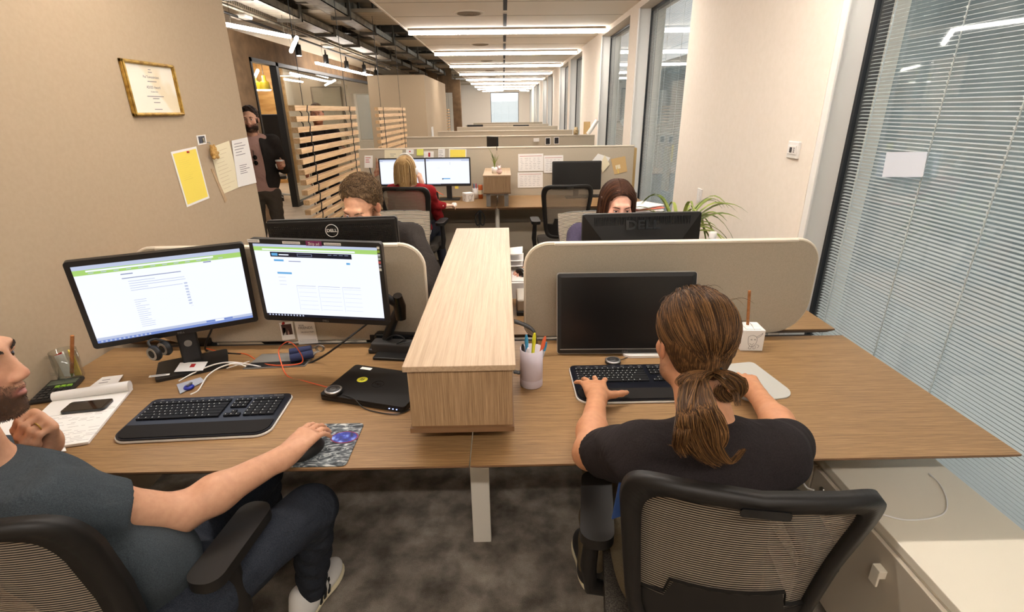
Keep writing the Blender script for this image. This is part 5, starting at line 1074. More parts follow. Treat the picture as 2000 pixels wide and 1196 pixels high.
tag(MB().box((-1.6, -.02, 0), (1.6, .02, .44)).box((-1.6, -.03, 0), (1.6, .03, .10)).build('modesty_panel', M_FABRIC), 'low fabric panel under the second bench', 'panel').location = (-.085, 5.98, .02)
for i, (y, z, a, b) in enumerate(RW[1:]):
    nm = ['third', 'fourth', 'fifth', 'sixth', 'seventh'][i]
    for s in (-1, 1): desk('%s desk of the %s bench, %s its partition' % (('left' if s < 0 else 'right'), nm, 'in front of'), a if s < 0 else (a+b)/2+.003, (a+b)/2-.003 if s < 0 else b, y-.84, y-.04, grp='desks of the far benches')
index_kids()
# small bamboo cabinet on the second bench
t = T('storage_box', 'small bamboo box with a little plant on the second bench', 'storage box', (-.078, 5.42, .89)); MB().box((-.140, 0, 0), (.140, .70, .165)).build('box_body', M_BOXFRONT, t); MB().box((-.146, -.006, .165), (.146, .71, .180)).build('box_top', M_BOXTOP, t, bevel=.002); MB().box((-.144, -.004, -.012), (.144, .70, 0)).build('bottom_board', M_DESKEDGE, t)
for x in (-.095, .095): MB().box((x-.022, .03, -.15), (x+.022, .09, -.012)).build('foot', M_GREY, t)
p = at(966, 335, y=5.62); t = T('tiny_plant', 'tiny grassy plant in a white pot on the small bamboo box', 'plant', (p[0], 5.62, 1.07)); MB().lathe([(0, 0), (.028, 0), (.034, .06), (.030, .06), (.02, .05), (0, .05)], seg=16).build('pot', M_WHITE, t); r = random.Random(9)
for k in range(9):
    a = r.random()*6.28; h = .10+r.random()*.12; e = .03+r.random()*.05; MB().tube(catmull([(0, 0, .05), (e*.3*math.cos(a), 0, .05+h*.6), (e*math.cos(a), e*.3*math.sin(a), .05+h)], 4), [.0035, .0035, .003, .003, .0028, .0025, .002, .0015, .001][:9], 4).build('leaf', M_GREEN, t)
p = at(970, 341, y=5.5); t = T('pig_figurine', 'small pink and white pig figurine on the small bamboo box', 'figurine', (p[0]+.028, 5.5, 1.072)); f = Fig(); L3 = np.array(t.location)
f.ell(L3+[0, 0, .028], (.030, .034, .027)); f.ell(L3+[0, -.015, .066], (.020, .020, .020), k=.008); f.ell(L3+[0, -.036, .062], (.008, .006, .007), k=.004); [f.ell(L3+[s_*.014, -.010, .086], (.006, .004, .008), k=.004) for s_ in (-1, 1)]; f.mesh('body', mat('pig_pink', (236, 206, 200), .4), t, h=.003)
t = T('memo_cube', 'white memo cube with animal sketches right of the lit monitors', 'memo cube', (*at(915, 393, z=ZD)[:2], ZD), .5); MB().box((-.05, -.05, 0), (.05, .05, .095)).build('cube_body', M_PAPER, t, bevel=.002); sk = MB()
for M_ in (Matrix.Identity(4), Matrix.Rotation(-PI/2, 4, 'Z')):
    for q in ([(-.02, .066), (.0, .072), (.018, .06), (.012, .03), (-.01, .024), (-.02, .05), (-.02, .066)], [(-.01, .024), (-.014, .01), (0, .01), (.01, .01), (.012, .03)], [(.018, .06), (.034, .078), (.024, .055)]): sk.tube(catmull([M_@Vector((x, -.0506, z)) for x, z in q], 4), .0012, 4)
sk.build('line_sketch', M_INK, t)
t = T('pen_cup', 'white cup of pens between memo cube and small bamboo box', 'pen cup', (*at(929, 388, z=ZD)[:2], ZD)); MB().lathe([(0, 0), (.036, 0), (.036, .12), (.033, .12), (.03, .01), (0, .01)], seg=20).build('cup_body', M_WHITE, t)
for i, (c, dx) in enumerate((((66, 130, 190), -.015), ((200, 60, 110), .012), ((180, 120, 80), -.03))): MB().tube([(dx*.4, 0, .02), (dx, .01*i, .17)], .006, 6).build('pen', mat('rowpen_%d' % i, c, .5), t)
t = T('snack_tube', 'orange labelled tube standing against the small bamboo box', 'canister', (*at(939, 388, z=ZD)[:2], ZD)); MB().lathe([(0, 0), (.026, 0), (.026, .15), (.024, .155), (0, .155)], seg=20).build('tube_body', mat('tube_orange', (206, 104, 50), .5), t); MB().lathe([(.0263, .05), (.0263, .10)], seg=20).build('label_band', M_PAPERC, t)
mouse('white mouse under the blonde woman\'s hand', (-.545, 5.50), 0, M_WHITE)
p = at(850, 390, z=ZD); t = T('smartphone', 'black phone propped beside the blonde woman\'s elbow', 'phone', (p[0], p[1]+.06, ZD+.005), .2); MB().cbox((0, 0, .05), (.07, .012, .11), M=Matrix.Rotation(-.9, 4, 'X')).build('body', M_BLACKG, t)
slab('white_card', 'small white card on the desk near the blonde woman\'s mouse', 'card', [A(874, 387), A(892, 386), A(888, 391), A(869, 391)], M_PAPER)
t = T('hub_device', 'black docking device on the right desk of the second bench', 'device', (*at(1038, 380, z=ZD)[:2], ZD)); MB().box((-.12, -.04, 0), (.12, .04, .02)).build('body', M_BLACK, t, bevel=.004); MB().box((-.10, .03, .02), (.08, .06, .05)).build('upper_block', M_DARK, t, bevel=.004)
t = T('keyboard', 'dark keyboard on the second bench beside the empty chair', 'keyboard', (*at(1165, 384, z=ZD)[:2], ZD)); MB().box((-.2, -.07, 0), (.2, .07, .014)).build('body', M_BLACK, t, bevel=.004); k = MB()
for i in range(18):
    for j_ in range(5): k.box((-.19+i*.0212, -.06+j_*.024, .014), (-.173+i*.0212, -.041+j_*.024, .018))
k.build('keys', M_DARK, t)
cable('black_cable', 'black cables hanging behind the left end of the second bench', [at(722, 328, y=6.16), at(727, 345, y=6.12), at(735, 362, y=6.1), at(740, 385, y=6.1)], .007, M_BLACK)
cable('orange_cable', 'thin orange cable behind the blonde woman on the second bench', [at(835, 378, y=5.85), at(848, 372, y=5.85), at(858, 377, y=5.8), at(866, 381, y=5.7)], .004, M_ORANGE)
p = at(937, 412, y=5.42); t = T('cable_coil', 'black cable coil hanging under the front edge of the second bench', 'cable', (p[0], 5.43, .70)); m = MB()
for s_ in (-1, 1): m.tube(catmull([(0, 0, .01), (s_*.05, 0, -.06), (s_*.035, 0, -.15), (s_*.005, 0, -.13), (s_*.01, 0, -.05), (0, 0, .01)], 5), .008, 6)
m.tube([(0, 0, -.14), (-.04, .02, -.25), (-.09, .04, -.30)], .004, 5).build('coiled_loops', M_BLACK, t)
# pinned papers on the first partition
yP = 6.196
def Q(x0, y0, x1, y1, sk_=0): return [at(x0, y0, y=yP), at(x1, y0-sk_, y=yP), at(x1+sk_*.3, y1-sk_, y=yP), at(x0+sk_*.3, y1, y=yP)]
for (nm, lb, ct, q, m_, ex) in [
    ('card_note', 'white printed card pinned at the left end of the first partition', 'card', Q(712, 304, 728, 328), M_PAPER, lines(3, .1, .9, .15, .5, M_RED, 1, .05)),
    ('cream_sheet', 'cream landscape sheet pinned above the blonde woman', 'paper', Q(751, 293, 786, 312), M_PAPERC, lines(2, .3, .7, .4, .6, M_INK, 1, .04)),
    ('logo_card', 'white card with a small red mark on the first partition', 'card', Q(793, 292, 808, 301), M_PAPER, [(.42, .3, .6, .6, M_RED)]),
    ('sticky_note', 'yellow green sticky note on the first partition', 'note', Q(814, 291, 827, 304), mat('lime_note', (232, 232, 110), .8), None),
    ('portrait_card', 'white card with a small portrait on the first partition', 'card', Q(828, 296, 847, 310), M_PAPER, [(.45, .15, .65, .75, M_RED)]),
    ('list_sheet', 'white list pinned between portrait card and yellow sheet', 'paper', Q(856, 291, 869, 309), M_PAPER, lines(5, .1, .9, .2, .9, M_INK, 3, .04)),
    ('yellow_sheet', 'yellow sheet with pale border pinned on the first partition', 'paper', Q(877, 291, 911, 308), M_PAPER, [(.06, .08, .94, 1., M_YELLOW)]),
    ('wall_calendar', 'upper left of the printed calendars on the first partition', 'calendar', Q(1012, 301, 1061, 335, 1), M_PAPER, [(.06, .12, .94, .14, M_RED)]+lines(7, .08, .92, .25, .85, M_INK, 4, .012, 5)),
    ('wall_calendar', 'printed calendar nearest the blank monitor on the first partition', 'calendar', Q(1062, 304, 1100, 338, 1), M_PAPER, [(.06, .12, .94, .14, M_RED)]+lines(7, .08, .92, .25, .85, M_INK, 5, .012, 4)),
    ('wall_calendar', 'lowest of the printed calendars on the first partition', 'calendar', Q(1011, 337, 1060, 367, 1), M_PAPER, [(.06, .12, .94, .14, M_RED)]+lines(6, .08, .92, .25, .85, M_INK, 6, .012, 5)),
    ('white_card', 'tilted white card pinned left of the kraft envelope, upper one', 'card', [at(1168, 300, y=yP), at(1192, 308, y=yP), at(1182, 326, y=yP), at(1155, 316, y=yP)], M_PAPER, None),
    ('white_card', 'tilted white card overlapping another beside the kraft envelope', 'card', [at(1181, 303, y=yP-.003), at(1191, 321, y=yP-.003), at(1177, 337, y=yP-.003), at(1172, 322, y=yP-.003)], M_PAPERC, None),
    ('kraft_envelope', 'brown kraft envelope pinned at the right end of the first partition', 'envelope', [at(1193, 311, y=yP), at(1221, 305, y=yP), at(1225, 335, y=yP), at(1200, 341, y=yP)], M_KRAFT, [(.2, .45, .55, .7, M_PAPERC), (.3, .55, .34, 1., M_YELLOW)])]:
    slab(nm, lb, ct, q, m_, .002, ex)
tag(MB().prism([Vector(v) for v in ((0, 0, 0), (.05, 0, .02), (.06, 0, .15), (.035, 0, .22), (.02, 0, .1), (-.01, 0, .05))], (0, 1, 0), .01).build('pressed_flower', m_noise('dried', (150, 90, 70), (190, 150, 120), 30)), 'brownish figure cut-out pinned left of the lit monitors', 'decoration').location = tuple(at(733, 345, y=yP)-np.array([0, .012, 0]))
# second partition
for (nm, lb, q, m_, ex) in [('photo_print', 'left one of two dark portrait photos on the second partition', (1065, 269, 1075, 283), M_PAPER, [(.1, .08, .9, .92, M_INKD), (.35, .3, .6, .9, M_PAPER)]), ('photo_print', 'right one of two dark portrait photos on the second partition', (1082, 268, 1092, 282), M_PAPER, [(.1, .08, .9, .92, M_INKD), (.4, .4, .6, .7, M_GREY)]), ('small_note', 'small white note pinned left of the two dark photos', (1042, 270, 1053, 277), M_PAPER, None)]:
    slab(nm, lb, 'photo' if 'photo' in nm else 'note', [at(q[0], q[1], y=8.99), at(q[2], q[1]-.5, y=8.99), at(q[2], q[3]-.5, y=8.99), at(q[0], q[3], y=8.99)], m_, .003, ex)
p = at(962, 280, y=8.3); t = T('angled_monitor', 'small dark monitor turned sideways before the second partition', 'monitor', (p[0], 8.3, ZD), -.9); MB().cbox((0, 0, p[2]-ZD), (.26, .03, .20)).build('casing', M_BLACK, t); MB().box((-.02, -.01, 0), (.02, .02, p[2]-ZD)).build('stand_column', M_BLACK, t)
for i, px in enumerate((929, 1017)):
    p = at(px, 246, y=18.8); t = T('far_monitor', ['left one of two black monitors showing over the far partitions', 'right one of two black monitors showing over the far partitions'][i], 'monitor', (p[0], 18.45, ZD), group='black monitors over the far partitions'); MB().cbox((0, 0, p[2]-ZD-.12), (.54, .04, .33)).build('casing', M_BLACK, t); MB().box((-.03, -.01, 0), (.03, .02, .3)).build('stand_column', M_BLACK, t)
p = at(1157, 262, y=8.6); t = T('picture_box', 'tan illustrated card leaning by the window behind the second partition', 'card', (p[0]-.02, 9.10, 1.30)); MB().box((-.05, 0, 0), (.06, .02, .20)).build('card_face', M_KRAFT, t)
t = T('paper_roll', 'white paper roll leaning by the window above the second partition', 'paper', (p[0]+.03, 9.08, 1.30)); MB().tube([(-.03, 0, 0), (.12, 0, .22)], .035, 12).build('rolled_sheet', M_PAPER, t)
p = at(1125, 262, y=9.0); t = T('glass_jar', 'small amber jar on top of the second partition', 'jar', (p[0], 9.02, 1.30)); MB().lathe([(0, 0), (.04, 0), (.045, .06), (.03, .09), (.03, .12), (0, .12)], seg=16).build('jar_body', m_noise('amber', (120, 90, 50), (200, 180, 140), 40), t)
p = at(1242, 300, y=6.35); t = T('kraft_bag', 'tall folded kraft bag between the first partition and the window', 'bag', (1.565, 6.4, .74)); MB().box((-.025, -.06, .0), (.03, .10, .52)).build('bag_body', M_KRAFT, t, bevel=.01); MB().box((-.03, -.075, .35), (-.01, -.06, .55)).build('yellow_flap', M_YELLOW, t)
tag(MB().box((-.02, -.08, 0), (.05, .10, .74)).build('window_side_post', M_GREY), 'grey post at the right end of the second bench', 'post').location = (1.56, 6.33, 0)
# papers behind the dark haired woman on the window side
t = T('document_pile', 'untidy pile of papers with a pink card behind the dark haired woman', 'papers', (*at(1252, 405, y=3.35)[:2], .74)); zt = at(1252, 398, y=3.35)[2]-.74
MB().box((-.10, -.12, 0), (.10, .10, zt-.06)).build('box_file', M_CAB, t)
for k in range(5): MB().prism([Matrix.Rotation(.25*k-.4, 4, 'Z')@Vector((p_.x, p_.y, zt-.06+k*.012)) for p_ in rrect(.24, .18, .004, 1)], (0, 0, 1), .006).build('sheet', M_PAPER if k != 3 else mat('pink_card', (226, 130, 110), .7), t)
# chairs copied
def place(src, lbl, loc, rz):
    c = copy_tree(src, None, (loc[0], loc[1], 0), rz, lbl); MW[c.name] = Matrix.Translation((loc[0], loc[1], 0))@Matrix.Rotation(rz, 4, 'Z'); return c
index_kids()
CH_A = place(CH_B, 'black mesh-backed office chair of the man in the grey t-shirt', (-.985, 1.0), -.10)
place(CH_B, 'black office chair of the blonde woman at the second bench', (-.90, 5.02), -.10)
place(CH_B, 'empty black office chair at the second bench', (.57, 5.00), .03)
CH_C = chair('office chair of the curly haired man, its ribbed backrest facing the camera', (-.73, 3.22), PI+.10, True); index_kids()
place(CH_C, 'office chair of the dark haired woman, its ribbed backrest facing the camera', (.60, 3.10), PI+.05)
# white chair in the room behind the doorway
p = (-4.78, 10.9); t = T('meeting_chair', 'white office chair seen through the doorway of the meeting room', 'chair', (p[0], p[1], 0), .4)
MB().prism([Vector((q.x, q.y, .43)) for q in rrect(.48, .46, .08)], (0, 0, 1), .06).build('seat', M_DARK, t, bevel=.015); MB().prism([Vector((q.x, -.24, .78+q.y)) for q in rrect(.44, .50, .07)], (0, 1, 0), .03).build('backrest', M_WHITE, t, bevel=.01)
for s in (-1, 1): MB().tube([(s*.22, -.1, .42), (s*.29, -.05, .50), (s*.29, -.02, .66), (s*.28, .15, .67)], .02, 8).build('armrest', M_WHITE, t)
MB().tube([(0, 0, .08), (0, 0, .43)], .025, 10).build('gas_cylinder', M_STEEL, t)
for k in range(5): a = 2*PI*k/5; d = Vector((math.cos(a), math.sin(a), 0)); MB().tube([d*.02+Vector((0, 0, .12)), d*.30+Vector((0, 0, .07))], [.03, .018], 8).tube([d*.30+Vector((0, 0, .07)), d*.30+Vector((0, 0, .0))], .028, 8, 1).build('base_leg', [M_WHITE, M_BLACK], t)
# ================================================================ PEOPLE
SK = (206, 156, 124)
def person(lbl, c): return T('person', lbl, 'person', (c[0], c[1], 0))
def offs(a, b, r, side, n=(0, 0, 1)):
    return np.array(a)
# ---------------------------------------------------------------- the man in the grey t-shirt, left
pA = person('bearded man in a grey t-shirt, chin on his left hand, right hand on a mouse', (-.98, .86))
wr = at(562, 888, z=.792); el = reach(352, 1003, wr, .265); sh = np.array([-.975, .850, .945]); hd = np.array([-1.068, .875, 1.254])
hip = np.array([-.905, .955, .565]); lsh = np.array([-1.28, 1.0, .925]); chest = (sh+lsh)/2+np.array([.0, 0, -.12])
HA = Head(hd, (.90, .30, .02), (-.10, .02, 1), 1.02)
f = Fig(); HA.prims(f, .006)
f.cap(HA.w(0, -.03, -.06), .055, (sh+lsh)/2+np.array([-.02, 0, .03]), .062, .03)
lel = np.array([-1.36, 1.245, .785])
mid = el*.35+wr*.65
for F_ in (f,):
    limb(F_, sh, el, .060, .055, .045, .03); F_.cap(el, .045, el*.7+wr*.3, .047, .03); F_.cap(el*.7+wr*.3, .047, wr, .030, .03)
mp = at(622, 838, z=.80); dr = nz(mp-wr); hand(f, wr, dr+np.array([0, 0, .10]), (0, -.10, 1), (-.9, .3, 0), curl=(.34, .38, .42, .48), spread=.09, thumb=(.45, .75, -.45), k=1.05)
# left forearm and fist under the chin
lw = at(92, 862, y=1.05)
limb(f, lsh, lel, .055, .048, .040); f.cap(lel, .040, lw, .030, .03)
fd = nz(HA.w(0, .05, -.10)-lw); up = nz(np.array([.1, -.1, 1.]))
sg = hand(f, lw, at(76, 776, y=1.01)-lw, np.array([.40, .85, .2]), (-1, -.2, .3), curl=(.85, .9, .9, .95), spread=.04, thumb=(.35, 1.1, -.15), k=1.0, thumbcurl=.2, mcp=1.65)
f.ell(chest, (.15, .11, .19), None, .05); f.mesh('body', M_SKIN, pA, h=.0048, color=skincol(SK, HA, ((84, 60, 44), .72)))
HA.eyes(pA, look=(.1, .05)); HA.brows(pA, M_HAIR_M, .0062, .002); beard_hair(pA, HA, mat('hair_stubble', (70, 48, 34), .6), 5500, ln=.0026, rad=.00022)
# hair
f = Fig(); E = lambda c, r, k=.02: f.ell(HA.w(*c), np.array(r), HA.R, k)
E((0, -.030, .062), (.083, .098, .082)); E((0, -.045, .01), (.080, .070, .080)); f.clip(HA.w(0, .060, .075), HA.R@np.array([0, .85, -.45])); f.mesh('hair', M_HAIR_M, pA, h=.005, disp=wrinkle(.002, 60))
# ring
a_, b_ = sg[2]; rm = a_*.45+b_*.55; dd_ = nz(b_-a_); u_ = nz(np.cross(dd_, (0, 0, 1))); v_ = np.cross(dd_, u_)
MB().tube([rm+(u_*math.cos(q)+v_*math.sin(q))*.0100 for q in np.linspace(0, 2*PI, 21)], .0016, 6, cap=False).build('ring', M_GOLD, pA, world=True)
# t-shirt
def tee(name, m, p, shs, els, hipc, neck, R_=(.150, .112), sl=.55, h=.007, seed=0., hipr=(.165, .125), slr=.072, arms=None, nk=.062, kk=.07, fwd=(0, 1, 0), amp=.0035, belly=0., hemz=None, slend=None):
    f = Fig(); s0, s1 = [np.array(a, float) for a in shs]; mid = (s0+s1)/2; ax = nz(s1-s0); hp = np.array(hipc, float); upv = nz(mid-hp); fw = nz(np.cross(upv, ax)); R3 = np.stack([ax, fw, upv], 1)
    W = np.linalg.norm(s1-s0)/2
    f.ell(mid*.72+hp*.28, (W*.98, R_[1], .17), R3, kk); f.ell(mid*.38+hp*.62+fw*belly, (R_[0], R_[1]+.005, .17), R3, kk); f.ell(hp+upv*.02, (hipr[0], hipr[1], .14), R3, kk)
    f.cap(s0, .062, mid+upv*.035, nk, .05); f.cap(s1, .062, mid+upv*.035, nk, .05)
    for s_, e_ in zip((s0, s1), els):
        e_ = np.array(e_, float); q = s_+(e_-s_)*(sl+.12); c_ = s_+(e_-s_)*sl; f.cap(s_, slr, q, slr*.95, .035, (c_, nz(e_-s_)))
    return f
f = tee('tshirt', M_TEE_A, pA, (sh, lsh), (el, lel), hip+np.array([.0, .01, .05]), None, (.155, .120), .50, belly=.02, hipr=(.165, .130))
f.clip((sh+lsh)/2+np.array([0, 0, .075]), (0, 0, 1)); f.mesh('tshirt', M_TEE_A, pA, h=.007, disp=wrinkle(.0045, 11, 1.))
# trousers, shoes
kR = np.array([-.600, 1.235, .575]); kL = np.array([-.84, 1.40, .58]); fR = np.array([-.720, 1.36, .09]); fL = np.array([-.95, 1.55, .09]); hR = hip+np.array([.085, -.02, -.02]); hL = hip+np.array([-.085, .03, -.02])
f = Fig(); f.ell(hip+np.array([0, .01, .0]), (.165, .135, .120), None, .05)
for a, b, c in ((hR, kR, fR), (hL, kL, fL)): f.cap(a, .098, b, .070, .05); f.cap(b, .068, c, .048, .03)
for c in (fR, fL): f.clip(c+np.array([0, 0, -.01]), (0, 0, -1), c, .12)
f.mesh('jeans', M_JEANS, pA, h=.007, disp=wrinkle(.004, 16, 3.))
def shoe(p, ankle, d, m, stripes=True, k=1., sole=M_PAPERC):
    d = nz((d[0], d[1], 0)); s = np.array([-d[1], d[0], 0]); a = np.array([ankle[0], ankle[1], 0]); P = lambda x, y, z: a+d*x*k+s*y*k+np.array([0, 0, z])*k
    f = Fig(); R3 = np.stack([s, d, (0, 0, 1)], 1); f.ell(P(.13, 0, .045), (.048*k, .085*k, .038*k), R3, .03); f.ell(P(.02, 0, .050), (.040*k, .085*k, .045*k), R3, .03); f.cap(P(.0, 0, .05), .042*k, P(-.005, 0, .095), .042*k, .03); f.clip(P(0, 0, .012), (0, 0, -1))
    o = f.mesh('shoe', m, p, h=.006); MW[o.name] = MW[p.name]
    f = Fig(); f.ell(P(.13, 0, .018), (.053*k, .092*k, .02*k), R3, .02); f.ell(P(.02, 0, .018), (.045*k, .092*k, .02*k), R3, .02); f.clip(P(0, 0, .026), (0, 0, 1)); f.clip(P(0, 0, .001), (0, 0, -1)); f.mesh('sole', sole, o, h=.005)
    if stripes:
        for i in range(3):
            for sd in (-1, 1):
                x = .045+i*.024; q = [P(x-.012, sd*.0425, .028), P(x, sd*.040, .052), P(x+.010, sd*.031, .074)]
                b = MB(); w_ = d*.0055*k; e = s*sd*.004*k; vs = []
                for c in q: vs += [c-w_+e, c+w_+e]
                b.add(vs, [(0, 1, 3, 2), (2, 3, 5, 4)]); st = b.build('black_stripe', M_BLACK, o, world=True); sm = st.modifiers.new('s', 'SOLIDIFY'); sm.thickness = .004
        l = MB()
        for i in range(5): x = .075+i*.016; l.tube([P(x, -.018, .082-i*.005), P(x+.004, 0, .088-i*.0055), P(x, .018, .082-i*.005)], .0022*k, 5)
        l.build('laces', M_WHITE, o, world=True)
    return o
shoe(pA, (-.745, 1.335), (.28, .95), M_PAPER); shoe(pA, (-.96, 1.52), (.1, 1), M_PAPER)
# wedding ring on the chin hand: placed around the ring finger
# ---------------------------------------------------------------- the ponytailed person
pB = person('person with a long brown ponytail in a black t-shirt, seen from behind typing', (.46, .98))
lwB = at(1166, 774, z=.802); leB = np.array([.225, 1.18, .800]); s0 = np.array([.290, .945, .975]); s1 = np.array([.600, .945, .970]); rwB = np.array([.835, 1.49, .80]); reB = np.array([.80, 1.20, .815])
hB = at(1350, 672, y=1.11); HB = Head(hB, (-.12, 1, -.22), (0.02, .22, 1), .96)
f = Fig(); HB.prims(f, .004); f.cap(HB.w(0, -.03, -.06), .056, (s0+s1)/2+np.array([0, .0, .04]), .064, .03)
for a, b, c in ((s0, leB, lwB), (s1, reB, rwB)):
    limb(f, a, b, .056, .048, .042); f.cap(b, .042, b*.65+c*.35, .043, .03); f.cap(b*.65+c*.35, .043, c, .028, .03)
hand(f, lwB, (.03, 1, -.06), (0, .05, 1), (1, 0, 0), curl=(.16, .14, .16, .22), spread=.26, thumb=(1.0, .45, -.12), k=1.1, thumbcurl=.15)
hand(f, rwB, (.05, 1, .08), (0, .0, 1), (-1, .1, 0), curl=(.4, .45, .5, .5), spread=.08, thumb=(.5, .7, -.4), k=1.02)
f.ell((s0+s1)/2+np.array([0, 0, -.14]), (.14, .09, .18), None, .04); f.mesh('body', M_SKIN, pB, h=.0048, color=skincol((206, 148, 110), HB, ((96, 66, 44), .5)))
HB.eyes(pB); HB.brows(pB, M_HAIR_B)
hipB = np.array([.475, 1.00, .56]); f = tee('', None, pB, (s0, s1), (leB, reB), hipB, None, (.165, .112), .66, hipr=(.175, .13), slr=.070)
f.ell((s0+s1)/2+np.array([0, -.025, -.04]), (.165, .085, .10), None, .06); f.clip((s0+s1)/2+np.array([0, 0, .088]), (0, .30, 1)); f.clip((0, 0, .55), (0, 0, -1)); f.mesh('tshirt', M_TEE_B, pB, h=.007, disp=wrinkle(.0035, 12, 4.))
f = Fig(); kBL = np.array([.32, 1.42, .57]); kBR = np.array([.68, 1.42, .57]); f.ell(hipB+np.array([0, 0, -.02]), (.175, .15, .10), None, .05)
for a, b, c in ((hipB+np.array([-.09, 0, -.02]), kBL, (.30, 1.45, .09)), (hipB+np.array([.09, 0, -.02]), kBR, (.68, 1.5, .09))): f.cap(a, .09, b, .068, .05); f.cap(b, .066, c, .05, .03)
f.mesh('trousers', M_TROUSER_B, pB, h=.009, disp=wrinkle(.004, 14)); shoe(pB, (.30, 1.45), (0, 1), M_DARK, False); shoe(pB, (.68, 1.5), (0, 1), M_DARK, False)
tag(MB().prism([Vector(v) for v in ((0, 0, 0), (.05, 0, .02), (.045, 0, .11), (.01, 0, .10))], (0, 1, 0), .004).build('blue_badge', mat('badge_blue', (46, 74, 130), .5)), 'blue badge hanging at the ponytailed person\'s left hip', 'badge').location = tuple(at(1195, 1015, y=.90))
# hair: drawn back to a tie at the nape
tie = at(1392, 728, y=hB[1]-.105); R3 = HB.R
f = Fig(); f.ell(HB.w(0, -.028, .052), (.088, .101, .088), R3, .02); f.ell(HB.w(0, -.050, -.005), (.069, .060, .068), R3, .04); f.cap(HB.w(0, -.062, -.035), .040, tie, .012, .04); f.clip(HB.w(0, .058, .06), R3@np.array([0, .9, -.35]))
for sx in (-1, 1): f.ell(HB.w(sx*.09, .008, -.03), (.022, .034, .044), R3, .012, 1)
hb = f.mesh('hair', M_HAIR_B, pB, h=.005, disp=wrinkle(.0012, 70))
gd = []; tl = HB.loc(tie[None])[0]
def scalp(d, k=1.): d = nz(d); c = np.array([0, -.028, .050]); return c+d*np.array([.0905, .1035, .0905])*k
rg = random.Random(21)
for i in range(5600):
    th = rg.uniform(-2.3, 2.3); ph = rg.uniform(0, 1)
    # start along hairline (front arc) or on the crown
    az = th; el_ = rg.uniform(-.15, 1.45) if abs(th) < 1.1 else rg.uniform(-.75, 1.2)
    d0 = np.array([math.sin(az)*math.cos(el_), math.cos(az)*math.cos(el_), math.sin(el_)]); 
    if d0[1] > .80 and d0[2] < .35: continue
    d1 = nz((tl-np.array([0, -.028, .050]))/np.array([.09, .1, .09])); pts = []
    j1 = 1+rg.uniform(-.005, .035); wob = rg.uniform(-.3, .3)
    for k in range(13):
        t_ = k/12; d = nz(d0*(1-t_)**1.1+d1*t_*1.15+np.array([wob*.12*math.sin(PI*t_), 0, .05*math.sin(PI*t_)])); q = scalp(d, j1+.03*math.sin(PI*t_)); e = max(0, (t_-.72)/.28)**1.3
        q = q*(1-e)+d*.016*math.sin(PI*e)+e*(tl+np.array([rg.uniform(-.012, .012), -.004, rg.uniform(-.010, .010)])); pts.append(HB.w(*q))
    gd.append(pts)
strands('hair_strands', pB, gd, M_HAIR_B, .00062)
# tail
def S3(px, py, y): return at(px, py, y=y)
yb = tie[1]; yl = .80; tails = [
  ([S3(1388, 728, yb-.01), S3(1364, 733, yb-.04), S3(1350, 755, yb-.07), S3(1347, 800, yl), S3(1356, 850, yl-.01), S3(1380, 888, yl-.01), S3(1412, 910, yl-.005)], .014, .011, 300),
  ([S3(1388, 730, yb-.01), S3(1356, 740, yb-.045), S3(1343, 775, yb-.08), S3(1336, 830, yl-.01), S3(1332, 868, yl-.01), S3(1346, 893, yl)], .010, .008, 180),
  ([S3(1390, 732, yb-.02), S3(1372, 748, yb-.05), S3(1374, 790, yl), S3(1392, 835, yl-.012), S3(1402, 875, yl-.012), S3(1428, 903, yl-.01), S3(1458, 872, yl-.01)], .010, .004, 220),
  ([S3(1392, 728, yb-.01), S3(1413, 728, yb-.04), S3(1440, 745, yb-.05), S3(1444, 768, yb-.05), S3(1425, 780, yb-.05), S3(1408, 765, yb-.045), S3(1412, 748, yb-.04)], .010, .008, 220),
  ([S3(1392, 732, yb-.01), S3(1412, 745, yb-.05), S3(1436, 768, yb-.075), S3(1443, 800, yl)], .005, .003, 60),
  ([S3(1388, 728, yb-.01), S3(1352, 728, yb-.02), S3(1332, 742, yb-.03), S3(1346, 756, yb-.045), S3(1362, 748, yb-.05)], .008, .007, 120),
  ([S3(1375, 740, yb-.05), S3(1388, 790, yl+.02), S3(1412, 840, yl-.01), S3(1412, 868, yl-.01), S3(1398, 885, yl-.01)], .008, .004, 90),
  ([S3(1362, 740, yb-.05), S3(1345, 790, yl+.01), S3(1335, 845, yl-.01), S3(1325, 872, yl-.005), S3(1300, 868, yl)], .004, .001, 30)]
gd = []
for ctl, r0, r1, n in tails:
    n = int(n*1.9)
    C_ = catmull(ctl, 5); m_ = len(C_)
    for i in range(n):
        a = rg.uniform(0, 2*PI); rr = math.sqrt(rg.random()); fz = rg.uniform(0, 6); L = int(m_*rg.uniform(.8, 1)); g = []
        for k, c in enumerate(C_[:max(6, L)]):
            t_ = k/(m_-1); w_ = (.35+.65*min(1, t_*4))*(r0+(r1-r0)*t_)*(1.25 if t_ > .3 else 1)*(1.1+.3*math.sin(fz+t_*5)); g.append(np.array(c)+np.array([math.cos(a)*rr*w_*1.15+.002*math.sin(fz+t_*9), math.sin(a)*rr*w_*.55, math.sin(a+1)*rr*w_*.35]))
        gd.append(g)
strands('ponytail', pB, gd, M_HAIR_B, .00068)
MB().tube([Vector(tie)+Vector((.016*math.cos(a)*.5, -.006-.004*math.sin(a), .017*math.sin(a)))+Vector((.010*math.sin(a), 0, 0)) for a in np.linspace(0, 2*PI, 17)], .0045, 8, cap=False).build('hair_tie', M_BLACK, pB, world=True)
gd = []
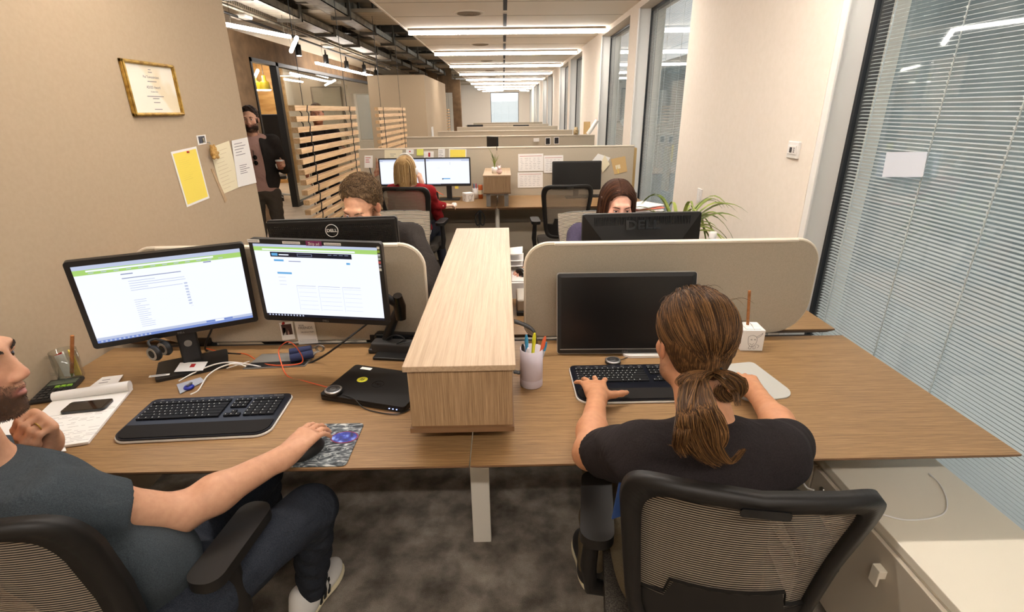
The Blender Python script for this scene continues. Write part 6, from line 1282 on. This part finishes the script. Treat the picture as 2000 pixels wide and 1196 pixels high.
for i in range(26):
    p0 = HB.w(*scalp((rg.uniform(-1, 1), rg.uniform(-.3, .8), rg.uniform(.1, 1)), 1.02)); d = nz(p0-HB.c)*rg.uniform(.01, .03)+np.array([rg.uniform(-.03, .03), -.03, -.02]); gd.append([p0+d*t_+np.array([0, 0, .012*math.sin(3*t_)]) for t_ in np.linspace(0, 1, 6)])
strands('stray_hairs', pB, gd, M_HAIR_B, .0004)
# ---------------------------------------------------------------- the curly haired man
pC = person('curly haired bearded man in a charcoal sweater, looking down behind a monitor', (-.72, 3.05))
hC = at(706, 404, y=2.78); HC = Head(hC, (-.25, -1, -.42), (-.02, -.36, 1), 1.12)
f = Fig(); HC.prims(f, .004); sC0 = np.array([-1.02, 3.02, 1.03]); sC1 = np.array([-.545, 2.97, 1.02]); f.cap(HC.w(0, -.04, -.06), .058, (sC0+sC1)/2+np.array([.0, 0, .06]), .068, .03)
f.ell((sC0+sC1)/2+np.array([0, 0, -.14]), (.14, .10, .18), None, .04); eC = [np.array([-1.12, 2.72, .80]), np.array([-.40, 2.70, .80])]; wC = [np.array([-.95, 2.60, .80]), np.array([-.62, 2.60, .80])]
for a, b, c in zip((sC0, sC1), eC, wC): limb(f, a, b, .055, .048, .04); f.cap(b, .04, c, .028, .03)
hand(f, wC[0], (.6, -.7, 0), (0, 0, 1), (1, 0, 0)); hand(f, wC[1], (-.5, -.8, 0), (0, 0, 1), (-1, 0, 0))
f.mesh('body', M_SKIN, pC, h=.0055, color=skincol((222, 168, 132), HC, ((120, 76, 46), .8))); HC.eyes(pC, (60, 80, 90), look=(0, -.5)); HC.brows(pC, M_HAIR_C, .006, .003); beard_hair(pC, HC, M_HAIR_C, 2500, ln=.004)
for sx in (-1, 1):  # lowered lids
    q = Fig(); q.ell(HC.w(sx*.031, .0785, .0075), (.0150, .0138, .0115), HC.R, .004); q.mesh('eyelid', M_SKIN, pC, h=.0025, color=skincol((206, 148, 116)))
def curls(P_, HH, m, n, seed, r=(.090, .104, .092), c=(0, -.026, .055), front=.86, low=-.35, cr=.010, rad=.0014, lock=None, puff=.012):
    rg = random.Random(seed); gd = []
    for i in range(n):
        az = rg.uniform(-PI, PI); el_ = math.asin(rg.uniform(-.45, 1)); d = np.array([math.sin(az)*math.cos(el_), math.cos(az)*math.cos(el_), math.sin(el_)])
        if (d[1] > .30 and d[2] < .58+max(0, d[1]-.35)*.25) or (d[1] > -.25 and d[2] < low+.35 and abs(d[0]) > .5 and d[1] > 0): continue
        b = np.array(c)+d*np.array(r)*rg.uniform(.93, 1.03); t1 = nz(np.cross(d, (rg.uniform(-1, 1), rg.uniform(-1, 1), rg.uniform(-1, 1)))); t2 = np.cross(d, t1); ph = rg.uniform(0, 6); g = []; L = rg.uniform(.5, 1.2)
        for k in range(9): a = ph+k*.75*L; g.append(HH.w(*(b+d*puff*(k/8)*rg.uniform(.9, 1.1)+t1*cr*(math.cos(a)-math.cos(ph))+t2*cr*(math.sin(a)-math.sin(ph)))))
        gd.append(g)
    strands('curls', P_, gd, m, rad)
f = Fig(); f.ell(HC.w(0, -.028, .060), np.array((.088, .100, .088))*1.14, HC.R, .02); f.ell(HC.w(0, -.05, .0), np.array((.080, .066, .075))*1.14, HC.R, .04); f.clip(HC.w(0, .060, .086), HC.R@np.array([0, .80, -.60]))
for sx in (-1, 1): f.ell(HC.w(sx*.085, .012, -.03), (.03, .036, .048), HC.R, .01, 1)
f.mesh('hair', M_HAIR_C, pC, h=.0055, disp=wrinkle(.004, 55)); curls(pC, HC, M_HAIR_C, 3000, 5, rad=.0009, puff=.008)
f = tee('', None, pC, (sC0, sC1), eC, (-.66, 3.22, .55), None, (.17, .12), 2.0, slr=.066); 
f.clips = []
for b, c in zip(eC, wC): f.cap(b, .052, b*.2+c*.8, .04, .03)
f.ell((sC0+sC1)/2+np.array([0, .03, .03]), (.16, .09, .06), None, .05); f.clip((sC0+sC1)/2+np.array([0, -.03, .115]), (0, -.5, 1)); f.mesh('sweater', M_KNIT, pC, h=.008, disp=wrinkle(.004, 12, 2.))
f = Fig()
for s in (-1, 1): f.cap((-.66+s*.09, 3.2, .55), .09, (-.66+s*.13, 2.80, .56), .068, .04); f.cap((-.66+s*.13, 2.80, .56), .064, (-.66+s*.13, 2.85, .10), .05, .03)
f.mesh('trousers', M_JEANS, pC, h=.012)
for s in (-1, 1): shoe(pC, (-.66+s*.13, 2.88), (0, -1), M_DARK, False)
# ---------------------------------------------------------------- the dark haired woman
pD = person('dark haired woman in a purple grey top, her eyes just above a monitor', (.60, 2.95))
hD = at(1207, 402, y=2.80); HD = Head(hD, (.03, -1, -.20), (.03, -.18, 1), .98)
f = Fig(); HD.prims(f, 0); sD0 = np.array([.435, 2.99, 1.0]); sD1 = np.array([.80, 2.99, 1.0]); f.cap(HD.w(0, -.03, -.06), .045, (sD0+sD1)/2+np.array([0, 0, .04]), .052, .03)
eD = [np.array([.33, 2.82, .79]), np.array([.90, 2.80, .80])]; wD = [np.array([.13, 2.80, .845]), np.array([.74, 2.62, .79])]
for a, b, c in zip((sD0, sD1), eD, wD): limb(f, a, b, .045, .040, .034); f.cap(b, .034, c, .023, .03)
hand(f, wD[0], (-.45, -.55, .05), (0, 0, 1), (.4, -.7, 0), curl=(.5, .5, .55, .6), spread=.08, k=.92); hand(f, wD[1], (-.4, -.8, 0), (0, 0, 1), (-1, 0, 0), k=.9)
f.ell((sD0+sD1)/2+np.array([0, 0, -.14]), (.12, .09, .18), None, .04); f.mesh('body', M_SKIN, pD, h=.0045, color=skincol((230, 176, 150), HD, None, (190, 96, 96), .6)); HD.eyes(pD, (62, 42, 30), look=(0, -.12)); HD.brows(pD, M_HAIR_D, .0038, .001)
for sx in (-1, 1): q = Fig(); q.ell(HD.w(sx*.031, .0800, .0095), np.array((.0150, .0140, .0088)), HD.R, .004); q.mesh('eyelid', M_SKIN, pD, h=.0022, color=skincol((214, 158, 134)))
for sx in (-1, 1): MB().tube(catmull([HD.w(sx*.017, .0885, .007), HD.w(sx*.031, .0945, .0060), HD.w(sx*.046, .0835, .0065)], 5), .0013, 5).build('eyelashes', M_BLACK, pD, world=True)
def longhair(P_, HH, m, n, seed, part=.012, length=.26, k=1., rad=.0011, spread=.10, backonly=False, lenvar=.1, curl_in=.0, bangs=.2):
    rg = random.Random(seed); gd = []
    for i in range(n):
        sx = rg.choice((-1, 1)); y0 = rg.uniform(-.105, .075); zt = .145-(y0+.02)**2*6.5; p = np.array([part+sx*.002, y0, zt]); az = rg.uniform(-1, 1); L = length*rg.uniform(1-lenvar, 1); g = [p]; 
        yt = y0*.8-.020+rg.uniform(-.02, .02); yt = min(yt, .050)
        # cross-section half width of skull at this y, hair hugs it
        c = math.sqrt(max(0, 1-((y0+.02)/.125)**2)); hw = .087*c+.012
        for k_ in range(1, 15):
            t_ = k_/14; a = min(1, t_*2.3)*PI/2; 
            if t_*2.3 < 1: q = np.array([part*(1-math.sin(a))+sx*hw*math.sin(a), y0+(yt-y0)*math.sin(a)*.7, zt-(zt-.02)*(1-math.cos(a))])
            else:
                u = (t_*2.3-1)/1.3; q = np.array([sx*(hw+.004*math.sin(u*3)-curl_in*u*u)+rg.uniform(-.0006, .0006), y0+(yt-y0)*(.7+.3*u), .02-u*L])
            if sx*q[0] > 0: q[0] *= 1+.03*(i % 5)/5
            g.append(q)
        if rg.random() < .42 and y0 < .0:   # curtain falling at the back
            a_ = rg.uniform(-1.25, 1.25); g = [np.array([part*0, -.02, .145])]
            for k_ in range(1, 15):
                t_ = k_/14; b = min(1, t_*2.3)*PI/2; bx, by = .096*math.sin(a_), -.02-.112*math.cos(a_)
                if t_*2.3 < 1: q = np.array([bx*math.sin(b), -.02+(by+.02)*math.sin(b), .145-.115*(1-math.cos(b))])
                else: u = (t_*2.3-1)/1.3; q = np.array([bx*(1-curl_in*3*u*u), by+.012*u, .03-u*L])
                g.append(q)
        gd.append([HH.w(*(q*k)) for q in g])
    strands('long_hair', P_, gd, m, rad)
f = Fig(); f.ell(HD.w(0, -.025, .055), (.083, .098, .086), HD.R, .02); f.cap(HD.w(0, -.06, .0), .062, HD.w(0, -.055, -.16), .055, .03)
for sx in (-1, 1): f.cap(HD.w(sx*.080, .0, .04), .022, HD.w(sx*.084, .012, -.19), .022, .02)
f.clip(HD.w(0, .066, .085), HD.R@np.array([0, .95, -.25]), HD.w(0, .08, .02), .088); f.ell(HD.w(0, .10, -.03), (.061, .075, .105), HD.R, .01, 1); f.mesh('hair', M_HAIR_D, pD, h=.005, disp=wrinkle(.0015, 50)); longhair(pD, HD, M_HAIR_D, 1500, 4)
f = tee('', None, pD, (sD0, sD1), eD, (.62, 3.15, .55), None, (.14, .11), 2.0, slr=.055, nk=.056); f.clips = []
for b, c in zip(eD, wD): f.cap(b, .044, b*.25+c*.75, .036, .03)
f.clip((sD0+sD1)/2+np.array([0, -.0, .075]), (0, -.4, 1)); f.mesh('top', M_PURPLE, pD, h=.008, disp=wrinkle(.003, 14, 2.))
f = Fig()
for s in (-1, 1): f.cap((.62+s*.08, 3.15, .53), .085, (.62+s*.10, 2.78, .55), .06, .04); f.cap((.62+s*.10, 2.78, .55), .056, (.62+s*.10, 2.84, .10), .042, .03)
f.mesh('trousers', M_JEANS, pD, h=.012)
for s in (-1, 1): shoe(pD, (.62+s*.10, 2.87), (0, -1), M_DARK, False, .9)
# ---------------------------------------------------------------- the blonde woman in red
pE = person('blonde woman with white headphones in a red knit top, seen from behind', (-.90, 5.05))
hE = at(793, 334, y=5.06); HE = Head(hE, (.10, 1, -.08), (0.01, .08, 1), 1.0)
f = Fig(); HE.prims(f, 0); sE0 = np.array([-1.085, 5.06, .985]); sE1 = np.array([-.735, 5.06, .965]); f.cap(HE.w(0, -.03, -.06), .046, (sE0+sE1)/2+np.array([0, 0, .05]), .056, .03)
wE = at(868, 402, z=.795); eE = [np.array([-1.15, 5.30, .80]), at(848, 400, y=5.22)]; w0 = np.array([-1.0, 5.50, .80])
for a, b, c in zip((sE0, sE1), eE, (w0, wE)): limb(f, a, b, .044, .038, .034); f.cap(b, .034, c, .023, .03)
hand(f, wE, (.65, .55, -.05), (0, 0, 1), (-.5, .7, 0), curl=(.4, .45, .5, .5), spread=.08, k=.95); hand(f, w0, (.2, 1, 0), (0, 0, 1), (1, 0, 0), k=.9)
# raised left hand at her chin, right side in view
f.cap((-.80, 5.25, .84), .03, (-.825, 5.17, 1.045), .024, .03); hand(f, (-.825, 5.17, 1.045), (-.25, -.1, 1), (.8, -.4, 0), (0, .5, 0), curl=(1.1, 1.1, 1.2, 1.2), k=.85)
f.ell((sE0+sE1)/2+np.array([0, 0, -.14]), (.12, .09, .18), None, .04); f.mesh('body', M_SKIN, pE, h=.007, color=skincol((236, 196, 172), HE))
f = Fig(); f.ell(HE.w(0, -.025, .055), (.086, .102, .088), HE.R, .02); f.cap(HE.w(0, -.05, .02), .072, HE.w(0, -.062, -.115), .060, .03); f.clip(HE.w(0, .05, .07), HE.R@np.array([0, .95, -.25])); f.clip(HE.w(0, 0, -.150), HE.R@np.array([.0, 0, -1])); f.mesh('hair', M_HAIR_E, pE, h=.006); longhair(pE, HE, M_HAIR_E, 900, 8, length=.150, rad=.0018, lenvar=.12)
f = tee('', None, pE, (sE0, sE1), eE, (-.89, 5.0, .56), None, (.145, .11), 2.0, slr=.056, nk=.050); f.clips = []
for b, c in zip(eE, (w0, wE)): f.cap(b, .048, b*.12+c*.88, .038, .03)
f.clip((sE0+sE1)/2+np.array([0, -.0, .062]), (0, -.25, 1)); f.clip((0, 0, .60), (0, 0, -1)); f.mesh('knit_top', M_REDKNIT, pE, h=.008, disp=wrinkle(.003, 16, 2.))
f = Fig(); f.ell((-.88, 5.0, .58), (.15, .135, .10), None, .04); f.clip((0, 0, .63), (0, 0, 1)); f.clip((0, 0, .50), (0, 0, -1)); f.mesh('white_shirt_tail', M_PAPER, pE, h=.01)
f = Fig()
for s in (-1, 1): f.cap((-.88+s*.08, 5.02, .545), .088, (-.86+s*.12, 5.42, .56), .062, .04); f.cap((-.86+s*.12, 5.42, .56), .058, (-.82+s*.16, 5.30, .10), .045, .03)
f.mesh('trousers', mat('navy_trousers', (22, 26, 40), .9), pE, h=.012)
for s in (-1, 1): shoe(pE, (-.82+s*.16, 5.32), (.4, 1), M_BLACK, False, .9)
hp = T('headphones', 'white over-ear headphones on the blonde woman\'s head', 'headphones', tuple(hE)); MB().tube(catmull([HE.w(.094*math.cos(a), -.01, .03+.128*math.sin(a)) for a in np.linspace(-.1, PI+.1, 9)], 4), .008, 8).build('headband', M_WHITE, hp, world=True)
for sx in (-1, 1): M_ = frameM(HE.w(sx*.098, -.008, -.005), HE.R[:, 1], HE.R[:, 2]); MB().lathe([(.02, -.016), (.034, -.012), (.036, .006), (.028, .016), (0, .018)], M=M_, seg=20).build('ear_cup', M_WHITE if sx > 0 else M_GREY, hp, world=True)
# ---------------------------------------------------------------- standing people in the corridor
def stander(lbl, x, y, H, fwd, skin, shirt, legs_m, jacket=None, look=None, beard=None, hairm=M_HAIR_M, h=.009, hc=None, glasses=False):
    P_ = person(lbl, (x, y)); k = H/1.78; f2 = nz((fwd[0], fwd[1], 0)); r2 = np.array([f2[1], -f2[0], 0]); W_ = lambda a, b, c: np.array([x, y, 0])+(r2*a+f2*b)*k+np.array([0, 0, c*k])
    HH = Head(W_(0, .03, 1.655), look or (*fwd, 0.), (0, 0, 1), k*.98); f = Fig(); HH.prims(f, .006 if beard else 0); f.cap(HH.w(0, -.02, -.06), .055*k, W_(0, 0, 1.48), .062*k, .03)
    s = [W_(.185, 0, 1.43), W_(-.185, 0, 1.43)]; e = [W_(.24, -.03, 1.13), W_(-.25, -.04, 1.14)]; w = [W_(.23, .10, .90), W_(-.27, .20, 1.20)]
    for a, b, c in zip(s, e, w): limb(f, a, b, .052*k, .044*k, .038*k); f.cap(b, .037*k, c, .026*k, .03)
    hand(f, w[1], f2*.8-r2*.3+np.array([0, 0, .2]), -r2, f2*.0+np.array([0, 0, 1]), curl=(.9, .9, .9, .9), k=k*.95, thumb=(.4, .9, -.3)); hand(f, w[0], (f2*.1+np.array([0, 0, -1])), r2, f2, k=k*.95)
    f.ell(W_(0, -.01, 1.30), (.12*k, .07*k, .16*k), None, .04); f.mesh('body', M_SKIN, P_, h=h*.75, color=skincol(skin, HH, beard)); HH.brows(P_, hairm, .005)
    HH.eyes(P_)
    if beard: beard_hair(P_, HH, hairm, 1500, ln=.006, rad=.0005)
    f = Fig(); f.ell(HH.w(0, -.024, .066), np.array((.083, .098, .082))*k, HH.R, .02); f.ell(HH.w(0, -.05, .01), np.array((.078, .06, .07))*k, HH.R, .03); f.clip(HH.w(0, .062, .088), HH.R@np.array([0, .78, -.62]));
    for sx in (-1, 1): f.ell(HH.w(sx*.085, .012, -.03), (.03, .036, .052), HH.R, .01, 1)
    f.mesh('hair', hairm, P_, h=h*.7, disp=wrinkle(.003, 60)); curls(P_, HH, hairm, 900, 3, r=(.086, .10, .088), cr=.006, rad=.0010, puff=.005)
    R3 = np.stack([r2, f2, (0, 0, 1)], 1); f = Fig(); f.ell(W_(0, 0, 1.33), np.array((.175, .115, .17))*k, R3, .06); f.ell(W_(0, .005, 1.08), np.array((.150, .105, .20))*k, R3, .06); f.ell(W_(0, 0, .93), np.array((.165, .12, .10))*k, R3, .05)
    for a in s: f.cap(a, .058*k, W_(0, 0, 1.47), .055*k, .04)
    f.clip(W_(0, 0, .885), (0, 0, -1)); f.clip(W_(0, .0, 1.515), f2*.45+np.array([0, 0, 1])); f.mesh('shirt', shirt, P_, h=h, disp=wrinkle(.003, 14))
    if jacket is not None:
        f = Fig(); f.ell(W_(0, -.01, 1.33), np.array((.205, .142, .18))*k, R3, .06); f.ell(W_(0, -.01, 1.05), np.array((.190, .146, .22))*k, R3, .06)
        for a in s: f.cap(a, .066*k, W_(0, -.02, 1.47), .06*k, .04)
        for a, b, c in zip(s, e, w): f.cap(a, .068*k, b, .056*k, .03); f.cap(b, .054*k, b*.15+c*.85, .043*k, .03)
        f.clip(W_(0, 0, .90), (0, 0, -1)); f.clip(W_(0, -.02, 1.50), f2*.6+np.array([0, 0, 1]), W_(0, 0, 1.53), .1*k)
        f.ell(W_(0, .16, 1.15), np.array((.072, .22, .60))*k, R3, .02, 1); f.mesh('jacket', jacket, P_, h=h, disp=wrinkle(.003, 12, 3.))
    f = Fig(); f.ell(W_(0, 0, .90), np.array((.165, .12, .10))*k, R3, .05)
    for sd in (-1, 1): f.cap(W_(sd*.09, 0, .86), .088*k, W_(sd*.10, .02, .48), .062*k, .04); f.cap(W_(sd*.10, .02, .48), .058*k, W_(sd*.11, -.01, .08), .045*k, .03)
    f.mesh('trousers', legs_m, P_, h=h, disp=wrinkle(.003, 20))
    for sd in (-1, 1): q = W_(sd*.11, -.02, 0); shoe(P_, (q[0], q[1]), f2, M_DARK, False)
    c = w[1]+(f2*.8-r2*.3)*.085*k+r2*.035+np.array([0, 0, .01]); return P_, c, HH, W_
pF, cF, HF, WF = stander('bearded man in a pink shirt and dark jacket standing in the corridor holding a cup', -2.66, 5.75, 1.76, (.25, -1), (222, 172, 142), M_PINKSH, M_GREYJ, M_JACKET, beard=((62, 42, 32), .72))
t = T('paper_cup', 'white lidded paper cup in the standing man\'s hand', 'cup', tuple(cF+np.array([.0, -.01, -.05]))); MB().lathe([(0, 0), (.028, 0), (.038, .085), (0, .085)], seg=20).build('cup_body', mat('cup_kraft', (170, 110, 84), .6), t); MB().lathe([(.041, .083), (.041, .092), (.035, .098), (0, .098)], seg=20).build('lid', M_WHITE, t)
t = T('sunglasses', 'dark sunglasses hanging from the pink shirt collar', 'sunglasses', tuple(WF(0, .135, 1.25)))
for sx in (-1, 1): MB().lathe([(0, -.002), (.024, 0), (0, .002)], M=Matrix.Rotation(PI/2, 4, 'X'), c=(0, 0, sx*.028), seg=16).build('lens', M_BLACKG, t)
MB().tube([(-.01, 0, -.055), (-.014, 0, 0), (-.006, 0, .10)], .003, 6).build('temple', M_BLACK, t)
pG, cG, HG, WG = stander('dark dressed person behind the timber slat screen holding a cup', -2.50, 7.35, 1.80, (.3, -1), (190, 130, 100), M_KNIT, M_JEANS, M_JACKET, hairm=M_HAIR_C, h=.011)
t = T('paper_cup', 'cup held by the person behind the slat screen', 'cup', tuple(cG+np.array([0, -.01, -.05]))); MB().lathe([(0, 0), (.03, 0), (.04, .09), (0, .09)], seg=16).build('cup_body', M_PAPER, t)
# lettering becomes plain mesh
bpy.context.view_layer.update(); _dg = bpy.context.evaluated_depsgraph_get()
for o in [o for o in COL.objects if o.type == 'FONT']:
    me = bpy.data.meshes.new_from_object(o.evaluated_get(_dg)); n = o.name; pr_ = o.parent; ml = o.matrix_local.copy(); bpy.data.objects.remove(o)
    q = bpy.data.objects.new(n, me); COL.objects.link(q); q.parent = pr_; q.matrix_local = ml
# ---------------------------------------------------------------- render look
SC.view_settings.view_transform = 'Standard'; SC.view_settings.look = 'None'; SC.view_settings.gamma = 1.; SC.view_settings.use_curve_mapping = False
SC.view_settings.exposure = 0.9
SC.cycles.use_denoising = True; SC.cycles.max_bounces = 6; SC.cycles.diffuse_bounces = 3; SC.cycles.glossy_bounces = 3; SC.cycles.transparent_max_bounces = 16
SC.cycles.caustics_reflective = False; SC.cycles.caustics_refractive = False; SC.cycles.sample_clamp_indirect = 6.
